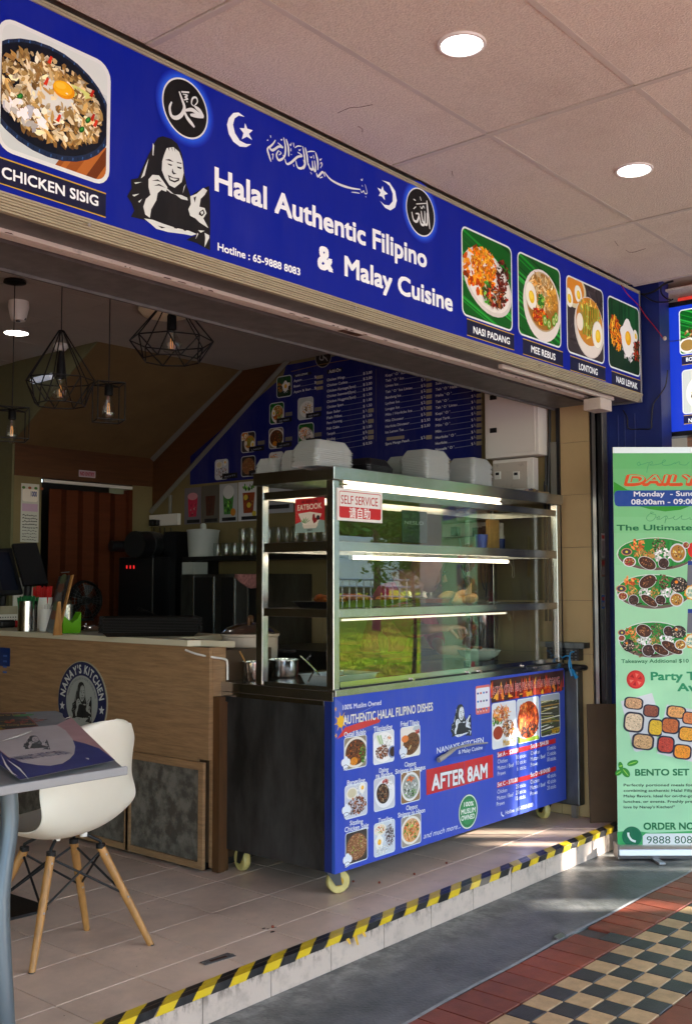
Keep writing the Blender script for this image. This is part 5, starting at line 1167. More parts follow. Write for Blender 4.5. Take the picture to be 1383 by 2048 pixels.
box('card_sheet', x0, x1, CY0+.032, CY0+.0335, a[1]+.0, b[1], M['black'], nsl)

# ------------------------------------------------------------------ takeout boxes on the roof
def box_mesh(nm, wx, wy, h, m, seg=5, flare=.80, rib=0, dome=.25):
    """one thin clamshell half: rim, sloping wall, slightly domed top"""
    def ring(sx, sy, z, r):
        out = []
        for cx_, cy_, a in ((sx/2-r, -sy/2+r, -90), (sx/2-r, sy/2-r, 0), (-sx/2+r, sy/2-r, 90), (-sx/2+r, -sy/2+r, 180)):
            for k in range(seg): t = R(a+90*k/(seg-1)); out.append((cx_+r*cos(t), cy_+r*sin(t), z))
            n_ = 13; nx_, ny_ = {-90: (1, 0), 0: (0, 1), 90: (-1, 0), 180: (0, -1)}[a]; L_ = (sy if nx_ else sx)-2*r; q = out[-1]; dx_, dy_ = {-90: (0, 1), 0: (-1, 0), 90: (0, -1), 180: (1, 0)}[a]
            for k in range(1, n_): off = -rib if k % 2 else 0; out.append((q[0]+dx_*L_*k/n_+nx_*off, q[1]+dy_*L_*k/n_+ny_*off, z))
        return out
    rb0 = rib; rib = 0
    R0 = [ring(wx, wy, -.001, .02), ring(wx, wy, .002, .02)]; rib = .0022
    rings = R0+[ ring(wx*.97, wy*.96, .003, .018), ring(wx*flare*1.03, wy*flare*1.03, h*.75, .022), ring(wx*flare*.95, wy*flare*.93, h, .02)]
    n = len(rings[0]); vs = [p for r_ in rings for p in r_]; fs = []
    for i in range(len(rings)-1):
        for k in range(n): a, b = i*n+k, i*n+(k+1) % n; fs.append((a, b, b+n, a+n))
    fs.append(tuple(range(len(vs)-n, len(vs))))
    me = bpy.data.meshes.new(nm); me.from_pydata(vs, [], fs); me.materials.append(m); me.polygons.foreach_set('use_smooth', [True]*len(me.polygons)); me.set_sharp_from_angle(angle=R(35)); return me
rb_ = random.Random(12)
def stack(x, y, n, me, dz, label, group, rot=0, j=.003):
    for k in range(n):
        o = bpy.data.objects.new('takeout_box', me); C.objects.link(o); o.location = (x+rb_.uniform(-j, j), y+rb_.uniform(-j, j), 1.916+dz*k); o.rotation_euler = (rb_.uniform(-.01, .01), rb_.uniform(-.01, .01), rot+rb_.uniform(-.03, .03))
        tag(o, nth(n-1-k)+' '+label, 'takeout box', group)
m1 = box_mesh('round_end_box', .13, .13, .035, M['clearp'], flare=.8); m2 = box_mesh('wide_box', .25, .155, .045, M['clearp']); m3 = box_mesh('black_box', .19, .16, .035, M['black']); m4 = box_mesh('mid_box', .21, .17, .04, M['clearp'])
stack(3.385, 3.30, 5, m1, .0075, 'clear box in the low stack at the rear left roof corner', 'low stack of clear boxes')
stack(3.395, 3.15, 8, m1, .0080, 'clear box in the stack between the low and the widest', 'rounded stack of clear boxes')
stack(at(644, 920, y=2.985).x, 2.985, 9, m2, .0085, 'clear box in the widest stack on the cart roof', 'widest stack of clear boxes')
stack(at(735, 920, y=3.0).x, 3.0, 5, m3, .0080, 'black tray in the only black stack on the roof', 'stack of black trays')
stack(at(815, 920, y=3.16).x, 3.16, 13, m4, .0080, 'clear box in the stack right of the black trays', 'clear stack beside the black trays')
stack(at(850, 920, y=2.99).x, 2.99, 14, m4, .0082, 'clear box in the tall middle roof stack', 'tall middle stack of clear boxes')
stack(at(938, 920, y=3.0).x, 3.0, 14, m4, .0080, 'clear box in the rightmost roof stack', 'rightmost stack of clear boxes', rot=.05)
wr = MB(); wr.tube(curve_pts([(4.98, 2.94, 1.925), (5.05, 2.93, 1.93), (5.14, 2.95, 1.926), (5.22, 2.94, 1.927), (5.285, 2.95, 1.921)], 5), [.004, .008, .011, .008, .011, .009, .012, .008, .011, .010, .012, .009, .011, .008, .010, .009, .008, .007, .006, .004, .002], 7)
o = wr.build('cling_film_roll', M['steels'], smooth=True); tag(o, 'crumpled clear film lying on the right end of the cart roof', 'plastic film')

# ------------------------------------------------------------------ food inside the case
def tray(name, x, y, z, wx, wy, h, m, label, cat, food_m=None, fh=.02, n=26, size=.02, group=None, seed=1, el=1.5):
    t = thing(name, label, cat, (x, y, z), group)
    a = MB(); w1, w2 = wx/2, wy/2; b1, b2 = w1*.86, w2*.84
    def rg(p, q, zz): return [(x-p, y-q, zz), (x+p, y-q, zz), (x+p, y+q, zz), (x-p, y+q, zz)]
    R4 = [rg(b1, b2, z+.001), rg(w1, w2, z+h), rg(w1+.006, w2+.006, z+h), rg(w1+.006, w2+.006, z+h-.002), rg(w1-.001, w2-.001, z+h-.003), rg(b1-.001, b2-.001, z+.003)]
    vs = [p for g in R4 for p in g]; fs = [(3, 2, 1, 0), (20, 21, 22, 23)]
    for i in range(5):
        for k in range(4): p, q = i*4+k, i*4+(k+1) % 4; fs.append((p, q, q+4, p+4))
    a.add(vs, fs).build('dish', m, t)
    if food_m:
        f = MB(); r_ = random.Random(seed)
        for k in range(n):
            cx_, cy_ = x+r_.uniform(-.8, .8)*b1, y+r_.uniform(-.75, .75)*b2; s_ = size*r_.uniform(.7, 1.3); th = r_.random()*pi; e = r_.uniform(1, el)
            f.lathe([(s_*.2, -s_*.5), (s_*.9, -s_*.25), (s_, .05*s_), (s_*.75, s_*.4), (s_*.2, s_*.55)], (0, 0, 0), 7)
            base = len(f.v)-35
            for i in range(base, len(f.v)):
                p = f.v[i]; q = V3((p.x*e, p.y/e, p.z)); f.v[i] = V3((cx_+q.x*cos(th)-q.y*sin(th), cy_+q.x*sin(th)+q.y*cos(th), z+fh*.7+q.z+r_.uniform(0, 1e-4)+.3*fh*(1-abs(cx_-x)/b1)))
        o = f.build('food', food_m, t, smooth=True); o['kind'] = 'stuff'
    return t
S2 = 1.3075
tray('food_tray', 3.62, 3.12, S2, .34, .24, .03, M['black'], 'shallow tray of dark fried fish at the left end of the middle shelf', 'food tray', M['fried'], .045, 34, .032, seed=2, el=2.6)
lf = MB(); lf.add([(3.46, 2.93, S2+.035), (3.95, 2.93, S2+.035), (3.82, 2.99, S2+.006), (3.52, 2.99, S2+.006)], [(0, 1, 2, 3)]); lf.add([(p.x, p.y, p.z+.002) for p in lf.v], [(3, 2, 1, 0)])
tag(lf.build('tray_liner', M['leaf']), 'yellow green ribbed tray liner standing at the front of the fish tray', 'tray liner')
tray('food_tray', 3.97, 3.07, S2, .26, .22, .045, M['glassb'], 'clear container of orange fried pieces, second from the left on the middle shelf', 'food container', M['fried'], .04, 30, .022, seed=3)
t = thing('glass_bowl', 'round glass bowl of dark curry on the middle shelf left of the pastries', 'bowl', (4.28, 3.08, S2))
lathe('bowl', [(.07, .002), (.105, .012), (.125, .05), (.132, .068), (.135, .068), (.128, .05), (.108, .009), (.07, -.0005)], (4.28, 3.08, S2), M['glassb'], t, 32)
lathe('curry', [(.0001, .032), (.05, .036), (.112, .034), (.10, .014), (.0001, .006)], (4.28, 3.08, S2), M['curry'], t, 24)
t = thing('pastry_plate', 'clear plate of folded golden pastries at the right of the middle shelf', 'food plate', (4.56, 3.08, S2))
lathe('plate', [(.06, .002), (.12, .008), (.15, .04), (.152, .04), (.122, .005), (.06, -.0005)], (4.56, 3.08, S2), M['glassb'], t, 32)
for k, (dx, dy, rz) in enumerate(((-.06, -.02, .2), (.0, -.05, -.2), (.06, -.03, .3), (.0, .04, .6), (-.05, .05, -.4), (.07, .04, -.1))):
    f = MB(); c = V3((4.56+dx, 3.08+dy, S2+.02+.006*k)); ax = V3((cos(rz), sin(rz), .1)); 
    f.tube([c-ax*.06, c-ax*.03, c, c+ax*.03, c+ax*.06], [.006, .022, .027, .022, .006], 9); f.build('pastry', M['fried2'], t, smooth=True)
f = MB(); c = at(905, 1202, y=3.05)
MB().add([(4.50, 3.02, S2+.06), (4.60, 3.04, S2+.055), (4.585, 3.03, S2+.115), (4.50, 3.025, S2+.064), (4.60, 3.05, S2+.055), (4.59, 3.035, S2+.114)], [(0, 1, 2), (5, 4, 3), (0, 3, 4, 1), (1, 4, 5, 2), (2, 5, 3, 0)]).build('upright_pastry', M['fried2'], t)
# pans on the work top behind the case
WZ = .969
def pan(x, y, z, r, h, m, label, name='steel_pan', cat='pan', inner=None):
    t = thing(name, label, cat, (x, y, z))
    lathe('pan_body', [(r*.86, 0), (r*.95, .012), (r, h), (r+.006, h), (r+.006, h-.003), (r-.002, h-.003), (r*.93, .014), (.0001, .012)], (x, y, z), m, t, 36)
    if inner: lathe('contents', [(.0001, h*.62), (r*.9, h*.6)], (x, y, z), inner, t, 24, cap=False)
    return t
c = at(520, 1358, z=WZ)
pan(3.475, 3.50, WZ, .062, .085, M['steels'], 'small steel pan with a wooden spoon, behind the left rear post', inner=M['rice'])
sp = tube('wooden_spoon', [(3.46, 3.52, WZ+.04), (3.40, 3.53, WZ+.135)], .004, M['legw']); tag(sp, 'thin wooden spoon handle sticking out of the small steel pan', 'spoon')
pan(3.66, 3.50, WZ, .075, .085, M['steels'], 'wide steel pan between the two left case posts', inner=M['curry'])
t = thing('stock_pot', 'large cream coloured pot with steel lid behind the counter end', 'pot', (3.60, 3.78, .70))
_c = at(500, 1300, y=3.75); pc = (_c.x, 3.75, .80)
lathe('pot_body', [(.13, 0), (.135, .01), (.138, .355), (.146, .36), (.146, .37), (.13, .37), (.0001, .30)], pc, M['pot'], t, 48)
ld = lathe('lid', [(.148, .371), (.146, .376), (.115, .40), (.06, .42), (.0001, .428)], pc, M['steels'], t, 48)
MB().tube(curve_pts([(pc[0]-.03, pc[1]-.02, pc[2]+.42), (pc[0]-.03, pc[1]-.02, pc[2]+.45), (pc[0]+.03, pc[1]+.02, pc[2]+.45), (pc[0]+.03, pc[1]+.02, pc[2]+.42)], 4), .008, 8).build('lid_handle', M['woodd'], ld, smooth=True)
tube('pot_handle', curve_pts([(pc[0]+.13, pc[1]-.11, pc[2]+.28), (pc[0]+.17, pc[1]-.14, pc[2]+.28), (pc[0]+.19, pc[1]-.09, pc[2]+.28), (pc[0]+.15, pc[1]-.05, pc[2]+.28)]), .008, M['black'], t)
box('pot_stand', pc[0]-.10, pc[0]+.12, pc[1]-.09, pc[1]+.14, FZ, .798, M['steeld'], t)
# catering tray with tongs at the left front of the case
tray('sweets_tray', 3.56, 3.06, WZ, .30, .20, .05, M['clearp2'], 'clear plastic tray of small round sweets in the lower left of the case', 'food tray', M['fried'], .03, 40, .016, seed=9, el=1.1)
tg = MB(); tg.tube(curve_pts([at(600, 1312, y=3.06), at(620, 1330, y=3.06), at(640, 1352, y=3.06)]), .004, 6); tg.tube(curve_pts([at(628, 1342, y=3.02), at(622, 1352, y=3.0), at(616, 1364, y=2.99)]), .004, 6)
tag(tg.build('serving_tongs', M['steels'], smooth=True), 'steel tongs leaning out of the tray of sweets', 'tongs')
# soup bowl being filled, steel pot behind it
bc = at(957, 1322, z=WZ); BX, BY = 4.86, 3.18
pl_ = at(957, 1300, y=3.14)
t = thing('serving_bowl', 'wide pale green bowl of rice and meat being filled inside the case', 'bowl', (pl_.x, 3.14, WZ+.03))
lathe('bowl', [(.045, .0), (.06, .004), (.10, .03), (.118, .055), (.121, .055), (.104, .026), (.06, .0), (.045, -.004)], (pl_.x, 3.14, WZ+.035), mat('celadon_bowl', rgb('#b9c4b4'), .25), t, 40)
f = MB(); r_ = random.Random(4)
for k in range(60): a = r_.random()*6.28; q = .085*math.sqrt(r_.random()); f.lathe([(.002, -.004), (.008, 0), (.006, .006)], (pl_.x+q*cos(a), 3.14+q*sin(a), WZ+.082+.01*(1-q/.09)), 6)
o = f.build('rice', M['rice'], t, smooth=True); o['kind'] = 'stuff'
f = MB()
for k in range(9): a = r_.random()*6.28; q = .04*r_.random(); c = V3((pl_.x-.02+q*cos(a), 3.14+q*sin(a), WZ+.10)); f.tube([c-V3((.014, .004, 0)), c, c+V3((.014, .006, .004))], [.004, .010, .004], 7)
f.build('meat', M['fried'], t, smooth=True)
box('bowl_stand', pl_.x-.06, pl_.x+.06, 3.08, 3.20, WZ, WZ+.03, M['steeld'], t)
pc = at(962, 1290, y=3.48)
pan(pc.x, 3.46, WZ, .105, .27, M['steels'], 'tall cylindrical steel stock pot behind the serving bowl', name='tall_steel_pot', cat='pot')
hk = tube('ladle_handle', [(pc.x+.13, 3.5, WZ+.3), (pc.x+.14, 3.5, WZ+.05)], .008, M['steels']); tag(hk, 'upright steel ladle handle right of the tall steel pot', 'ladle')
cupb = at(986, 1094, y=3.12)
t = lathe('blue_cup', [(.028, 0), (.036, .09), (.034, .09), (.026, .004), (.0001, .004)], (cupb.x, 3.2, 1.599), M['blue'], None, 24); tag(t, 'plain blue plastic cup on the top shelf of the cart', 'cup')
# things hanging behind on the right inside the case
hd = box('wooden_tray', 5.02, 5.13, 3.20, 3.22, 1.600, 1.78, M['fried2']); tag(hd, 'orange brown wooden tray standing on the right of the top shelf', 'tray')
bt = thing('sauce_bottle', 'bottle with pale top and dark lower label at the right end of the top shelf', 'bottle', (5.2, 3.2, 1.6))
lathe('bottle_body', [(.026, 0), (.028, .01), (.028, .09), (.022, .1), (.022, .165), (.0001, .17)], (5.17, 3.22, 1.5985), M['offw'], bt, 24); lathe('bottle_label', [(.0287, .008), (.0287, .075)], (5.17, 3.22, 1.5985), M['navy'], bt, 24, cap=False)

# ------------------------------------------------------------------ person serving behind the cart
pr_ = thing('person', 'person in pink top and dusty pink headscarf bending over a bowl behind the glass', 'person', (4.92, 3.85, FZ))
def skin(name, nodes, edges, m, parent, root=0, sub=1):
    org = root_loc(parent); me = bpy.data.meshes.new(name); me.from_pydata([tuple(V3(n[0])-org) for n in nodes], edges, []); me.materials.append(m)
    o = bpy.data.objects.new(name, me); C.objects.link(o); o.parent = parent
    s = o.modifiers.new('skin', 'SKIN'); s.use_smooth_shade = True
    sv = me.skin_vertices
    if not sv: return o
    for i, n in enumerate(nodes):
        rr = n[1] if isinstance(n[1], tuple) else (n[1], n[1]); sv[0].data[i].radius = rr; sv[0].data[i].use_root = (i == root)
    q = o.modifiers.new('sub', 'SUBSURF'); q.levels = sub; q.render_levels = sub+1; return o
def skin2(name, nodes, edges, m, parent, root=0, sub=1):
    # skin layer has to exist: bmesh adds it
    import bmesh
    org = root_loc(parent); me = bpy.data.meshes.new(name); bm = bmesh.new(); sl_ = bm.verts.layers.skin.verify(); vs = []
    for i, n in enumerate(nodes):
        v = bm.verts.new(V3(n[0])-org); r_ = n[1] if isinstance(n[1], tuple) else (n[1], n[1]); v[sl_].radius = r_; v[sl_].use_root = (i == root); vs.append(v)
    for a, b in edges: bm.edges.new((vs[a], vs[b]))
    bm.to_mesh(me); bm.free(); me.materials.append(m)
    o = bpy.data.objects.new(name, me); C.objects.link(o); o.parent = parent
    s = o.modifiers.new('skin', 'SKIN'); s.use_smooth_shade = True
    q = o.modifiers.new('sub', 'SUBSURF'); q.levels = sub; q.render_levels = sub+1; return o
hp = at(858, 1146, y=3.62)          # head centre
W1 = at(872, 1258, y=3.22); K1 = at(902, 1254, y=3.17); W2_ = at(880, 1300, y=3.30); K2 = at(925, 1300, y=3.22)
pel = V3((hp.x-.02, 3.98, 1.0)); ch = V3((hp.x-.07, 3.78, 1.33)); nk = V3((hp.x-.03, 3.68, 1.42))
shR = ch+V3((.15, .02, .02)); shL = ch+V3((-.16, -.02, .02))
elL = V3((hp.x-.32, 3.52, 1.16)); elR = V3((hp.x+.12, 3.66, 1.08))
nodes = [(pel, (.15, .11)), (pel*.5+ch*.5, (.135, .10)), (ch, (.15, .10)), (nk, .05), (shL, .062), (elL, .043), (W1-V3((.03, -.02, 0)), .026), (K1, (.040, .022)),
         (shR, .062), (elR, .043), (W2_, .026), (K2, (.036, .02)), (hp+V3((0, 0, .01)), (.085, .09)), (hp+V3((.015, -.03, -.05)), (.065, .06)),
         (pel+V3((-.09, .02, -.42)), .075), (pel+V3((-.09, .02, -.82)), .045), (pel+V3((-.09, -.07, -.86)), .035), (pel+V3((.09, .02, -.42)), .075), (pel+V3((.09, .02, -.82)), .045), (pel+V3((.09, -.07, -.86)), .035)]
edges = [(0, 1), (1, 2), (2, 3), (2, 4), (4, 5), (5, 6), (6, 7), (2, 8), (8, 9), (9, 10), (10, 11), (3, 13), (13, 12), (0, 14), (14, 15), (15, 16), (0, 17), (17, 18), (18, 19)]
def fingers(k, d, side, nn, tips):
    # k palm node index, d forward, side sideways
    base = V3(nodes[k][0])
    for s_, (l1, dr1, l2, dr2) in nn:
        b = base+side*s_*.017+d*.014; p1 = b+(d+V3((0, 0, dr1))).normalized()*l1; p2 = p1+(d*.5+V3((0, 0, dr2))).normalized()*l2; p3 = p2+(d*.2+V3((0, 0, dr2))).normalized()*l2*.7
        i = len(nodes); nodes.extend([(b, .0105), (p1, .0095), (p2, .0085), (p3, .0065)]); edges.extend([(k, i), (i, i+1), (i+1, i+2), (i+2, i+3)])
d1 = (K1-W1).normalized(); s1 = d1.cross(V3((0, 0, 1))).normalized()
fingers(7, d1, s1, [(1.6, (.042, -.15, .028, -.9)), (.55, (.046, -.25, .03, -1.3)), (-.5, (.044, -.45, .028, -1.6)), (-1.5, (.038, -.7, .022, -1.7))], None)
i = len(nodes); b = K1-d1*.02+s1*.03+V3((0, 0, -.01)); nodes.extend([(b, .011), (b+d1*.03+V3((0, 0, -.028)), .0095), (b+d1*.045+V3((0, 0, -.055)), .0075)]); edges.extend([(7, i), (i, i+1), (i+1, i+2)])
d2 = (K2-W2_).normalized(); s2 = d2.cross(V3((0, 0, 1))).normalized()
fingers(11, d2, s2, [(1.5, (.036, .0, .024, -.3)), (.5, (.04, -.05, .026, -.35)), (-.5, (.038, -.1, .024, -.4)), (-1.5, (.032, -.12, .02, -.4))], None)
body = skin2('body', nodes, edges, M['skin'], pr_)
tn = [(pel, (.175, .135)), (pel*.5+ch*.5, (.155, .12)), (ch, (.172, .12)), (nk-V3((0, 0, .05)), .075), (shL, .078), (elL, .058), (elL*.55+W1*.45, .048), (shR, .078), (elR, .058), (elR*.6+W2_*.4, .046), (pel+V3((0, .02, -.25)), (.19, .15)), (pel+V3((0, .02, -.8)), (.20, .16))]
skin2('shirt', tn, [(0, 1), (1, 2), (2, 3), (2, 4), (4, 5), (5, 6), (2, 7), (7, 8), (8, 9), (0, 10), (10, 11)], M['pink'], pr_)
# headscarf: shell over the back of the head and the neck
hv = []; hf = []; nA, nB = 22, 12
fdir = V3((.45, -.85, -.35)).normalized(); fs_ = fdir.cross(V3((0, 0, 1))).normalized(); fu = fs_.cross(fdir).normalized()
for j in range(nB+1):
    for i in range(nA):
        a = 2*pi*i/nA; t = R(52)+(pi-R(52)-.02)*j/nB     # opening towards the face
        hv.append(hp+V3((0, .005, .005))+(fdir*cos(t)*.115+(fs_*cos(a)*.102+fu*sin(a)*.122)*sin(t)))
for j in range(nB):
    for i in range(nA): a, b = j*nA+i, j*nA+(i+1) % nA; hf.append((a, b, b+nA, a+nA))
MB().add(hv, hf).build('headscarf', M['scarf'], pr_, smooth=True)
MB().tube(curve_pts([hp+V3((-.01, .03, -.07)), nk+V3((0, 0, -.01)), ch+V3((0, -.03, .03))], 4), [.085, .088, .09, .095, .105, .115, .13, .145, .15], 18).build('scarf_drape', M['scarf'], pr_, smooth=True)
# face
fc = hp+fdir*.088
MB().tube([fc+fu*.02+fdir*.0, fc+fdir*.018-fu*.012, fc+fdir*.006-fu*.022], [.006, .012, .008], 8).build('nose', M['skin'], pr_, smooth=True)
for s_ in (-1, 1):
    MB().lathe([(.0001, -.006), (.010, 0), (.0001, .006)], fc+fs_*.028*s_+fu*.018-fdir*.004, 10).build('eye', M['black'], pr_, smooth=True)
    MB().tube([fc+fs_*.012*s_+fu*.036, fc+fs_*.04*s_+fu*.034-fdir*.008], .0035, 6).build('eyebrow', M['black'], pr_)
MB().tube([fc-fs_*.02-fu*.045-fdir*.004, fc-fu*.048+fdir*.003, fc+fs_*.02-fu*.045-fdir*.004], [.003, .006, .003], 8).build('mouth', mat('lips', rgb('#8a4a40'), .5), pr_, smooth=True)

# ------------------------------------------------------------------ cashier counter
cn = thing('cashier_counter', 'wood fronted cashier counter with a speckled cream top and patterned lower doors', 'counter', (3.5, 5, FZ))
XC = 3.245; ye = 3.565; ZT = 1.128
box('wood_front', XC, XC+.02, ye+.002, 8.2, .62, ZT-.002, M['wood'], cn); box('end_panel', XC+.0205, XC+.10, ye, ye+.018, .14, ZT-.002, M['wood'], cn)
box('inner_box', XC+.0205, XC+.42, ye+.02, 8.2, .16, ZT-.02, M['ply'], cn)
box('plinth', XC+.03, XC+.40, ye+.05, 8.2, FZ, .159, M['black'], cn)
a = at(375, 1293, z=ZT); b = at(470, 1295, z=ZT)
vs = [(a.x, a.y+.0, ZT), (a.x+.045, a.y-.04, ZT), (b.x, b.y, ZT), (b.x+.02, 3.9, ZT), (XC+.5, 4.0, ZT), (XC+.5, 8.2, ZT), (a.x, 8.2, ZT)]
n = len(vs); MB().add(vs+[(x, y, ZT+.029) for x, y, z in vs], [tuple(range(n-1, -1, -1)), tuple(range(n, 2*n))]+[(i, (i+1) % n, (i+1) % n+n, i+n) for i in range(n)]).build('counter_top', M['quartz'], cn, bevel=.002)
KP = Plane((XC-.001, 0, 0), (0, -1, 0), (0, 0, 1)); z_ = Z(0, 1250, 2.766)
def ky(u, v): q = KP.px(*z_(u, v)); return -q[0], q[1]
for k in range(3):
    y0, zt1 = ky(1110, 800); zb1 = ky(1110, 1310)[1]; y1 = ky(735, 760)[0]
    dy = (y1-y0)*1.09*k
    dr = box('door_frame', XC-.018, XC-.0005, y0-.035+dy, y0-.002+dy, zb1-.03, zt1+.035, M['wood'], cn, bevel=.002)
    box('door_frame', XC-.018, XC-.0005, y1+.002+dy, y1+.028+dy, zb1-.03, zt1+.035, M['wood'], cn); box('door_frame', XC-.016, XC-.0005, y0-.0015+dy, y1+.0015+dy, zt1, zt1+.034, M['wood'], cn); box('door_frame', XC-.016, XC-.0005, y0-.0015+dy, y1+.0015+dy, zb1-.03, zb1, M['wood'], cn)
    box('door_inset', XC-.006, XC+.002, y0-.001+dy, y1+.001+dy, zb1+.0005, zt1-.0005, M['stone'], cn)
box('base_strip', XC+.003, XC+.0195, y0+.03, 8.2, .145, .619, M['wood'], cn)
box('corner_post', XC+.022, XC+.058, ye-.045, ye-.002, FZ+.004, .905, M['woodd'], cn); box('corner_post', XC+.0585, XC+.085, ye-.04, ye-.004, FZ+.004, .88, M['woodd'], cn)
wt = tube('white_cord', curve_pts([V3((XC-.004, ye+.16, 1.11)), V3((XC-.006, ye+.08, 1.095)), V3((XC+.02, ye-.008, 1.082)), V3((XC+.085, ye-.012, 1.07)), V3((XC+.098, ye-.012, 1.05)), V3((XC+.10, ye-.012, .975))], 6), .005, M['white'], cn)
# round emblem on the counter front
em = thing('round_emblem', 'round navy and white kitchen emblem fixed to the wooden counter front, behind the white chair', 'emblem', (XC, 4.4, .8))
EP = Plane((XC-.0075, 0, 0), (0, -1, 0), (0, 0, 1)); L = EP.px(117, 1405); Q = EP.px(213, 1412); c = ((L[0]+Q[0])/2, EP.px(164, 1323.5)[1]-(Q[0]-L[0])/2); r = (Q[0]-L[0])/2
MB().lathe([(r+.004, 0), (r+.004, .006), (.0001, .006)], (XC-.007, -c[0], c[1]), 48, axis='X').build('emblem_disc', M['creamal'], em)
P = Print(EP, .0006); P.poly(ell(*c, r, r, 0, 56), '#141c48'); P.poly(ell(*c, r*.66, r*.66, 0, 48), '#9a9e98'); 
def arc_text(P, c, r, body, a0, a1, h, col, bold=.03):
    ws = []
    for ch in body: vs, _ = glyphs(ch, 0.); ws.append((max(v[0] for v in vs)-min(v[0] for v in vs)+.12) if vs else .35)
    tot = sum(ws); cur = 0
    for ch, w_ in zip(body, ws):
        am = a0+(a1-a0)*(cur+w_/2)/tot; cur += w_
        if ch == ' ': continue
        t = R(90-am); ex = (sin(t), -cos(t)); half = (w_-.12)/tot*abs(R(a1-a0))*r*.5
        o = (c[0]+r*cos(t), c[1]+r*sin(t)); P.text(ch, (o[0]-ex[0]*half, o[1]-ex[1]*half), (o[0]+ex[0]*half, o[1]+ex[1]*half), h, col, bold, px=False)
arc_text(P, c, r*.72, "NANAY'S KITCHEN", -84, 84, r*.2, '#c9ccc8')
for sgn in (-1, 1):
    t = R(90-sgn*100); x, y = c[0]+r*.83*cos(t), c[1]+r*.83*sin(t); P.tri([(x+.024*(1 if k % 2 else .42)*sin(R(36*k)), y-.024*(1 if k % 2 else .42)*cos(R(36*k))) for k in range(10)], '#c9ccc8')
arc_text(P, c, r*.56, 'THERE IS NOTHING LIKE A HOME COOKED MEAL', -78, 78, r*.055, '#4a4f5c', .0)
logo(P, c[0]-r*.42, c[1]-r*.5, r*.84, r*1.0, k='#141414', wcol='#9a9e98'); P.build('emblem_print', M['printm'], em)
bs = thing('payment_sign', 'small blue sticker on the counter front at the left photo edge', 'sticker', (XC, 5.2, 1))
P = Print(Plane((XC-.0012, 0, 0), (0, -1, 0), (0, 0, 1)), 0); a = P.p.px(*z_(-60, 220)); b = P.p.px(*z_(58, 128)); P.rect(a[0], a[1], b[0], b[1], '#14306e', .006)
for k in range(4): P.rect(b[0]-.07, b[1]-.05-.03*k, b[0]-.03, b[1]-.04-.03*k, '#3f62a8')
P.build('sticker_print', M['print'], bs)

# things on the counter
TZ = ZT+.0295
def on(u, v): return at(u, v, z=TZ)
def can(u, v, r, h, m, label, name='steel_canister', fill=None, cat='canister', n=14, fh=.03):
    p = on(u, v); t = thing(name, label, cat, (p.x, p.y, TZ)); lathe('canister_body', [(r, 0), (r, h), (r-.003, h), (r-.003, .004), (.0001, .004)], (p.x, p.y, TZ), m, t, 28)
    if fill:
        r_ = random.Random(n); f = MB()
        for k in range(n):
            a = r_.random()*6.28; q = r*.8*math.sqrt(r_.random()); c = V3((p.x+q*cos(a), p.y+q*sin(a), TZ+h*.4)); d = V3((q*cos(a)*.4, q*sin(a)*.4, h*.6+fh*r_.uniform(.6, 1))); f.tube([c, c+d], .004, 6)
        f.build('straw', fill, t)
    return t
can(55, 1262, .052, .165, M['steel'], 'steel canister of green straws on the counter', fill=M['dgreen'], n=40, fh=.03)
can(85, 1256, .055, .18, M['white'], 'white pot of red tissues standing behind the green straws', name='white_pot', fill=M['red'], n=50, fh=.07, cat='pot')
can(92, 1262, .036, .12, M['white'], 'small perforated white cup beside the menu stand', name='white_cup', fill=M['white'], cat='cup')
can(133, 1248, .045, .125, M['steel'], 'steel cutlery canister behind the green tape holder', fill=M['steels'], n=12)
# menu stand (folded card on a wooden easel)
p = on(108, 1266); ms = thing('menu_stand', 'black printed menu card leaning on a pale wooden stand on the counter', 'menu stand', (p.x, p.y, TZ))
b0 = on(92, 1262); b1 = on(112, 1269); t0 = at(120, 1153, y=b0.y+.06); t1 = at(141, 1151, y=b1.y+.06)
slab('menu_card', [b0, b1, t1, t0], .006, M['black'], ms)
mp = Plane(b0, (b1-b0), (t0-b0)); 
U = (b1-b0).normalized(); Vv = (t0-b0); Vv = (Vv-U*Vv.dot(U)).normalized(); mp = Plane(b0, U, Vv); P = Print(mp, .008); Hh = (t0-b0).length; Wd = (b1-b0).length; skw = (t0-b0).dot(U)
for k in range(6):
    y = Hh*(.08+.15*k); P.poly(ell(Wd*.5+skw*y/Hh, y+.02, Wd*.3, .028), ('#7a8288', '#8a5a4a', '#6a7a5a')[k % 3]); P.rect(Wd*.1+skw*y/Hh, y+.055, Wd*.9+skw*y/Hh, y+.06, '#8a8f96')
P.build('card_print', M['printm'], ms)
slab('card_edge', [b1+V3((.003, 0, 0)), b1+V3((.01, 0, 0)), t1+V3((.01, 0, 0)), t1+V3((.003, 0, 0))], .02, M['legw'], ms)
e0 = on(108, 1271); MB().add([e0, e0+V3((.05, 0, 0)), e0+V3((.045, .01, .17)), e0+V3((.03, .01, .17)), e0+V3((0, .01, 0)), e0+V3((.05, .01, 0)), e0+V3((.045, .02, .17)), e0+V3((.03, .02, .17))], [(0, 1, 2, 3), (7, 6, 5, 4), (0, 4, 5, 1), (1, 5, 6, 2), (2, 6, 7, 3), (3, 7, 4, 0)]).build('easel_leg', M['legw'], ms)
p = on(140, 1266); td_ = thing('tape_dispenser', 'lime green tape holder on the counter beside the menu stand', 'tape dispenser', (p.x, p.y, TZ))
vs = [(-.055, 0), (.055, 0), (.055, .11), (.035, .075), (.0, .055), (-.03, .075), (-.055, .095)]
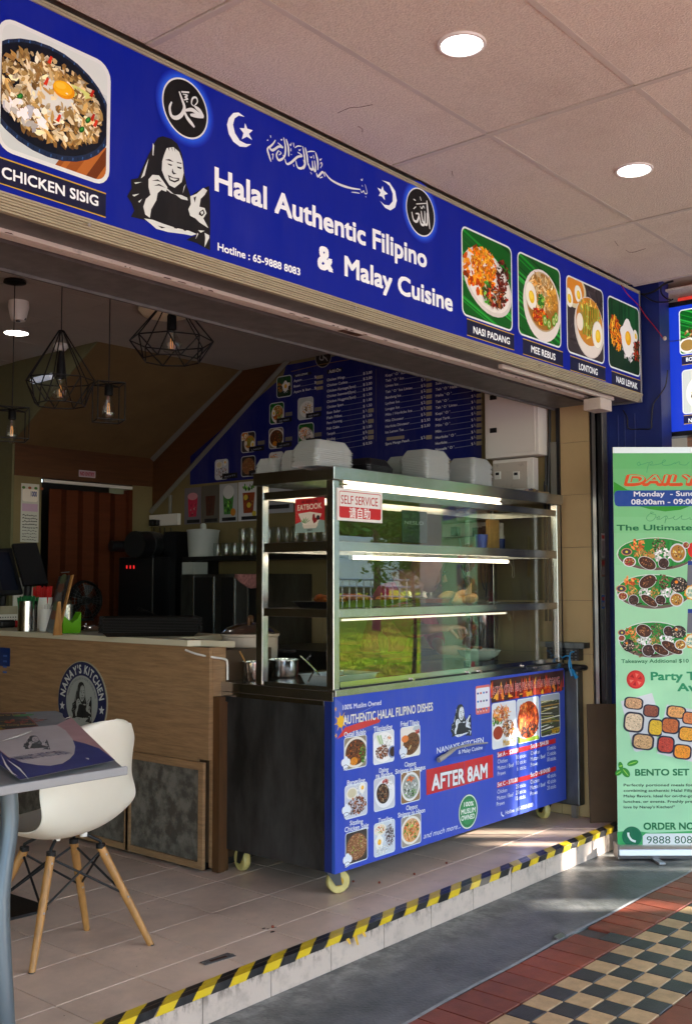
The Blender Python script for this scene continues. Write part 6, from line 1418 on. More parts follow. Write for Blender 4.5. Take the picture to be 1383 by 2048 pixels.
MB().add([(p.x+a, p.y-.02, TZ+b) for a, b in vs]+[(p.x+a, p.y+.03, TZ+b) for a, b in vs], [tuple(range(7)), tuple(range(13, 6, -1))]+[(i, i+7, (i+1) % 7+7, (i+1) % 7) for i in range(7)]).build('holder', M['green'], td_)
p = on(172, 1262); t = thing('counter_bell', 'small chrome call bell on the counter', 'bell', (p.x, p.y, TZ)); lathe('bell_dome', [(.034, .0), (.036, .006), (.03, .022), (.015, .032), (.0001, .034)], (p.x, p.y, TZ), M['steels'], t, 24); lathe('button', [(.004, .033), (.004, .042), (.0001, .043)], (p.x, p.y, TZ), M['steels'], t, 10)
p = on(205, 1263); t = lathe('steel_ladles', [(.05, 0), (.055, .012), (.04, .03), (.0001, .035)], (p.x, p.y+.06, TZ), M['steels'], None, 20, sx=1.3); tag(t, 'shiny upturned steel bowl lying on the counter between bell and tray pile', 'bowl')
fl = MB(); fl.add([on(150, 1262)+V3((0, 0, .003)), on(232, 1262)+V3((0, 0, .004)), on(228, 1256)+V3((0, 0, .012)), on(160, 1257)+V3((0, 0, .006))], [(0, 1, 2, 3)]); fl.add([p_+V3((0, 0, .001)) for p_ in fl.v], [(3, 2, 1, 0)])
tag(fl.build('leaflets', M['paper']), 'loose leaflets spread on the counter between the bell and the tray pile', 'leaflets')
for k, (u, v, c_, lab) in enumerate(((18, 1255, 'red', 'red and black card reader on the counter at the left photo edge'), )):
    p = on(u, v); t = thing('card_reader', lab, 'card reader', (p.x, p.y, TZ)); box('reader_body', p.x-.07, p.x+.03, p.y-.03, p.y+.05, TZ, TZ+.045, M['black'], t, bevel=.012); box('reader_cap', p.x+.0305, p.x+.07, p.y-.02, p.y+.04, TZ, TZ+.04, M['red'], t, bevel=.01)
p = on(22, 1251); bsk = thing('white_basket', 'low white perforated basket behind the card reader', 'basket', (p.x, p.y, TZ)); box('basket_side', p.x-.16, p.x+.10, p.y, p.y+.006, TZ, TZ+.07, M['white'], bsk); box('basket_side', p.x-.16, p.x+.10, p.y+.12, p.y+.126, TZ, TZ+.07, M['white'], bsk); box('basket_side', p.x+.094, p.x+.10, p.y+.0065, p.y+.1195, TZ, TZ+.07, M['white'], bsk)
f = MB(); 
for i in range(14):
    for j in range(2): f.box(p.x-.15+.018*i, p.x-.143+.018*i, p.y-.0008, p.y-.0003, TZ+.03+.018*j, TZ+.037+.018*j)
f.build('basket_holes', M['black'], bsk)
# point of sale screens
for k, (u, v, u2, v2, lab, sc) in enumerate(((-6, 1190, 38, 1096, 'till screen with dim blue display at the left photo edge', 1), (44, 1170, 88, 1085, 'second till display seen from behind, tilted over the counter', 0))):
    p = on((u+u2)/2, 1249); a = at(u, v, y=p.y); b = at(u2, v2, y=p.y); t = thing('till_screen', lab, 'screen', (p.x, p.y, TZ))
    slab('screen_body', [(a.x, a.y-.03, a.z), (b.x, a.y-.06, a.z+.01), (b.x-.02, a.y+.05, b.z), (a.x-.02, a.y+.08, b.z-.01)], -.03, M['black'], t)
    if sc: slab('display', [(a.x+.02, a.y-.036, a.z+.03), (b.x-.03, a.y-.055, a.z+.03), (b.x-.05, a.y+.035, b.z-.03), (a.x, a.y+.06, b.z-.03)], .002, M['screen'], t)
    tube('screen_stand', [((a.x+b.x)/2, a.y+.03, (a.z+b.z)/2), ((a.x+b.x)/2, a.y+.08, TZ+.01)], .025, M['black'], t); box('screen_foot', (a.x+b.x)/2-.09, (a.x+b.x)/2+.09, a.y, a.y+.17, TZ, TZ+.012, M['black'], t)
p = on(33, 1252); t = box('paper_box', p.x-.05, p.x+.07, p.y+.1, p.y+.18, TZ, TZ+.12, M['creamal']); tag(t, 'plain beige carton behind the canister of green straws', 'box')
p = on(82, 1250); t = box('calendar_card', p.x-.06, p.x+.08, p.y+.22, p.y+.23, TZ, TZ+.30, M['paper']); tag(t, 'white card standing behind the till display', 'card')
# pile of trays
c0 = on(330, 1272); tm = None
for k in range(10):
    z = TZ+.0075*k; x, y = c0.x+.02+rnd.uniform(-.004, .004), c0.y+.14+rnd.uniform(-.004, .004)
    if tm is None:
        mb = MB(); W3, D3 = .235, .17
        def rg(p, q, zz): return [(-p, -q, zz), (p, -q, zz), (p, q, zz), (-p, q, zz)]
        rr = [rg(W3*.9, D3*.88, 0), rg(W3, D3, .022), rg(W3+.016, D3+.016, .0215), rg(W3+.016, D3+.016, .0235), rg(W3-.002, D3-.002, .0245), rg(W3*.9-.002, D3*.88-.002, .003)]
        vs = [q for g in rr for q in g]; fs = [(3, 2, 1, 0), (20, 21, 22, 23)]+[(i*4+k2, i*4+(k2+1) % 4, i*4+(k2+1) % 4+4, i*4+k2+4) for i in range(5) for k2 in range(4)]
        tm = bpy.data.meshes.new('serving_tray'); tm.from_pydata(vs, [], fs); tm.materials.append(mat('dark_brown_tray', rgb('#120e0b'), .6, spec=.3))
    o = bpy.data.objects.new('serving_tray', tm); C.objects.link(o); o.location = (x, y, z); o.rotation_euler = (0, 0, R(-38)+rnd.uniform(-.02, .02)); tag(o, nth(9-k)+' dark brown serving tray in the pile on the counter', 'tray', 'pile of dark trays on the counter')

# ------------------------------------------------------------------ rear kitchen things
box_f = thing('work_bench', 'dark steel work bench along the interior side wall under the shelf', 'bench', (5, 5, FZ))
box('bench_top', 4.72, XW-.003, 3.75, 6.5, .98, 1.01, M['steeld'], box_f); box('bench_front', 4.75, 4.77, 3.76, 6.48, FZ+.1, .979, M['steeld'], box_f)
for y in (3.8, 5.1, 6.4): box('bench_leg', 4.73, 4.77, y, y+.04, FZ, .979, M['steeld'], box_f)
KX = 4.86
fr = thing('drinks_fridge', 'dark double box fridge with thin bright door edges on the rear bench', 'fridge', (KX, 5, 1.011))
def fy(u, v): q = at(u, v, x=KX); return q.y, q.z
ya, za = fy(362, 1150); yb2, _ = fy(525, 1150)
box('fridge_body', KX, XW-.02, yb2, ya, 1.011, fy(440, 1148)[1], M['steeld'], fr)
for u in (387, 427, 469, 496): y, _ = fy(u, 1200); box('door_edge', KX-.006, KX-.0003, y-.004, y+.003, 1.02, fy(u, 1152)[1]-.004, M['steel'], fr)
for u0, u1 in ((389, 425), (443, 467), (498, 520)): y1_, _ = fy(u0, 1200); y0_, _ = fy(u1, 1200); box('fridge_door', KX-.004, KX-.0004, y0_, y1_, 1.03, fy(u0, 1152)[1]-.01, M['black'], fr)
gs = thing('wall_shelf', 'dark shelf on the side wall holding rows of upturned glasses', 'shelf', (5.2, 5.5, 1.55))
SX = 5.06; q = at(365, 1113, x=SX); q2_ = at(520, 1112, x=SX); shz = at(440, 1112, x=SX).z
box('shelf_board', SX, XW-.003, q2_.y-.6, q.y, shz-.03, shz, M['black'], gs)
MB().add([(SX+.02, q.y-.05, shz-.031), (XW-.004, q.y-.05, shz-.031), (XW-.004, q.y-.05, shz-.22), (SX+.02, q.y-.07, shz-.031), (XW-.004, q.y-.07, shz-.031), (XW-.004, q.y-.07, shz-.22)], [(0, 1, 2), (5, 4, 3), (0, 3, 4, 1), (1, 4, 5, 2), (2, 5, 3, 0)]).build('shelf_bracket', M['black'], gs)
gprof = [(.032, 0), (.034, .02), (.036, .05), (.030, .095), (.028, .095), (.033, .05), (.031, .02), (.029, .003), (.0001, .003)]
gme = None; lab = 'clear upturned drinking glass on the dark wall shelf'
gy0, gy1 = at(425, 1100, x=SX).y, q2_.y-.5
k = 0; gi = 0; ORD2 = ['first']+ORD[1:]+['twenty first', 'twenty second', 'twenty third', 'twenty fourth']
y = gy0
while y > gy1:
    for row in range(2):
        for lvl in range(2):
            if lvl == 1 and (k % 3 == 0 or y > gy0-.1): k += 1; continue
            x = SX+.05+.085*row
            if gme is None:
                o = lathe('drinking_glass', gprof, (x, y, shz), M['glassb'], None, 16); gme = o
                o.location = V3((x, y, shz)); base = o
            else: o = gme.copy(); C.objects.link(o); o.location = V3((x+.003*(k % 3), y, shz+.097*lvl+.0005))
            tag(o, ('upper', 'lower')[1-lvl]+' '+('front', 'rear')[row]+' upturned glass on the wall shelf, place '+ORD2[gi]+' from the left', 'glass', 'upturned glasses on the wall shelf'); k += 1
    y -= .085; gi += 1
p = at(398, 1112, x=SX+.1); bk_ = thing('plastic_bucket', 'translucent plastic dispenser tub with small cap on the end of the wall shelf', 'tub', (SX+.13, p.y, shz))
lathe('tub_body', [(.105, 0), (.108, .01), (.118, .185), (.122, .19), (.122, .2), (.06, .207), (.0001, .208)], (SX+.14, p.y, shz), M['clearp2'], bk_, 32); lathe('tub_cap', [(.025, .207), (.022, .24), (.012, .25), (.0001, .25)], (SX+.14, p.y, shz), M['clearp2'], bk_, 16); lathe('tub_contents', [(.1, .004), (.105, .07), (.0001, .075)], (SX+.14, p.y, shz), M['rice'], bk_, 24)
p = at(372, 1130, x=SX); t = box('paper_pack', SX-.02, SX+.12, p.y-.1, p.y+.02, fy(440, 1148)[1]+.001, fy(440, 1148)[1]+.09, M['clearp2']); tag(t, 'pale plastic pack on top of the fridge under the shelf', 'pack')
cl = MB(); cq = []
for i in range(9):
    for j in range(6):
        u, v = 470+8.2*i, 1146+2+j*7*(.3+.7*sin(pi*min(1, (i+1)/8)))*(.4+.12*i); s_ = at(u, v, x=KX-.012-.006*sin(i*1.3)); cq.append(s_)
cl.add(cq, [(i*6+j, (i+1)*6+j, (i+1)*6+j+1, i*6+j+1) for i in range(8) for j in range(5)]); o = cl.build('dishcloth', M['cloth'], smooth=True); o.modifiers.new('s', 'SOLIDIFY').thickness = .004; tag(o, 'red and white checked dishcloth hanging off the fridge top', 'cloth')
# coffee machine / grinder, dark
cg = thing('coffee_grinder', 'dark kitchen machine with a round drum and small red digits in the rear corner', 'machine', (5.05, 6.0, 1.0))
gx = 5.0; g1 = at(285, 1090, x=gx); 
box('machine_body', gx-.05, XW-.03, g1.y-.18, g1.y+.22, 1.011, g1.z-.09, M['black'], cg, bevel=.01); box('machine_back', gx+.12, XW-.03, g1.y-.24, g1.y-.1, 1.011, g1.z+.1, M['black'], cg)
MB().tube([(gx-.12, g1.y-.06, g1.z), (gx+.14, g1.y+.0, g1.z)], .10, 28).build('drum', M['black'], cg, smooth=True); MB().tube([(gx-.0, g1.y-.035, g1.z), (gx+.09, g1.y-.012, g1.z)], .104, 28).build('drum_band', M['steeld'], cg, smooth=True)
MB().tube([(gx-.2, g1.y+.12, g1.z-.01), (gx-.05, g1.y+.10, g1.z-.01)], .04, 16).build('knob', M['black'], cg, smooth=True)
P = Print(Plane((0, g1.y-.1815, 0), (1, 0, 0), (0, 0, 1)), 0); P.v = []; 
dg = MB(); 
for k in range(3): d = at(253+7*k, 1134, x=gx-.0515); dg.box(gx-.053, gx-.0515, d.y-.012, d.y+.0, d.z-.012, d.z+.012)
dg.build('digits', M['ledr'], cg)
pn = at(330, 1172, x=gx-.1); 
t = thing('frying_wok', 'black wok with long handle hanging on its ring beside the dark kitchen machine', 'wok', (pn.x, pn.y, 1.011)); lathe('wok_bowl', [(.05, 0), (.16, .05), (.19, .10), (.186, .10), (.155, .055), (.0001, .01)], (pn.x+.1, pn.y-.05, 1.08), M['blackm'], t, 32); tube('wok_handle', [(pn.x-.03, pn.y+.05, 1.18), (pn.x-.16, pn.y+.1, 1.24)], .012, M['blackm'], t); lathe('wok_ring', [(.10, 0), (.11, .0), (.12, .07), (.11, .07)], (pn.x+.1, pn.y-.05, 1.011), M['steeld'], t, 24)
ft = at(255, 1235, z=TZ); ft = on(262, 1248)
fn = thing('table_fan', 'small black mesh table fan standing behind the tray pile', 'fan', (ft.x+.05, ft.y+.35, TZ)); fc_ = V3((ft.x+.18, ft.y+.75, TZ+.14))
MB().lathe([(.13, -.03), (.145, 0), (.13, .03)], fc_, 28, axis='Y', cap=False).build('fan_ring', M['blackm'], fn, smooth=True); g_ = MB()
for k in range(28): a = 2*pi*k/28; g_.rod(fc_+V3((.02*cos(a), -.04, .02*sin(a))), fc_+V3((.138*cos(a), -.02, .138*sin(a))), .0012, 4)
for rr in (.05, .08, .11): g_.tube([fc_+V3((rr*cos(2*pi*k/24), -.036, rr*sin(2*pi*k/24))) for k in range(25)], .0012, 4)
g_.build('fan_guard', M['steeld'], fn); MB().lathe([(.03, -.03), (.03, .05), (.0001, .06)], fc_, 16, axis='Y').build('fan_hub', M['black'], fn, smooth=True)
bl = MB()
for k in range(5): a = 2*pi*k/5; bl.add([fc_+V3((.02*cos(a), 0, .02*sin(a))), fc_+V3((.12*cos(a-.35), -.01, .12*sin(a-.35))), fc_+V3((.12*cos(a+.35), .012, .12*sin(a+.35)))], [(0, 1, 2)])
bl.build('fan_blade', M['black'], fn); tube('fan_stand', [fc_+V3((0, .02, -.13)), (fc_.x, fc_.y+.02, TZ)], .012, M['black'], fn); lathe('fan_foot', [(.08, 0), (.075, .012), (.0001, .014)], (fc_.x, fc_.y+.02, TZ), M['black'], fn)

# ------------------------------------------------------------------ side wall equipment
SW = XW
def sy(u, v, x=SW): q = at(u, v, x=x); return q.y, q.z
def outlet(name, u0, v0, u1, v1, label, cat='socket', plugs=(), m='white', x=None):
    x = x or SW-.001; a = at(u0, v1, x=x); b = at(u1, v0, x=x); t = thing(name, label, cat, (x, (a.y+b.y)/2, a.z))
    zb, zt2 = min(a.z, b.z), max(a.z, b.z); box('back_plate', x-.035, x, b.y, a.y, zb, zt2, M[m], t, bevel=.003)
    for (pu, pv, s_) in plugs:
        c = at(pu, pv, x=x-.036); box('plug', x-.075, x-.036, c.y-.022*s_, c.y+.022*s_, c.z-.028*s_, c.z+.022*s_, M['black'], t, bevel=.004)
    return t, x, zb, zt2, a.y, b.y
outlet('socket_strip', 305, 1027, 362, 1053, 'row of white wall sockets with dark plugs at the foot of the stair trim', plugs=((309, 1045, 1), (317, 1045, .9)))
for k, (u, v0, v1) in enumerate(((320, 1055, 1090), (329, 1055, 1095), (342, 1055, 1097), (308, 1055, 1092))):
    o = tube('hanging_cable', [at(u, v0, x=SW-.03), at(u+2, v1, x=SW-.04), at(u+8, v1+25, x=SW-.06)], .004, M['black']); tag(o, ('nearest', 'second', 'third', 'leftmost')[k]+' black cable hanging from the socket row by the stair trim', 'cable')
o = tube('conduit', [at(340, 1027, x=SW-.012), at(341, 990, x=SW-.012)], .014, M['trimg']); tag(o, 'short grey conduit rising from the socket row by the stairs', 'conduit')
outlet('socket_row', 890, 1045, 975, 1075, 'white double socket row with three black plugs behind the cart glass', plugs=((914, 1062, 1.1), (957, 1063, 1.1), (975, 1060, 1)))
outlet('socket_row', 918, 1016, 982, 1042, 'upper weatherproof switch row above the plugged sockets', plugs=())
rc = random.Random(7)
for k, (u, v0, v1, du) in enumerate(((916, 1076, 1180, 18), (955, 1076, 1180, 14), (938, 1120, 1200, -12), (975, 1076, 1195, -8), (925, 1130, 1190, 14), (985, 1085, 1200, 4))):
    pts = [at(u+du*t+4*sin(t*5+k), v0+(v1-v0)*t, x=SW-.02-.01*k) for t in (0, .2, .4, .6, .8, 1)]
    o = tube('loose_cable', curve_pts(pts), .0045, M['black']); tag(o, ('first', 'second', 'third', 'fourth', 'fifth', 'rightmost')[k]+' black cable hanging on the beige wall behind the cart glass, counted from the left plug'.replace('counted from the left plug', 'below the sockets'), 'cable')
# electric boxes
eb = thing('distribution_box', 'grey white electrical cabinet on the side wall right of the price board', 'electrical cabinet', (SW-.1, 3.2, 2))
a = at(968, 800, x=SW-.115); b = at(1076, 905, x=SW-.115); yL, yR = a.y, b.y; zB = at(968, 918, x=SW-.115).z; zT = 2.62
box('cabinet_body', SW-.113, SW-.002, yR, yL, zB, zT, M['white'], eb, bevel=.003); box('cabinet_door', SW-.118, SW-.1135, yR+.02, yL-.02, zB+.02, zT-.02, M['white'], eb, bevel=.002)
for v in (795, 861): c = at(986, v, x=SW-.119); box('cabinet_latch', SW-.125, SW-.1185, c.y-.022, c.y+.022, c.z-.014, c.z+.014, M['black'], eb)
e2 = thing('isolator_box', 'square grey switch box with two isolators under the electrical cabinet', 'switch box', (SW-.05, 3.3, 1.8))
a = at(984, 915, x=SW-.06); b = at(1066, 975, x=SW-.06); zt3 = at(1020, 918, x=SW-.06).z; zb3 = at(1020, 985, x=SW-.06).z
box('box_body', SW-.058, SW-.002, b.y, a.y, zb3, min(zt3, zB-.002), M['white'], e2, bevel=.003); box('box_face', SW-.061, SW-.0585, b.y+.04, a.y-.004, zb3+.02, min(zt3, zB-.002)-.02, M['offw'], e2)
for u in (995, 1032): c = at(u, 950, x=SW-.062); box('isolator', SW-.07, SW-.0615, c.y-.02, c.y+.02, c.z-.025, c.z+.02, M['white'], e2); box('isolator_window', SW-.0715, SW-.0702, c.y-.012, c.y+.012, c.z-.002, c.z+.014, M['black'], e2)
gk = lathe('round_switch', [(.06, 0), (.06, .012), (.0001, .013)], (0, 0, 0), M['trimg'], None, 24, axis='X') if False else None
for k, u in enumerate((1092, 1100)): 
    y0, z0 = sy(u, 790); y1, z1 = sy(u-1, 985); o = tube('wall_cable', curve_pts([(SW-.015, y0, 2.5), (SW-.015, y0, 2.3), (SW-.02, y0+.01*k, 2.0), (SW-.015, y1, z1), (SW-.02, y1, 1.2)]), .008, M['black']); tag(o, ('left', 'right')[k]+' one of two black cables running down beside the electrical cabinet', 'cable')
y0, z0 = sy(1110, 900); o = box('wall_conduit', SW-.022, SW-.002, y0-.012, y0+.022, 1.0, sy(1106, 885)[1], M['trimg']); tag(o, 'pale plastic conduit on the side wall beside the black cables', 'conduit')
o = box('conduit_strip', SW-.012, SW+.0015, 2.925, 2.9475, .2, 2.43, M['black']); tag(o, 'black vertical edge strip between tiled pillar and side wall', 'strip')  # black conduit strip along the edge of the tiled pillar
# price board on the side wall
pb = thing('price_board', 'long dark blue wall menu listing add-ons and drinks with prices, under the stair trim', 'menu board', (SW, 4.6, 1.9))
MX = SW-.004; MP = Plane((MX, 0, 0), (0, -1, 0), (0, 0, 1)); z_ = Z(400, 640, 2.305)
yR_ = -MP.px(*z_(1293, 400))[0]; zbL = MP.px(372, 972)[1]; P = Print(MP, 0)
def mz(u, v): return MP.px(*z_(u, v))
q0 = MP.px(560, 700); 
bot = [MP.px(372, 975), MP.px(515, 952)]; zbt = (bot[0][1]+bot[1][1])/2
P.poly([(-yR_, zbt-.0), (-yR_, 2.975), (-5.10, 2.975), (-5.13, 2.9), (-6.12, zbt+.22), (-6.12, zbt)], '#0c186c')
P.build('board_face', M['printm'], pb)
P = Print(MP, .0008); wc = '#f2f4ff'
P.rect(*mz(430, 265), *mz(512, 238), '#1a1a28')
P.text('NASI LEMAK', z_(440, 262), z_(497, 250), 3.6, wc, .01)
for b_, y, w_, pr in (('Ayam', 287, 36, 1), ('Ikan', 312, 30, 1), ('Ayam & Ikan', 338, 78, 1)):
    P.text(b_, z_(432, y), z_(432+w_, y-w_*.2), 4.6, wc, .01); P.stroke([mz(432+w_+4, y-(w_+4)*.2), mz(525, y-93*.2)], .003, '#8a90a8', smooth=False, taper=False); P.text('$', z_(528, y-18), z_(535, y-19.5), 5, wc, .01); P.rect(*mz(536, y-14), *mz(566, y-34), '#a89c84')
P.rect(*mz(585, 250), *mz(655, 218), '#141828'); P.text('Add-On', z_(594, 246), z_(648, 236), 6.5, wc, .01)
def row(b_, x0, y, wpx, xp, pr, sl=.18, taped=False, xe=None):
    P.text(b_, z_(x0, y), z_(x0+wpx, y-wpx*sl), 4.9, wc, .016)
    a = mz(x0+wpx+2, y-(wpx+2)*sl); b = mz(xp-3, y-(xp-3-x0)*sl); P.stroke([a, b], .0035, '#8088a4', smooth=False, taper=False)
    P.text(pr, z_(xp, y-(xp-x0)*sl), z_(xp+40 if len(pr) > 4 else xp+20, y-(xp+40-x0)*sl), 5.2, wc, .018)
    if taped: P.rect(*mz(xp+22, y-(xp+22-x0)*sl+4), *mz(xp+48, y-(xp+48-x0)*sl-13), '#a89c84')
wd = lambda s_: len(s_)*6.3
for b_, y, pr, tp_ in (('Chicken Wings', 283, '$ 2.00', 0), ('Chicken Cutlets', 308, '$ 2.00', 0), ('Chicken Karaage(3pcs)', 334, '$ 2.00', 0), ('Chicken Seaweed(3pcs)', 358, '$ 2.00', 0), ('Chicken Nuggets(3pcs)', 383, '$ 1.50', 0), ('Chicken Spam', 408, '$ 1.00', 0), ('Ikan Selar', 434, '$ 1.50', 0), ('Fish Fillet', 458, '$ 1.', 1), ('Paru Goreng', 481, '$ 1.50', 0), ('Fish Cake', 507, '$ 1.', 1), ('Tempeh', 532, '$ 1.00', 0), ('Hotdog', 557, '$ 0.', 1), ('Begedil', 582, '$ 0.', 1), ('Telur', 608, '$ 0.50', 0)):
    row(b_, 585, y, wd(b_), 752, pr, .18, tp_)
P.rect(*mz(811, 560), *mz(812.2, 225), '#5a5068')
for b_, y, pr, tp_ in (("Kopi ' O ' Ice", 262, '$ 1.', 1), ("Teh ' O ' Ice", 286, '$ 1.', 1), ('Limau Ice', 310, '$ 2.', 1), ("Teh ' O ' Ice Limau", 338, '$ 2.', 1), ('Bandung Ice', 364, '$ 2.', 1), ('Lychee Ice', 391, '$ 2.', 1), ('Longan Ice', 417, '$ 2.', 1), ('Milo / Horlicks Ice', 443, '$ 3.', 1), ('Milo Dinosaur', 471, '$ 3.', 1), ('Horlicks Dinosaur', 498, '$ 2.50', 0), ('Ice Lemon Tea', 524, '$ 2.50', 0), ('Sjora Mango Peach', 578, '$ 2.', 1)):
    row(b_, 855, y, wd(b_)*1.02, 1020, pr, .165, tp_)
P.rect(*mz(860, 556), *mz(942, 532), '#a89c84')
for b_, y, pr in (('Susu Halia', 299, '$ 1.'), ("Teh ' O ' Halia", 327, '$ 1.'), ("Halia ' O '", 355, '$ 1.'), ("Teh ' O '", 384, '$ 1.'), ("Teh ' O ' Limau", 411, '$ 1.'), ("Kopi ' O '", 439, '$ 1.'), ('Kopi Tarik', 465, '$ 1.'), ("Milo ' O '", 493, '$ 1.'), ('Milo', 521, '$ 1.'), ("Horlicks ' O '", 549, '$ 1.'), ('Horlicks', 576, '$ 1.'), ("Nescafe ' O '", 604, '$ 1.')):
    row(b_, 1086, y, wd(b_)*1.04, 1252, pr, .155, True)
P.build('price_lettering', M['printm'], pb, split=True)
P = Print(MP, .0012); c = mz(568, 170); P.poly(ell(c[0], c[1], .075, .075), '#9a9a9a'); P.poly(ell(c[0], c[1], .07, .07), '#141414')
st_(P, [[(555, 160), (552, 180), (568, 182), (565, 150)], [(568, 168), (580, 178), (588, 190)]], .01, z_, '#9a9a9a'); P.stroke([mz(420, 238), mz(560, 205), mz(690, 182)], .004, '#8a6a3a', taper=False); P.build('emblem', M['printm'], pb)
k = 0
for L, Rr, T, B, kd in (((353, 310), (423, 300), (388, 257), (388, 356), 'lemak'), ((320, 432), (388, 422), (354, 380), (354, 479), 'rebus'), ((450, 412), (523, 400), (486, 356), (486, 459), 'noodle'), ((317, 547), (385, 538), (351, 496), (351, 593), 'stew'), ((452, 530), (525, 518), (488, 475), (488, 576), 'padang'),
                        ((190, 566), (256, 556), (223, 515), (223, 611), 'lontong'), ((190, 678), (256, 668), (223, 626), (223, 722), 'mince'), ((69, 692), (131, 684), (100, 642), (100, 736), 'egg_meat'), ((318, 640), (385, 630), (351, 608), (351, 700), 'satay')):
    k += 1; pic_on(pb, MP, z_(*L), z_(*Rr), z_(*T), z_(*B), kd, 40+k, M['printm'], bw=.006, rad=.025, D=.5, border='#d0d8dc')
for u, v, body in ((355, 475, 'MEE REBUS'), (490, 452, 'MEE SIAM'), (355, 589, 'MEE SOTO'), (490, 569, 'NASI PADANG'), (228, 607, 'LAKSA'), (228, 718, 'CURRY PUFF'), (105, 732, 'ROTI')):
    P = Print(MP, .0060); P.rect(*mz(u, v+2), *mz(u+70, v-30), '#10131e'); P.text(body, z_(u+12, v-4), z_(u+58, v-13), 3, '#9aa0b0', .01)
    if u > 200: P.rect(*mz(u+40, v-30), *mz(u+72, v-52), '#7a7468')
    P.build('caption', M['printm'], pb)
# drinks posters
for k, (u0, v0, u1, v1, bg_, dc, lab) in enumerate(((645, 325, 790, 640, '#6e6a74', '#b8284a', 'poster of a pink drink, leftmost under the price board'), (797, 305, 942, 632, '#5a564e', '#4a2418', 'dim poster of a dark brown drink, second under the price board'), (946, 290, 1104, 622, '#a8adb4', '#3f7a3a', 'poster of a tall glass with green leaves, third under the price board'), (1110, 272, 1292, 612, '#c4c8d0', '#8a3a14', 'poster of iced lemon tea with mint, right of the green leaf poster'))):
    z9 = Z(220, 900, 4.322); t = thing('drinks_poster', lab, 'poster', (SW, 5, 1.9)); PP_ = Plane((SW-.003, 0, 0), (0, -1, 0), (0, 0, 1)); P = Print(PP_, 0)
    a = PP_.px(*z9(u0, (v0+v1)/2)); b = PP_.px(*z9(u1, (v0+v1)/2)); zt4 = PP_.px(*z9((u0+u1)/2, v0))[1]; zb4 = PP_.px(*z9((u0+u1)/2, v1))[1]
    P.rect(a[0], zb4, b[0], zt4, bg_); P.fr = lambda x, y, a=a, b=b, zb4=zb4, zt4=zt4: (a[0]+x*(b[0]-a[0]), zb4+y*(zt4-zb4))
    r_ = random.Random(k); P.poly([(.25, .2), (.7, .2), (.78, .72), (.2, .72)], dc); chunks(P, 26, .48, .45, .2, .22, .06, (dc, '#c8a04a' if k == 3 else dc, '#e0b0b8' if k == 0 else '#3a2a20'), r_)
    if k == 3: [P.poly(ell(x, y, .1, .07), '#c8b03a') for x, y in ((.35, .6), (.5, .4), (.75, .18))]; chunks(P, 14, .5, .85, .25, .08, .08, GR, r_)
    if k == 2: P.poly(ell(.5, .78, .3, .18), '#c9ccd0'); chunks(P, 16, .45, .4, .2, .15, .07, GR, r_); P.poly(ell(.75, .25, .14, .1), '#b87a2a')
    if k == 0: P.poly(ell(.48, .76, .3, .1), '#c88a98')
    P.stroke([(.35, .95), (.42, .7)], .008, '#2a2020', smooth=False, taper=False) if False else None
    P.poly([(.15, .03), (.9, .03), (.9, .12), (.15, .12)], '#14161e'); P.fr = None
    P.build('poster_print', M['printm'], t)
t = thing('drinks_poster', 'rightmost drinks poster, partly behind the cart roof and post', 'poster', (SW, 5, 1.9)); P = Print(Plane((SW-.003, 0, 0), (0, -1, 0), (0, 0, 1)), 0)
a = P.p.px(522, 1028); b = P.p.px(600, 960); P.rect(a[0], a[1], a[0]+.32, b[1]-.04, '#a8acb8'); P.rect(a[0]+.33, a[1], a[0]+.62, b[1]-.04, '#8a6a70'); P.rect(a[0]+.05, a[1]+.03, a[0]+.28, a[1]+.06, '#14161e'); P.rect(a[0]+.38, a[1]+.03, a[0]+.6, a[1]+.06, '#14161e'); P.build('poster_print', M['printm'], t)

# steel things to the right of the cart
lg_ = thing('steel_ledge', 'narrow steel ledge with drain grille fixed low on the beige tiles right of the cart', 'ledge', (5.3, 3, 1)); 
a = at(1130, 1285, x=5.33); b = at(1183, 1278, x=5.33)
box('ledge_top', 5.285, XW-.001, 2.76, 3.0, 1.055, 1.085, M['steeld'], lg_); box('ledge_grille', 5.30, XW-.002, 2.80, 3.0, .985, 1.054, M['black'], lg_)
f = MB()
for i in range(7):
    for j in range(4): f.box(5.2985, 5.2995, 2.81+.026*i, 2.824+.026*i, .985+.017*j, .993+.017*j)
f.build('grille_holes', M['steeld'], lg_)
bn = thing('steel_bin', 'tall dark steel bin with black liner standing between cart and side wall', 'bin', (5.32, 2.95, FZ))
box('bin_body', 5.285, 5.350, 2.80, 3.3, FZ+.07, .93, M['steeld'], bn, bevel=.008); 
mb = MB(); mb.tube(curve_pts([(5.28, 3.28, .945), (5.275, 3.0, .95), (5.28, 2.82, .945), (5.31, 2.785, .95), (5.345, 2.80, .945), (5.35, 3.0, .95)], 5), .016, 8); mb.build('liner_rim', M['black'], bn, smooth=True)
for y in (2.83, 3.2): box('bin_leg', 5.30, 5.33, y, y+.03, FZ, FZ+.069, M['alu'], bn)
ts = MB(); c = at(1138, 1312, x=5.275)
ts.tube(curve_pts([c+V3((0, .06, -.02)), c+V3((-.004, .02, .0)), c, c+V3((-.006, -.01, .02)), c+V3((-.004, -.03, .025))], 4), .004, 6); ts.tube(curve_pts([c, c+V3((-.006, -.01, -.05)), c+V3((-.004, -.03, -.10)), c+V3((-.002, -.045, -.12))], 4), [.004]*3+[.006]*3+[.010]*4+[.012]*3, 7); ts.tube(curve_pts([c, c+V3((-.008, .0, -.05)), c+V3((-.006, -.015, -.11))], 4), [.003]*3+[.006]*6, 6)
tag(ts.build('blue_string', M['cyan'], smooth=True), 'knotted bright blue plastic string tied to the steel bin', 'string')

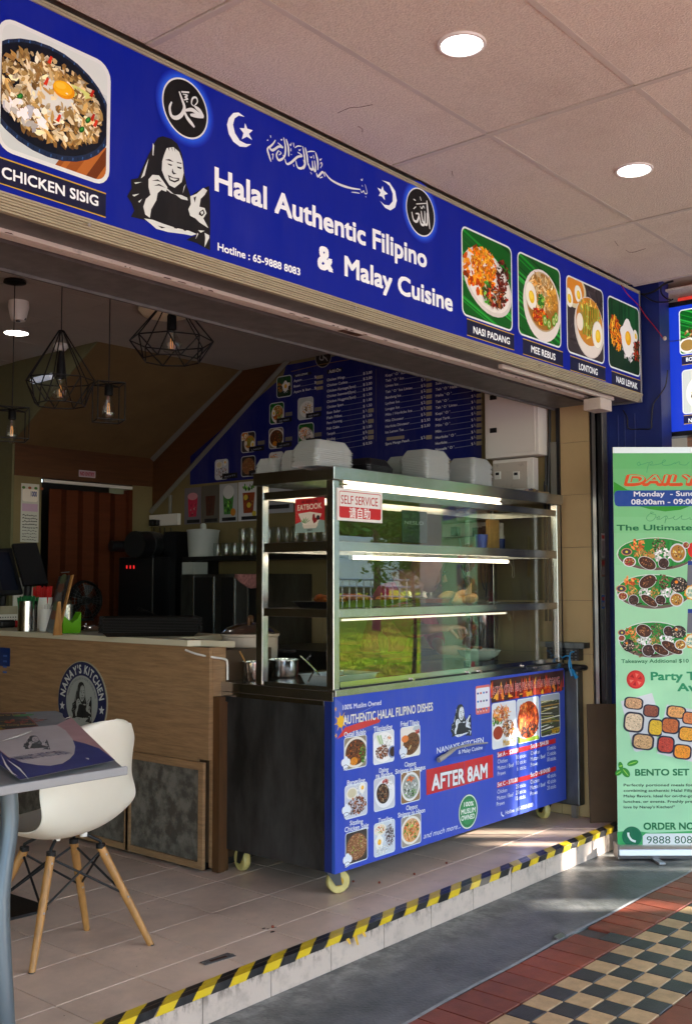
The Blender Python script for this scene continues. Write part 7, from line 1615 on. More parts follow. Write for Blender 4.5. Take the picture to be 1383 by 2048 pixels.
# ------------------------------------------------------------------ roll-up banner
BO = at(1235, 1718, z=0.0); RV = V3((cos(YAW), -sin(YAW), 0)); BN = V3((-RV.y*0+0, 0, 0))
bO = V3((BO.x, BO.y, 0)); bk2 = V3((sin(YAW), cos(YAW), 0))
# the sheet leans back a little, as in the photograph's left edge
tl = at(1224, 894.5, y=0.0001) if False else None
def bpt(u, v): # point on the vertical banner plane through BO
    d = ray(u, v); t = (bO-EYE).dot(bk2)/d.dot(bk2); return EYE+d*t
T0 = bpt(1224, 894.5); B0 = bpt(1234.5, 1690); Vd = (T0-B0); Ud = RV
BP = Plane(B0, RV, V3((0, 0, 1))); hgt = T0.z-B0.z; wB = .85
sk = (T0-B0).dot(RV)/hgt      # slight lean to the side
bs_ = thing('roll_up_banner', 'pale green roll-up banner stand with opening hours and platters, cut by the photo edge', 'banner', (bO.x+.25, bO.y-.3, 0))
def bw_(a, b, h=0): return B0+RV*(a+sk*b)+V3((0, 0, b))-bk2*h
slab('banner_sheet', [bw_(0, 0), bw_(wB, 0), bw_(wB, hgt-.02), bw_(0, hgt-.02)], -.001, M['white'], bs_)
slab('top_bar', [bw_(0, hgt-.032, .004), bw_(wB, hgt-.032, .004), bw_(wB, hgt, .004), bw_(0, hgt, .004)], -.012, M['alu'], bs_)
cas = MB(); c0_ = bw_(-.005, 0)-V3((0, 0, 0)); zc = B0.z
for a0, a1 in ((-.006, wB+.006),):
    pr2 = [(-.045, .012), (-.05, .03), (-.045, zc-.012), (-.03, zc+.002), (.03, zc+.002), (.05, zc-.02), (.05, .012)]
    vs = [B0+RV*a0+bk2*p_+V3((0, 0, q_-B0.z)) for p_, q_ in pr2]+[B0+RV*a1+bk2*p_+V3((0, 0, q_-B0.z)) for p_, q_ in pr2]
    cas.add(vs, [tuple(range(6, -1, -1)), tuple(range(7, 14))]+[(i, (i+1) % 7, (i+1) % 7+7, i+7) for i in range(7)])
cas.build('cassette', M['alu'], bs_, bevel=.003)
f = MB(); e = B0+RV*(-.008)+V3((0, 0, -B0.z)); f.obox(e+V3((0, 0, .045)), RV*.004, bk2*.045, V3((0, 0, .035))); f.build('end_cap', M['greyal'], bs_)
q = at(1325, 1729, z=.008); q0 = at(1305, 1716, z=.008); d = (q-q0).normalized(); sd = V3((-d.y, d.x, 0))
for off in (0, .5):
    f = MB(); cc = (q+q0)/2+RV*off*.9; f.obox(cc-d*.02, d*.075, sd*.017, V3((0, 0, .006))); f.build('foot', M['alu'], bs_, bevel=.002)
BQ = Plane(B0-bk2*.0015, RV, V3((0, 0, 1))); P = Print(BQ, 0)
P.poly([(0, 0), (wB, 0), (wB+sk*hgt, hgt-.03), (sk*hgt, hgt-.03)], '#8fc79a')
def gg(t): return tuple(a_*(1-t)+b_*t for a_, b_ in zip((104, 190, 118), (160, 216, 172)))
nb = 24
for k in range(nb): y0, y1 = (hgt-.03)*(1-k/nb), (hgt-.03)*(1-(k+1)/nb); P.poly([(sk*y1, y1), (wB+sk*y1, y1), (wB+sk*y0, y0), (sk*y0, y0)], gg(min(1, k/9)))
def bx(u, v): return BQ.px(u, v)
zf = Z(1210, 880, 7.994)
P.tri([bx(*zf(*p)) for p in ((128, 665), (345, 795), (600, 830), (900, 820), (1400, 810), (1400, 960), (1383, 1040), (1200, 1115), (950, 1143), (700, 1105), (540, 1060), (130, 870))], '#2f9a2a')
P.poly([bx(*zf(*p)) for p in ((190, 808), (2600, 790), (2600, 1050), (200, 1062), (155, 1040), (138, 980), (135, 870), (155, 825))], '#17459a')
P.tri([bx(u, v) for u, v in ((1233, 1664), (1262, 1660), (1300, 1666), (1383, 1662), (1420, 1662), (1420, 1691), (1234, 1691))], '#3fa860')
P.build('banner_print', M['printm'], bs_)
P = Print(BQ, .0008); G1 = '#1c8a5c'; G2 = '#127044'
def tz(body, p0, p1, h, col, bd, it=0., z9=zf): P.text(body, z9(*p0), z9(*p1), h, col, bd, italic=it)
def zst(L, wd_, col):
    P.nu += 1; P.cu = P.nu
    for q in L: P.stroke([bx(*zf(*a)) for a in q], wd_, col, taper=False)
    P.cu = 0
zst([[(530, 350), (505, 375), (515, 405), (545, 400), (545, 360), (525, 355)], [(545, 395), (600, 385), (690, 360), (672, 430), (655, 520)], [(690, 370), (740, 345), (745, 375), (700, 400), (760, 400), (860, 385)],
     [(860, 385), (940, 345), (955, 322), (920, 325), (900, 380), (940, 408), (1040, 395), (1110, 360)], [(1110, 360), (1110, 378), (1150, 355), (1185, 350), (1180, 385), (1240, 400), (1290, 395), (1335, 345)]], .0022, '#2f9a6a')
P.text('DAILY', zf(325, 722), zf(1500, 718), 19, '#d8501e', .05, italic=.15, outline=('#d8501e', .03)); P.text('DAILY', zf(345, 690), zf(1480, 686), 16, '#7fc48a', .0, italic=.15)
tz('Monday  - Sunday', (452, 902), (1560, 890), 9.6, '#dfe6ee', .02); tz('08:00am - 09:00pm', (410, 1030), (1620, 1020), 10, '#dfe6ee', .02)
zst([[(770, 1160), (720, 1150), (730, 1180), (790, 1190), (800, 1220), (760, 1280), (690, 1295), (650, 1250), (690, 1190), (745, 1170)], [(800, 1230), (860, 1255), (850, 1215), (815, 1270), (880, 1265)], [(880, 1262), (960, 1215), (990, 1240), (960, 1275), (945, 1330), (965, 1210)],
     [(990, 1262), (1080, 1240), (1100, 1215), (1080, 1250), (1120, 1275), (1200, 1225), (1220, 1205), (1210, 1262), (1290, 1265), (1350, 1240), (1345, 1270), (1400, 1262)]], .0018, '#1f7a4c')
zg = Z(1220, 1040, 7.0613)
P.text('The Ultimate Halal Feast', zg(88, 147), zg(2080, 140), 10.8, G2, .022)
P.text('Takeaway Additional $10', zg(150, 2018), zg(1100, 2012), 7.0, G2, .012)
P.text('Party Trays', (1301, 1360), (1440, 1359), 15.5, G1, .03); P.text('Available', (1354, 1382), (1470, 1381), 15, G1, .03)
zh = Z(1220, 1370, 8.4847)
P.text('BENTO SET', zh(418, 1535), zh(1330, 1530), 12.3, G2, .03)
for k, body in enumerate(('Perfectly portioned meals for individuals,', 'combining authentic Halal Filipino and', 'Malay flavors. Ideal for on-the-go,', 'lunches, or events. Freshly prepared with', "love by Nanay's Kitchen!\"")):
    wpx = (192, 172, 140, 186, 102)[k]; P.text(body, (1246, 1572.5+11*k), (1246+wpx, 1572.5+11*k-.3), 5.0, '#1f3a30', .012)
P.text('ORDER NOW', (1286, 1659), (1408, 1658.5), 13.3, G2, .03)
P.poly([bx(1284, 1690), bx(1300, 1690), bx(1450, 1690), bx(1450, 1666), bx(1290, 1667), bx(1284, 1672)], '#d8dfe0'); P.text('9888 8083', (1292, 1687), (1394, 1686.5), 14.5, '#1d5a44', .0)
c = bx(1262.5, 1673); P.poly(ell(c[0], c[1], .051, .051, 0, 36), '#136b4a'); P.stroke([bx(*a) for a in ((1255, 1665), (1256, 1672), (1262, 1680), (1270, 1683))], .011, '#d8e6dc', taper=False)
P.build('banner_lettering', M['printm'], bs_, split=True)
# platters
def mass(P, c, rx, ry, kind, r_, rot=0):
    def e(k=1): return ell(c[0], c[1], rx*k, ry*k, rot, 22)
    if kind == 'bowl': P.poly(e(), '#d4d8d8'); P.poly(e(.84), '#b07a30'); chunks(P, 20, c[0], c[1], rx*.6, ry*.6, rx*.2, ('#5a3a20', '#d8b040', '#e0d8a0'), r_)
    elif kind == 'sauce': P.poly(e(), '#c98a60'); P.poly(e(.8), '#4a3a48'); P.poly(ell(c[0], c[1], rx*.25, ry*.3), '#e0d040')
    elif kind == 'salsa': P.poly(e(), '#dfe0e4'); P.poly(e(.82), '#8a3a28'); chunks(P, 24, c[0], c[1], rx*.7, ry*.7, rx*.16, ('#c8584a', '#d8c870', '#5a8a3a', '#a83a2a'), r_)
    elif kind == 'rice': chunks(P, 50, c[0], c[1], rx, ry, rx*.26, RI, r_)
    elif kind == 'prawns': chunks(P, 26, c[0], c[1], rx, ry, rx*.34, ('#e8702a', '#f09a50', '#d85a1c'), r_)
    elif kind == 'fish': P.poly(e(1.08), '#d8dcd8'); P.poly(e(), '#4a2818'); chunks(P, 26, c[0], c[1], rx*.75, ry*.6, ry*.2, ('#7a4a2a', '#94603a', '#2a1610', '#b87a4a'), r_, rot=rot)
    elif kind == 'meat': chunks(P, 60, c[0], c[1], rx, ry, rx*.2, ('#5c3c28', '#7a5238', '#94705a', '#3a2418', '#b09070'), r_)
    elif kind == 'leg': P.poly(e(1.1), '#d0d4d8'); P.poly(e(), '#3f2822'); chunks(P, 20, c[0], c[1], rx*.7, ry*.7, rx*.2, ('#5a3c34', '#2a1814', '#745048'), r_); P.poly([(c[0]+rx*.5, c[1]-ry*.7), (c[0]+rx*1.7, c[1]-ry*.55), (c[0]+rx*1.7, c[1]-ry*.8), (c[0]+rx*.4, c[1]-ry*1.1)], '#3f2822')
    elif kind == 'sisig': P.poly(e(), '#2a2622'); chunks(P, 50, c[0], c[1], rx*.88, ry*.88, rx*.14, ('#c8b8a0', '#a08870', '#e0d4c4', '#705848'), r_); P.poly(ell(c[0]-rx*.3, c[1]+ry*.35, rx*.2, ry*.2), '#f08a1c')
    elif kind == 'noodle': chunks(P, 50, c[0], c[1], rx, ry, rx*.22, ('#b8803a', '#d8a458', '#94602a', '#c8984a'), r_, el=2.5)
def platter_(cx_, cy_, rx, ry, items, seed):
    P = Print(BQ, .0008); r_ = random.Random(seed); c = bx(*zg(cx_, cy_)); e1 = bx(*zg(cx_+rx, cy_)); e2 = bx(*zg(cx_, cy_-ry)); Rx = e1[0]-c[0]; Ry = e2[1]-c[1]
    P.poly(ell(c[0], c[1], Rx*1.03, Ry*1.05), '#d4ded6'); P.poly(ell(c[0], c[1]-.003, Rx, Ry), '#6a5a50'); P.poly(ell(c[0], c[1]+.006, Rx*.99, Ry*.93), '#1f8a34')
    for k in range(14): a = r_.uniform(-.9, .9); x = c[0]+Rx*a; h = Ry*math.sqrt(1-a*a)*.85; P.poly([(x, c[1]-h), (x+.004, c[1]-h), (x+.012, c[1]+h), (x+.008, c[1]+h)], r_.choice(('#177528', '#2a9a40')))
    for (x, y, a, b, kd, rot) in items:
        q = bx(*zg(x, y)); mass(P, q, abs(bx(*zg(x+a, y))[0]-q[0]), abs(bx(*zg(x, y-b))[1]-q[1]), kd, r_, rot)
    P.build('platter_picture', M['printm'], bs_)
platter_(640, 480, 540, 222, [(385, 350, 110, 80, 'prawns', 0), (225, 450, 78, 52, 'sauce', 0), (265, 590, 92, 72, 'salsa', 0), (480, 470, 150, 85, 'noodle', 0), (740, 500, 125, 105, 'rice', 0), (680, 345, 100, 95, 'meat', 0), (515, 610, 128, 78, 'fish', -.5), (745, 610, 72, 72, 'leg', -.3), (945, 465, 120, 135, 'bowl', 0), (1060, 355, 50, 50, 'salsa', 0)], 1)
platter_(610, 1010, 520, 235, [(300, 880, 108, 80, 'prawns', 0), (150, 970, 75, 52, 'sauce', 0), (170, 1075, 72, 62, 'salsa', 0), (320, 1010, 95, 70, 'noodle', 0), (480, 1030, 90, 60, 'rice', 0), (620, 1020, 75, 80, 'noodle', 0), (820, 1020, 130, 70, 'rice', 0), (520, 870, 125, 85, 'fish', .5), (735, 875, 100, 105, 'meat', 0), (960, 915, 120, 110, 'sisig', 0), (320, 1130, 70, 70, 'leg', -.2), (540, 1140, 130, 55, 'fish', -.6), (700, 1130, 70, 65, 'leg', -.2), (925, 1125, 100, 100, 'bowl', 0)], 2)
platter_(600, 1690, 480, 245, [(160, 1590, 58, 45, 'sauce', 0), (155, 1670, 52, 48, 'salsa', 0), (290, 1580, 85, 75, 'prawns', 0), (320, 1690, 75, 50, 'noodle', 0), (480, 1700, 100, 60, 'rice', 0), (620, 1720, 70, 60, 'noodle', 0), (790, 1690, 110, 70, 'rice', 0), (465, 1565, 85, 108, 'fish', 1.2), (650, 1560, 95, 100, 'meat', 0), (810, 1570, 65, 70, 'leg', 0), (955, 1580, 105, 90, 'sisig', 0), (250, 1770, 85, 90, 'sisig', 0), (400, 1840, 95, 95, 'meat', 0), (530, 1840, 85, 80, 'leg', 0), (700, 1830, 120, 60, 'fish', -.5), (860, 1800, 160, 65, 'fish', -.5), (980, 1760, 85, 75, 'bowl', 0)], 3)
P = Print(BQ, .0008); c = bx(1270, 1359); r0 = .048
P.poly(ell(c[0], c[1], r0, r0), '#b81c20'); P.poly(ell(c[0]+.002, c[1]+.002, r0*.86, r0*.86), '#d03028')
for k in range(6): t = 2*pi*k/6+.3; P.poly([(c[0]+r0*.2*cos(t), c[1]+r0*.2*sin(t)), (c[0]+r0*.68*cos(t-.28), c[1]+r0*.68*sin(t-.28)), (c[0]+r0*.68*cos(t+.28), c[1]+r0*.68*sin(t+.28))], '#e06a58' if k % 2 else '#9c1418')
for x, y, a, b, rot in ((1264, 1526, .03, .014, .3), (1250, 1545, .028, .018, -.9), (1240, 1532, .012, .022, .2), (1236, 1545, .02, .014, .6)): q = bx(x, y); P.poly(ell(q[0], q[1], a, b, rot), '#2a8a2a'); P.poly(ell(q[0], q[1], a*.8, b*.15, rot), '#8ac84a')
P.build('vegetable_picture', M['printm'], bs_)
for k, (corner, ang, seed, trays) in enumerate((([(170, 275), (700, 135), (860, 640), (780, 870), (820, 1040), (440, 1135), (390, 1110)], 0, 3, [(390, 310, 165, 105, '#c89a70'), (685, 440, 140, 110, '#8a4a38'), (390, 630, 175, 175, '#d8c0a0'), (760, 720, 130, 150, '#d8b030'), (545, 960, 190, 140, '#c8a070')]),
                                               ([(950, 330), (1700, 470), (1500, 1330), (1320, 1290), (780, 1160), (790, 1140), (860, 720)], 0, 4, [(1110, 460, 170, 110, '#e0a060'), (1010, 690, 160, 140, '#c06838'), (1330, 560, 120, 110, '#d88048'), (1290, 830, 150, 130, '#e8a030'), (930, 1010, 150, 150, '#b84030'), (1210, 1130, 160, 130, '#e89028')]))):
    P = Print(BQ, .0008); r_ = random.Random(seed); poly = [bx(*zh(*p)) for p in corner]; P.tri(poly, '#c8ccd0')
    ccw = poly[::-1] if sum(poly[i-1][0]*poly[i][1]-poly[i][0]*poly[i-1][1] for i in range(len(poly))) < 0 else poly
    x0_, x1_ = min(p[0] for p in poly), max(p[0] for p in poly)
    P.win = [(min(p[0] for p in ccw[:]), min(p[1] for p in ccw)), (x1_, min(p[1] for p in ccw)), (x1_, max(p[1] for p in ccw)), (x0_, max(p[1] for p in ccw))]
    for x, y, a, b, col in trays:
        q = bx(*zh(x, y)); A = abs(bx(*zh(x+a, y))[0]-q[0]); B = abs(bx(*zh(x, y-b))[1]-q[1]); rr = [(q[0]+(px_-.5)*2*A*cos(-.2)-(py_-.5)*2*B*sin(-.2)*.6, q[1]+(px_-.5)*2*A*sin(-.2)*.6+(py_-.5)*2*B*cos(-.2)) for px_, py_ in rrect(0, 0, 1, 1, .3)]
        P.poly(rr, '#23273a'); P.poly([(q[0]+(a_-q[0])*.82, q[1]+(b_-q[1])*.82) for a_, b_ in rr], col); cc = tuple(int(col[i:i+2], 16) for i in (1, 3, 5)); m4_ = ['#%02x%02x%02x' % tuple(max(0, min(255, int(v*g))) for v in cc) for g in (.85, 1.0, 1.15, .72, 1.05)]
        chunks(P, 110, q[0], q[1], A*.78, B*.78, A*.09, m4_, r_, el=1.8)
    P.win = None; P.build('party_tray_picture', M['printm'], bs_)
P = Print(BQ, .0012)
for (u0, u1, v0, v1) in ((1372, 1400, 1122, 1172), (1372, 1400, 1218, 1266)): P.poly([bx(u0, v1), bx(u1+10, v1), bx(u1+10, v0+6), bx(u0+2, v0+6)], '#6a6a74'); P.poly([bx(u0+2, v0+8), bx(u1+10, v0+8), bx(u1+10, v0), bx(u0+2, v0)], '#1c3a8a')
for v in (1185, 1282):
    c = bx(1385, v); P.tri([(c[0]+(.052 if k % 2 else .044)*cos(2*pi*k/20), c[1]+(.045 if k % 2 else .038)*sin(2*pi*k/20)) for k in range(20)], '#e09a1c'); P.poly(ell(c[0], c[1], .04, .034), '#e4e0c4'); P.text('FREE', (1375, v), (1396, v), 6, '#2a9a8a', .02); P.text('DRINKS', (1372, v+8), (1400, v+8), 6, '#2a9a8a', .02)
c = bx(1385, 1100); P.poly(ell(c[0], c[1], .03, .04), '#d02a20')
P.build('offer_picture', M['printm'], bs_)

# ------------------------------------------------------------------ chair and table
ch_ = thing('side_chair', 'white moulded shell chair with beech legs tucked in at the table', 'chair', (2.27, 3.24, FZ))
CF = V3((-.2, .98, 0)).normalized(); CS = V3((-CF.y, CF.x, 0)); CC = V3((2.205, 3.25, FZ))     # forward, side
def cw(f, s_, z): return CC+CF*f+CS*s_+V3((0, 0, z))
prof = [(.235, .425, .17), (.215, .442, .20), (.14, .436, .225), (.04, .42, .235), (-.07, .415, .24), (-.15, .43, .245), (-.195, .47, .25), (-.22, .53, .25), (-.235, .60, .246), (-.248, .67, .24), (-.26, .73, .23), (-.268, .775, .198), (-.272, .805, .17), (-.274, .822, .125), (-.275, .828, .07)]
vs = []; NS = 17
pr_s = [(p.x, p.y, p.z) for p in curve_pts([V3(q) for q in prof], 3)]
for i, (f, z, hw) in enumerate(pr_s):
    tb_ = min(1, max(0, (z-.42)/.22)) if f < 0 else 0; tb_ = tb_*tb_*(3-2*tb_)
    for j in range(NS):
        s_ = -1+2*j/(NS-1); q = abs(s_)**2.4
        up = (1-tb_)*q*(.055 if f < .1 else .055*max(0, (.235-f)/.135)) + (0)
        fw = tb_*q*.07*(1-.3*max(0, (z-.7)/.13)) + (.03*q if f > .2 else 0)*-1
        vs.append(cw(f+fw, s_*hw*.94, z+up-(.012*q if z > .8 else 0)))
n_ = len(pr_s); fs = [(i*NS+j, i*NS+j+1, (i+1)*NS+j+1, (i+1)*NS+j) for i in range(n_-1) for j in range(NS-1)]
o = MB().add(vs, fs).build('shell', M['shell'], ch_, smooth=True); m_ = o.modifiers.new('thick', 'SOLIDIFY'); m_.thickness = .006; m_.offset = 0; q_ = o.modifiers.new('sub', 'SUBSURF'); q_.levels = 1; q_.render_levels = 2
feet = [at(64, 1946, z=FZ), at(302, 1890, z=FZ), at(174, 1860, z=FZ)]
f3 = feet[0]+(feet[2]-feet[1]); feet.append(V3((f3.x, f3.y, FZ)))
cen = sum(feet, V3())/4; tops = []
for i, f in enumerate(feet):
    d = (f-cen); tp2 = cen+d*.42+V3((0, 0, .355)); tops.append(tp2); foot = V3((f.x, f.y, FZ))
    l = MB().tube([foot, foot+(tp2-foot)*.5, tp2], [.0115, .0145, .0155], 16).build('leg', M['legw'], ch_, smooth=True)
    MB().tube([tp2+V3((0, 0, -.004)), tp2+V3((0, 0, .012))], .0165, 14).build('ferrule', M['blackm'], l, smooth=True)
    MB().tube([foot-V3((0, 0, .0)), foot+V3((0, 0, .004))], .0118, 12).build('glide', M['black'], l)
    for h in (.93, .5): sc3 = foot+(tp2-foot)*h; MB().lathe([(.004, -.0165), (.004, .0165)], sc3, 8, axis='Y').build('screw', M['alu'], l)
g = MB(); 
for i in range(4):
    tp2 = tops[i]; up_ = cen+(tp2-cen)*.55; up_.z = FZ+.41; g.tube([tp2-(tp2-feet[i])*.04, tp2+V3((0, 0, .02)), V3((up_.x, up_.y, FZ+.405)), V3((up_.x, up_.y, FZ+.42))], .006, 8)
mids = [feet[i]+(tops[i]-feet[i])*.52 for i in range(4)]; hi = [feet[i]+(tops[i]-feet[i])*.97 for i in range(4)]
order = [0, 1, 2, 3]
for a_, b_ in ((0, 1), (1, 2), (2, 3), (3, 0)): g.tube([hi[a_], mids[b_]], .0042, 7); g.tube([hi[b_], mids[a_]], .0042, 7)
g.build('wire_brace', M['blackm'], ch_, smooth=True)
for i in range(4):
    up_ = cen+(tops[i]-cen)*.55; lathe('shell_mount', [(.014, 0), (.012, .03), (.0001, .031)], (up_.x, up_.y, FZ+.395), M['white'], ch_, 12)

tbz = .932
tb1 = thing('dining_table', 'grey laminate table cut by the left photo edge, covered with menus', 'table', (1.5, 3.2, FZ))
A0 = at(245, 1533, z=tbz); A1 = at(127, 1433, z=tbz); A2 = at(113, 1421.5, z=tbz); 
dr_ = (A0-A1).normalized()
A3 = at(-160, 1432, z=tbz); A4 = at(-160, 1598, z=tbz)
pts = [A4, A0, A1+V3((0, 0, 0)), (A1+A2)/2+V3((.012, 0, 0)), A2, A3]
n = len(pts); vs = [V3((p.x, p.y, tbz-.022)) for p in pts]+[V3((p.x, p.y, tbz)) for p in pts]
MB().add(vs, [tuple(range(n-1, -1, -1)), tuple(range(n, 2*n))]+[(i, (i+1) % n, (i+1) % n+n, i+n) for i in range(n)]).build('table_top', M['tableg'], tb1, bevel=.002)
e0 = at(-60, 1588, z=tbz); lip = MB(); nrm = V3((0, -1, 0))
vs = [V3((A4.x, A4.y, 0)), V3((A0.x+.01, A0.y, 0))]
d = (vs[1]-vs[0]).normalized(); nn = V3((d.y, -d.x, 0))
lip.add([vs[0]+nn*.0015+V3((0, 0, tbz-.022)), vs[1]+nn*.0015+V3((0, 0, tbz-.022)), vs[1]+nn*.0015+V3((0, 0, tbz+.001)), vs[0]+nn*.0015+V3((0, 0, tbz+.001)), vs[0]+nn*.012+V3((0, 0, tbz-.022)), vs[1]+nn*.012+V3((0, 0, tbz-.022)), vs[1]+nn*.012+V3((0, 0, tbz+.001)), vs[0]+nn*.012+V3((0, 0, tbz+.001))], [(3, 2, 1, 0), (4, 5, 6, 7), (0, 1, 5, 4), (1, 2, 6, 5), (2, 3, 7, 6), (3, 0, 4, 7)])
lip.build('edge_band', M['tableg'], tb1, bevel=.003)
lt = at(16, 1592, y=2.78); lb_ = at(-12, 2040, y=2.66)
l0 = V3((lt.x, 2.80, tbz-.03)); lbt = at(14, 2005, z=FZ)
l1 = V3((at(8, 2048, y=2.70).x, 2.70, FZ)); l2 = (l0+l1)/2+V3((-.004, 0, 0))
m1_ = at(20, 1640, y=2.79); m2_ = at(2, 1800, y=2.76); m3_ = at(10, 2010, y=2.72)
MB().tube(curve_pts([l0, m1_, m2_, m3_, V3((m3_.x+.01, 2.72, FZ))], 5), .026, 20).build('leg', M['tableleg'], tb1, smooth=True)
MB().tube([V3((l0.x-.005, l0.y, tbz-.058)), V3((l0.x, l0.y, tbz-.024))], .031, 20).build('leg_collar', M['yellow'], tb1, smooth=True)
for x, y in ((l0.x-.9, 2.80), (l0.x-.5, 3.85)): MB().tube([(x, y, FZ), (x+.03, y, tbz-.03)], .026, 16).build('leg', M['tableleg'], tb1, smooth=True)
# menus on it
mp1 = thing('menu_sheet', 'glossy menu sheet in white, navy and pink with a portrait mark, nearest on the table', 'menu', (1.9, 2.9, tbz))
MZ = Plane((0, 0, tbz+.012), (1, 0, 0), (0, 1, 0)); z5 = Z(0, 1380, 4.94)
def mp_(L): return [MZ.px(*z5(*p)) for p in L]
OUT = [(-500, 430), (0, 395), (560, 345), (705, 272), (1140, 695), (200, 885), (0, 735), (-500, 780)]
P = Print(MZ, 0); P.tri(mp_([(-500, 440), (0, 397), (562, 345), (705, 272), (1140, 695), (200, 885), (0, 735), (-300, 500)]), '#b98f90')
P.tri(mp_([(0, 597), (100, 680), (400, 600), (720, 495), (850, 530), (980, 575), (1140, 695), (200, 885), (0, 735)]), '#1f2470')
P.tri(mp_([(-400, 440), (0, 397), (562, 345), (650, 400), (715, 480), (745, 560), (735, 630), (690, 680), (620, 725), (500, 748), (380, 742), (220, 715), (90, 660), (0, 590), (-300, 480)]), '#bdb6b6')
P.build('sheet_print', M['print'], mp1); 
sheet = mp_([(-400, 440), (0, 397), (562, 345), (705, 272), (1140, 695), (200, 885), (0, 735), (-300, 500)])
from mathutils.geometry import tessellate_polygon
tf_ = tessellate_polygon([[V3((a, b, 0)) for a, b in sheet]]); MB().add([MZ.w(a, b, -.001) for a, b in sheet], [tuple(f) for f in tf_]).build('sheet_back', M['paper'], mp1)
P = Print(MZ, .0006); q00, q10, q01 = [MZ.px(*z5(*p)) for p in ((235, 600), (500, 590), (215, 455))]
lf_ = lambda u, v: (q00[0]+(q10[0]-q00[0])*u+(q01[0]-q00[0])*v, q00[1]+(q10[1]-q00[1])*u+(q01[1]-q00[1])*v)
for c_, pts in LOGO: P.tri([lf_((a-LX)/LW, (b-LY)/LH) for a, b in pts], '#2a2e30' if c_ == 'k' else '#bdb6b6')
P.text("NANAY'S KITCHEN", z5(200, 698), z5(715, 628), 8., '#23285e', .005); P.build('sheet_lettering', M['print'], mp1, split=True)
# creased clear sleeve
sl_ = MB()
for L in (((0, 520), (150, 470), (310, 410), (330, 420), (160, 478), (0, 528)), ((10, 640), (70, 760), (130, 830), (180, 870), (120, 840), (50, 760)), ((60, 690), (200, 790), (280, 885), (270, 885), (190, 796)), ((640, 290), (700, 272), (690, 282), (645, 300)), ((840, 680), (880, 692), (878, 700), (845, 690))):
    q = [MZ.px(*z5(*p)) for p in L]; n = len(sl_.v); sl_.v += [MZ.w(a, b, .003+.002*(k % 2)) for k, (a, b) in enumerate(q)]; sl_.f.append(tuple(range(n, n+len(q))))
sl_.build('sleeve_crease', M['paper'], mp1)['kind'] = 'stuff'
mp2 = thing('menu_sheet', 'black menu sheet with yellow lettering lying behind the white and navy one', 'menu', (1.9, 3.6, tbz))
MZ2 = Plane((0, 0, tbz+.004), (1, 0, 0), (0, 1, 0)); P = Print(MZ2, 0)
def m2(L): return [MZ2.px(*z5(*p)) for p in L]
P.tri(m2([(-600, 235), (0, 228), (250, 225), (385, 358), (0, 398), (-600, 440)]), '#8a2a20'); P.tri(m2([(-600, 240), (0, 234), (235, 232), (365, 355), (0, 392), (-600, 430)]), '#16171c')
chunks_c = MZ2.px(*z5(255, 305)); chunks(P, 40, chunks_c[0], chunks_c[1], .07, .06, .018, RD+('#3a2a20',), random.Random(2)); c = MZ2.px(*z5(235, 250)); P.poly(ell(c[0], c[1], .04, .03), '#2f8a2f')
for y, w_, h in ((262, 190, 3.4), (300, 70, 2), (318, 150, 2.2), (358, 60, 2), (350, 130, 2)): pass
P.text('Chinese New Year Special', z5(-120, 262), z5(200, 250), 3.2, '#b0902a', .02); P.text('Reserve your table', z5(-60, 320), z5(150, 312), 2.2, '#b0902a', .01); P.text('Yee Sang Tossing Available', z5(-100, 362), z5(350, 342), 2.8, '#b0902a', .02); P.text('$18', z5(0, 390), z5(60, 384), 4, '#b0902a', .03)
P.build('sheet_print', M['print'], mp2)
mt = thing('floor_plate', 'flat black base plate on the floor at the left photo edge', 'base plate', (2.3, 3.7, FZ))
q = [at(-40, 1768, z=FZ+.012), at(70, 1802, z=FZ+.012), at(96, 1814, z=FZ+.012), at(86, 1820, z=FZ+.012), at(-40, 1850, z=FZ+.012)]
n = len(q); MB().add([V3((p.x, p.y, FZ+.0008)) for p in q]+q, [tuple(range(n-1, -1, -1)), tuple(range(n, 2*n))]+[(i, (i+1) % n, (i+1) % n+n, i+n) for i in range(n)]).build('plate', M['blackm'], mt)
# floor latch plate
fp = thing('latch_plate', 'small weathered metal latch plate set in the floor near the step edge', 'floor plate', (2.55, 2.75, FZ))
q = [at(400, 1924, z=FZ+.003), at(411, 1929.5, z=FZ+.003), at(472, 1911, z=FZ+.003), at(455, 1905, z=FZ+.003)]
MB().add([V3((p.x, p.y, FZ+.0008)) for p in q]+q, [(0, 1, 2, 3), (7, 6, 5, 4), (0, 4, 5, 1), (1, 5, 6, 2), (2, 6, 7, 3), (3, 7, 4, 0)]).build('plate', M['greyal'], fp)
c = (q[0]+q[2])/2; d = (q[2]-q[1]).normalized()*.035; sd = V3((-d.y, d.x, 0)).normalized()*.007
MB().add([c-d-sd+V3((0, 0, .0006)), c+d-sd+V3((0, 0, .0006)), c+d+sd+V3((0, 0, .0006)), c-d+sd+V3((0, 0, .0006))], [(0, 1, 2, 3)]).build('slot', M['rust'], fp)
for s_ in (-1, 1): lathe('screw', [(.008, 0), (.006, .0015), (.0001, .002)], c+d*1.7*s_+V3((0, 0, .0002)), M['alu'], fp, 12)
M['berry'] = mat('dried_berry', rgb('#7a2e12'), .6)
for k, (u, v, lab) in enumerate(((758, 1767, 'left of the middle one'), (828, 1750, 'on the pale joint'), (706, 1765, 'beside the front castor'), (892, 1728, 'right of the other three'), (545, 1856, 'near the chair leg and latch plate'))):
    p = at(u, v, z=FZ+.001); o = lathe('dried_berry', [(.0001, 0), (.005, .002), (.006, .006), (.004, .010), (.0001, .011)], (p.x, p.y, FZ+.0005), M['berry'], None, 10); tag(o, 'tiny brown dried berry on the floor tiles, '+lab, 'berry')
fk = MB(); r_ = random.Random(21)
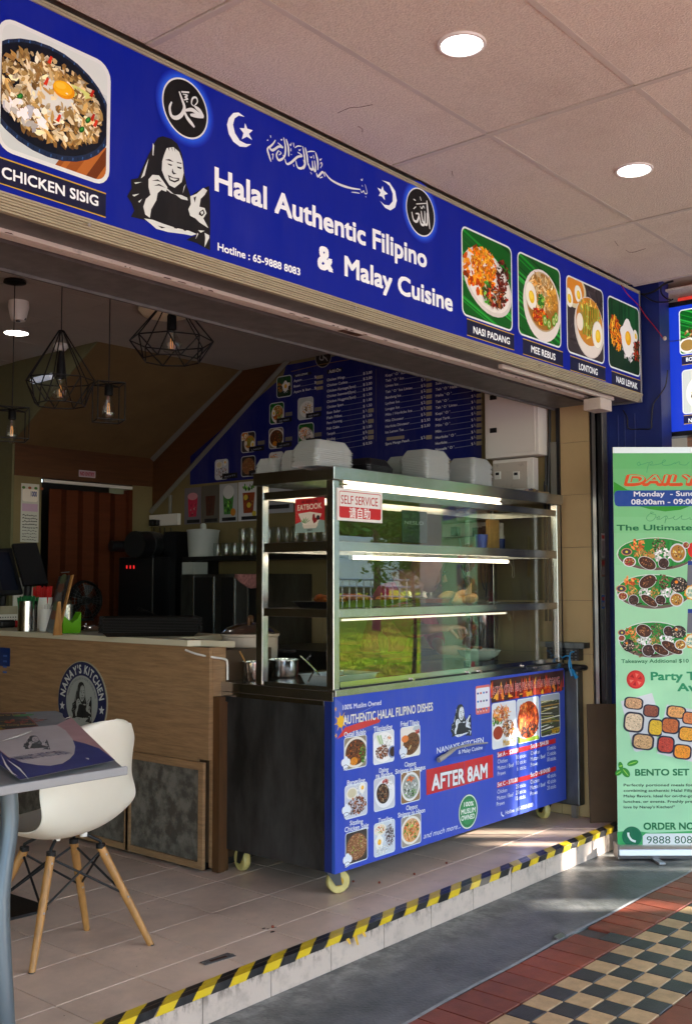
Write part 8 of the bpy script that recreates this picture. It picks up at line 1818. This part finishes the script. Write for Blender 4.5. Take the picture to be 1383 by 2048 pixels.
M['chip'] = mat('dark_chip', rgb('#2a221d'), .9)
def fleck(p, s_):
    n = len(fk.v); k = r_.randint(5, 7); t0 = r_.random()*6
    for q in range(k): t = t0+2*pi*q/k; fk.v.append(V3((p.x+s_*r_.uniform(.4, 1)*cos(t)*1.8, p.y+s_*r_.uniform(.4, 1)*sin(t), FZ+.0012)))
    fk.f.append(tuple(range(n, n+k)))
for u, v, s_ in ((527, 1857, .008), (545, 1864, .009), (551, 1855, .006), (536, 1858, .005)): fleck(at(u, v, z=FZ), s_)
for k in range(90): fleck(V3((r_.uniform(1.9, 5.2), 2.63+abs(r_.gauss(0, .35)), 0)), r_.uniform(.0008, .0026))
o = fk.build('floor_chips', M['chip'], sf); o['kind'] = 'stuff'
ag = MB(); fk2 = MB()
for k in range(160):
    x, y, s_ = r_.uniform(2.2, 5.3), r_.uniform(2.12, 2.57), r_.uniform(.001, .0035); n = len(fk2.v); kk = r_.randint(4, 6)
    for q in range(kk): t = 2*pi*q/kk+r_.random(); fk2.v.append(V3((x+s_*r_.uniform(.5, 1)*cos(t), y+s_*r_.uniform(.5, 1)*sin(t), .0012)))
    fk2.f.append(tuple(range(n, n+kk)))
o = fk2.build('grit', M['wgrout'], apron); o['kind'] = 'stuff'
# dropped cover plate on the apron edge
p = at(1119, 1874, z=.004); o = MB().obox((p.x, p.y, .006), V3((.028, .0, .0)), V3((.0, .012, .003)), V3((0, 0, .003))).build('metal_clip', M['alu']); tag(o, 'small bent metal clip on the white line beside the red tiles', 'clip')

# ------------------------------------------------------------------ pendant lamps and ceiling things
def K(u, v, k): return EYE+ray(u, v)*k
def bulb(root, c, kind, r):
    if kind == 'globe': pf = [(.013, .0), (.015, -.01), (r*.6, -.02-r*.2), (r, -.02-r), (r*.75, -.02-r*1.7), (.0001, -.02-r*2)]
    else: pf = [(.013, 0), (.018, -.015), (.028, -.06), (.032, -.085), (.026, -.11), (.010, -.125), (.0001, -.127)]
    b_ = lathe('bulb', pf, c, M['bulbg'], root, 20)
    f = MB(); 
    for k in range(4): a = pi/2*k; f.tube([c+V3((.003*cos(a), .003*sin(a), -.035)), c+V3((.007*cos(a), .007*sin(a), -.06)), c+V3((.005*cos(a), .005*sin(a), -.085))], .0011, 5)
    f.build('filament', M['fil'], b_); lathe('stem', [(.006, -.005), (.003, -.03), (.0001, -.035)], c, M['glassb'], b_, 10)
def pendant(px_top, k, kind, label, px_cage_top, dims, bulb_kind):
    c = K(px_cage_top[0], px_cage_top[1], k); t = thing('pendant_lamp', label, 'pendant lamp', (c.x, c.y, c.z), 'wire cage pendant lamps above the tables' if False else None)
    lathe('ceiling_rose', [(.0001, 0), (.055, -.002), (.058, -.016), (.02, -.026), (.0001, -.03)], (c.x, c.y, ZI-.0005), M['blackm'], t, 28)
    tube('cord', [(c.x, c.y, ZI-.02), (c.x, c.y, c.z-.01)], .0028, M['black'], t, 6); w_ = MB(); rw = .0032
    if kind == 'cube':
        s_, h = dims; rt_ = .35; P8 = [[c+V3((s_/2*math.sqrt(2)*cos(rt_+pi/2*i), s_/2*math.sqrt(2)*sin(rt_+pi/2*i), -z)) for i in range(4)] for z in (0, h)]
        for i in range(4): w_.rod(P8[0][i], P8[0][(i+1) % 4], rw); w_.rod(P8[1][i], P8[1][(i+1) % 4], rw); w_.rod(P8[0][i], P8[1][i], rw); w_.rod(P8[0][i], c, rw)
        sk_ = c+V3((0, 0, -.055)); lathe('socket', [(.016, .05), (.020, .045), (.020, 0), (.0001, 0)], sk_, M['blackm'], t, 18); bulb(t, sk_, bulb_kind, .03)
    else:
        R1, hh, R2, h2, rt = dims; NN = 8
        top = [c+V3((.012*cos(2*pi*i/NN), .012*sin(2*pi*i/NN), 0)) if rt < .02 else c+V3((rt*cos(2*pi*i/NN), rt*sin(2*pi*i/NN), 0)) for i in range(NN)]
        mid = [c+V3((R1*cos(2*pi*(i+.0)/NN), R1*sin(2*pi*(i+.0)/NN), -hh)) for i in range(NN)]; bo = [c+V3((R2*cos(2*pi*(i+.5)/NN), R2*sin(2*pi*(i+.5)/NN), -hh-h2)) for i in range(NN)]
        for i in range(NN): w_.rod(top[i], mid[i], rw); w_.rod(mid[i], mid[(i+1) % NN], rw); w_.rod(mid[i], bo[i], rw); w_.rod(mid[(i+1) % NN], bo[i], rw); w_.rod(bo[i], bo[(i+1) % NN], rw); w_.rod(top[i], top[(i+1) % NN], rw)
        sk_ = c+V3((0, 0, -hh+.01 if rt < .02 else -hh+.05)); lathe('socket', [(.010, hh*.55 if rt < .02 else .08), (.020, .06), (.021, 0), (.0001, 0)], sk_, M['blackm'], t, 18); bulb(t, sk_, bulb_kind, .045)
    w_.build('wire_cage', M['blackm'], t)
pendant(None, 5.4, 'cube', 'cube wire pendant lamp hanging lowest at the left photo edge', (25, 818), (.15, .16), 'edison')
pendant(None, 4.9, 'drop', 'tall diamond shaped wire pendant lamp, second from the left', (123, 662), (.158, .235, .115, .115, .01), 'globe')
pendant(None, 4.9, 'cube', 'cube wire pendant lamp between the tall diamond one and the wide one', (218, 768), (.125, .175), 'edison')
pendant(None, 4.55, 'drop', 'wide low wire pendant lamp nearest the serving cart', (344, 612), (.18, .155, .125, .085, .05), 'globe')
p = at(33, 665, z=ZI); dl = thing('shop_downlight', 'small round lit downlight in the dim shop ceiling at the left', 'ceiling light', (p.x, p.y, ZI)); lathe('diffuser', [(.072, -.004), (.0001, -.005)], p, M['lamp'], dl, 32, cap=False); lathe('rim', [(.072, 0), (.074, -.006), (.08, 0)], p, M['white'], dl, 32, cap=False)
p = at(38, 603, z=ZI); dc = thing('dome_camera', 'white conical ceiling camera above the round shop downlight', 'security camera', (p.x, p.y, ZI)); lathe('camera_base', [(.055, 0), (.058, -.03), (.045, -.09), (.038, -.11), (.0001, -.118)], p, M['white'], dc, 28); lathe('lens', [(.014, -.112), (.012, -.121), (.0001, -.123)], V3((p.x-.01, p.y-.012, ZI+.002)), M['black'], dc, 16); lathe('lens', [(.012, -.10), (.010, -.112), (.0001, -.114)], V3((p.x+.018, p.y-.026, ZI+.004)), M['black'], dc, 14)
p = at(322, 622, z=ZI); dr2 = thing('drum_light', 'unlit cream round ceiling lamp half hidden by the lintel', 'ceiling lamp', (p.x, p.y, ZI)); lathe('shade', [(.15, 0), (.155, -.02), (.13, -.05), (.07, -.068), (.0001, -.072)], V3((p.x-.04, p.y-.09, ZI)), M['drum'], dr2, 40)
p = at(122, 688, z=ZI); sd_ = thing('smoke_detector', 'small white smoke detector on the shop ceiling behind the tall wire lamp', 'smoke detector', (p.x, p.y, ZI)); lathe('detector_body', [(.045, 0), (.05, -.02), (.03, -.045), (.0001, -.048)], p, M['white'], sd_, 24)
wl = thing('bright_patch', 'small bluish bright patch on the passage wall behind the tall wire pendant', 'wall lamp', (4.09, 6.2, 2.6)); a = at(66, 762, x=4.075); b = at(104, 752, x=4.075); 
MB().tube([a, b], .022, 12).build('patch_tube', mat('cool_glow', rgb('#ffffff'), .4, emit=(.62, .75, 1), es=.03), wl, smooth=True); MB().tube([a+V3((.018, 0, .006)), b+V3((.018, 0, .006))], .012, 8).build('patch_backing', M['white'], wl)  # glowing tube drawn for the bluish bright patch on this wall
# stains on the ceiling boards
stn = thing('cobweb', 'thin grey cobweb threads on the ceiling board above the sign', 'cobweb', (2.8, 2.2, ZC)); 
g = MB()
for L in (((692, 218), (702, 215), (720, 214), (745, 209)), ((675, 226), (692, 218)), ((715, 252), (724, 258), (724, 264)), ((880, 445), (895, 440), (915, 448)), ((903, 342), (905, 352)), ((1250, 500), (1262, 505), (1290, 497)), ((1228, 482), (1235, 492))):
    g.tube(curve_pts([at(u, v, z=ZC-.001) for u, v in L], 3), .0011, 4)
g.build('thread', M['rust'], stn)

# ------------------------------------------------------------------ outdoors, across the walkway (seen in the glass and lighting the shop)
gr = MB(); 
rg_ = random.Random(3)
NX, NY = 40, 24
def lawn_z(x, y): return -.12+max(0, (-y-4))*.022+.03*sin(x*.7)+.02*sin(y*1.1)
vs = [(9.2+61*i/NX, -2.55-45.5*j/NY, lawn_z(9.2+61*i/NX, -2.55-45.5*j/NY)) for j in range(NY+1) for i in range(NX+1)]
gr.add(vs, [(j*(NX+1)+i, (j+1)*(NX+1)+i, (j+1)*(NX+1)+i+1, j*(NX+1)+i+1) for j in range(NY) for i in range(NX)]); lawn = gr.build('lawn', M['grass'], smooth=True); tag(lawn, kind='structure')
gt = MB()
for k in range(36000):
    d = rg_.uniform(0, 1)**.7; x = rg_.uniform(9.3, 26); y = -2.6-d*16; z = lawn_z(x, y); a = rg_.random()*6.28; h = rg_.uniform(.03, .07); w_ = rg_.uniform(.006, .014); lx_, ly_ = cos(a)*w_, sin(a)*w_; tx, ty = rg_.uniform(-.03, .03), rg_.uniform(-.03, .03)
    gt.v += [V3((x-lx_, y-ly_, z)), V3((x+lx_, y+ly_, z)), V3((x+tx, y+ty, z+h))]; n = len(gt.v); gt.f.append((n-3, n-2, n-1))
o = gt.build('grass_blades', mat('grass_blade', rgb('#8fb03a'), .6, spec=0., noise=.5, nscale=1.2, col2=rgb('#b49c44'), contrast=(.36, .6))); tag(o, 'sunlit grass across the walkway, seen reflected in the cart glass', 'grass', kind='stuff')
gd = MB().box(-300, 300, -300, -48.4, .6, .85).build('ground', M['asphalt']); tag(gd, kind='structure')
g2 = MB().box(-300, 300, -48, 80, -.9, -.3).build('subsoil', M['asphalt']); tag(g2, kind='structure')
pz = MB()
for i in range(16):
    for j in range(24): pz.box(-30+2.45*i, -30+2.45*i+2.42, -2.6-1.9*(j+1), -2.6-1.9*j-.03, -.25, -.1)
o = pz.build('bounce_plaza', mat('bounce_paving', rgb('#cbbfbc'), .85, noise=.12, nscale=2)); tag(o, kind='structure')  # unseen paving added so the bounce light stays neutral
dk = MB().box(-40, 60, -2.6, -2.4, -.45, -.35).build('drain_bed', M['asphalt']); tag(dk, kind='structure')
# columns of the walkway
for k, x in enumerate((-3.4, 1.0, 9.9)):
    wd_ = .45 if x < 9 else 1.9
    t = thing('walkway_column', ('painted walkway column far to the left, outside the photo', 'painted walkway column behind the camera, outside the photo', 'broad painted pier at the outer walkway edge, outside the photo')[k], 'column', (x+wd_/2, -1.25, 0))
    box('shaft', x, x+wd_, -1.48, -1.1, 0.0, 3.3, M['slab'], t, bevel=.01); box('base_band', x-.006, x+wd_+.006, -1.486, -1.094, 0, .15, M['dark'], t)
# added unseen screen: gaps cut the low sun into streaks, translucent sheets give fill
hd_ = thing('sun_blocker', 'tall white screen with narrow gaps, added out of view to shape the low sun', 'sun_blocker', (9, -4, 0))
Hs = V3((SUN_DIR.x, SUN_DIR.y, 0)).normalized(); Pn = V3((-Hs.y, Hs.x, 0))      # Pn . p = w
def hp_(w_, dist=9.0):      # point on the screen line with offset w
    base = V3((5.0, 2.88, 0))+Hs*dist; return base+Pn*(w_-(5.0*Pn.x+2.88*Pn.y))
sheets = [(2.3, 3.48, -.3, 5.3), (3.48, 4.66, -.3, 5.1), (4.66, 4.80, -.3, 2.92), (4.66, 4.80, 3.24, 5.0), (4.80, 5.285, -.3, 4.9), (5.285, 5.345, 3.42, 4.9), (5.345, 5.47, -.3, 4.9), (5.47, 5.60, 3.93, 4.9), (5.60, 5.665, -.3, 4.9), (5.74, 5.98, -.3, 4.9)]
for a_, b_, z0, z1 in sheets:
        p0 = hp_(a_); p1 = hp_(b_)
        MB().add([p0+V3((0, 0, z0)), p1+V3((0, 0, z0)), p1+V3((0, 0, z1)), p0+V3((0, 0, z1)), p0+Hs*.02+V3((0, 0, z0)), p1+Hs*.02+V3((0, 0, z0)), p1+Hs*.02+V3((0, 0, z1)), p0+Hs*.02+V3((0, 0, z1))], [(3, 2, 1, 0), (4, 5, 6, 7), (0, 1, 5, 4), (1, 2, 6, 5), (2, 3, 7, 6), (3, 0, 4, 7)]).build('sheet', M['blocker'], hd_)
for w_ in (2.35, 3.48, 4.60, 5.2, 5.632, 5.95): p = hp_(w_)+Hs*.05; MB().tube([(p.x, p.y, -.3), (p.x, p.y, 4.2)], .03, 10).build('blocker_post', M['greyal'], hd_)
# things mirrored in the glass: placed by their mirror image, then kept as real things
def mir(u, v, dist):
    p = EYE+ray(u, v)*dist; return V3((p.x, 2*(CY0+.011)-p.y, p.z))
def tree(p, h, tr, crown_r, crown_h, label, seed, nleaf=5200, name='shade_tree', leafs=.085, dens=1.):
    t = thing(name, label, 'tree', (p.x, p.y, 0)); r_ = random.Random(seed); z0 = lawn_z(p.x, p.y) if -50 < p.y < -2.5 else 0
    pts = [V3((p.x, p.y, z0)), V3((p.x+.05, p.y, z0+h*.35)), V3((p.x-.08, p.y+.05, z0+h*.7)), V3((p.x, p.y, z0+h))]; m = MB(); m.tube(curve_pts(pts, 4), [tr*(1-.05*i) for i in range(13)], 12)
    tips = []
    for k in range(9):
        a = 2*pi*k/9+r_.random(); s0 = pts[2]+(pts[3]-pts[2])*r_.random(); e = s0+V3((cos(a)*crown_r*.7, sin(a)*crown_r*.7, crown_h*r_.uniform(.1, .6))); m.tube([s0, (s0+e)/2+V3((0, 0, .1)), e], [tr*.45, tr*.3, tr*.12], 7); tips.append(e)
    m.build('trunk', M['bark'], t, smooth=True); lf2 = MB(); cc = pts[3]+V3((0, 0, crown_h*.35)); clumps = [cc+V3((r_.gauss(0, .45)*crown_r, r_.gauss(0, .45)*crown_r, r_.gauss(0, .4)*crown_h)) for _ in range(34)]+tips
    for k in range(nleaf):
        c = r_.choice(clumps); q = c+V3((r_.gauss(0, .2)*crown_r, r_.gauss(0, .2)*crown_r, r_.gauss(0, .17)*crown_h)); a = V3((r_.uniform(-1, 1), r_.uniform(-1, 1), r_.uniform(-.6, .6))).normalized()*leafs; b = a.cross(V3((r_.uniform(-1, 1), r_.uniform(-1, 1), r_.uniform(-1, 1)))).normalized()*leafs*.5
        n = len(lf2.v); lf2.v += [q-a, q+b, q+a, q-b]; lf2.f.append((n, n+1, n+2, n+3))
    lf2.build('crown', M['foli'], t); return t
tp_ = mir(752, 1200, 30); tree(V3((tp_.x, tp_.y, 0)), 4.6, .13, 2.6, 2.6, 'slim trunked tree on the lawn across the walkway, seen only in the glass', 3, 5200, leafs=.12)
tp_ = mir(826, 1150, 17); tree(V3((tp_.x, tp_.y, 0)), 2.2, .04, .75, .9, 'low bushy young tree on the lawn, seen only in the cart glass', 5, 4200, name='young_tree', leafs=.05)
tp_ = mir(560, 1150, 26); tree(V3((tp_.x, tp_.y, 0)), 4, .2, 3.2, 3, 'tall tree at the lawn edge to the left, outside the photo', 8, 4500, leafs=.16)
tp_ = mir(1240, 1150, 40); tree(V3((tp_.x, tp_.y, 0)), 4, .2, 3.2, 3, 'tall tree at the lawn edge to the right, outside the photo', 9, 4500, leafs=.16)
for k, (u, d_) in enumerate(((600, 56), (690, 62), (770, 60), (850, 64), (930, 58))):
    tp_ = mir(u, 1150, d_); tree(V3((tp_.x, tp_.y, 0)), 3.6+.5*(k % 2), .22, 4.2, 5., ('first', 'second', 'third', 'fourth', 'fifth')[k]+' tree from the left in the row beyond the railing', 30+k, 2600, leafs=.42)
# parked lorry
lp = mir(710, 1200, 52); lo = thing('parked_lorry', 'white box lorry parked beyond the lawn, seen only in the cart glass', 'lorry', (lp.x, lp.y, 0)); zz = lawn_z(lp.x, lp.y)
bx0, by0 = lp.x-3.4, lp.y-2; box('cargo_box', bx0, bx0+6.5, by0, by0+2.4, zz+.8, zz+3.3, M['white'], lo, bevel=.03); box('chassis', bx0-1.4, bx0+6.4, by0+.3, by0+1.8, zz+.5, zz+.78, M['black'], lo)
cb = MB(); prf = [(-1.9, .5), (0, .5), (0, 2.3), (-1.2, 2.3), (-1.75, 1.45), (-1.9, 1.35)]; cb.add([(bx0-.05+a, by0+.1, zz+b) for a, b in prf]+[(bx0-.05+a, by0+2.0, zz+b) for a, b in prf], [tuple(range(5, -1, -1)), tuple(range(6, 12))]+[(i, (i+1) % 6, (i+1) % 6+6, i+6) for i in range(6)]); cb.build('cab', M['white'], lo, bevel=.04)
box('cab_window', bx0-1.45, bx0-.6, by0+2.0005, by0+2.01, zz+1.5, zz+2.1, M['screen'], lo)
for x in (bx0-1.1, bx0+5.2):
    for y in (by0+.15, by0+1.75): wz = MB().lathe([(.22, -.1), (.38, -.11), (.40, 0), (.38, .11), (.22, .1)], (x, y, zz+.4), 26, axis='Y').build('wheel', M['black'], lo, smooth=True); MB().lathe([(.0001, -.09), (.21, -.09), (.21, .09), (.0001, .09)], (x, y, zz+.4), 20, axis='Y').build('rim', M['alu'], wz)
# railing across the lawn
ra = thing('lawn_railing', 'low grey metal railing along the far side of the lawn, outside the photo', 'railing', (12, -12, 0))
r0 = mir(640, 1200, 44); r1 = mir(900, 1200, 44); d = (V3((r1.x, r1.y, 0))-V3((r0.x, r0.y, 0))); r0 = V3((r0.x, r0.y, 0))-d*.6; r1 = r0+d*2.2; n = 40
for h in (.55, .95, 1.25): MB().tube([V3((r0.x, r0.y, lawn_z(r0.x, r0.y)+h)), V3((r1.x, r1.y, lawn_z(r1.x, r1.y)+h))], .04, 8).build('rail', M['alu'], ra, smooth=True)
for k in range(n+1): p = r0+(r1-r0)*k/n; z = lawn_z(p.x, p.y); MB().tube([(p.x, p.y, z), (p.x, p.y, z+1.25)], .03, 8).build('baluster', M['alu'], ra)
# housing blocks far off
for k, (x, y, wx, h, nn_) in enumerate(((-14, -64, 26, 22, 7), (22, -60, 30, 16, 5), (75, -46, 24, 14, 4))):
    bd = thing('housing_block', ('pale housing block far across the lawn, leftmost', 'pale housing block far across the lawn, middle and lowest', 'pale housing block far across the lawn, set far to the right')[k], 'building', (x+wx/2, y, .8))
    box('walls', x, x+wx, y-8, y, .8, .8+h, M['slab'], bd); box('roof', x-.3, x+wx+.3, y-8.3, y+.3, .8+h, 1.3+h, M['pinkbrick'], bd)
    f = MB(); nw = int(wx/2.4)
    for i in range(nw):
        for j in range(nn_): f.box(x+.8+2.4*i, x+2.2+2.4*i, y+.001, y+.03, 2.2+j*2.9, 3.5+j*2.9)
    o = f.build('window', M['screen'], bd); o['kind'] = 'stuff'
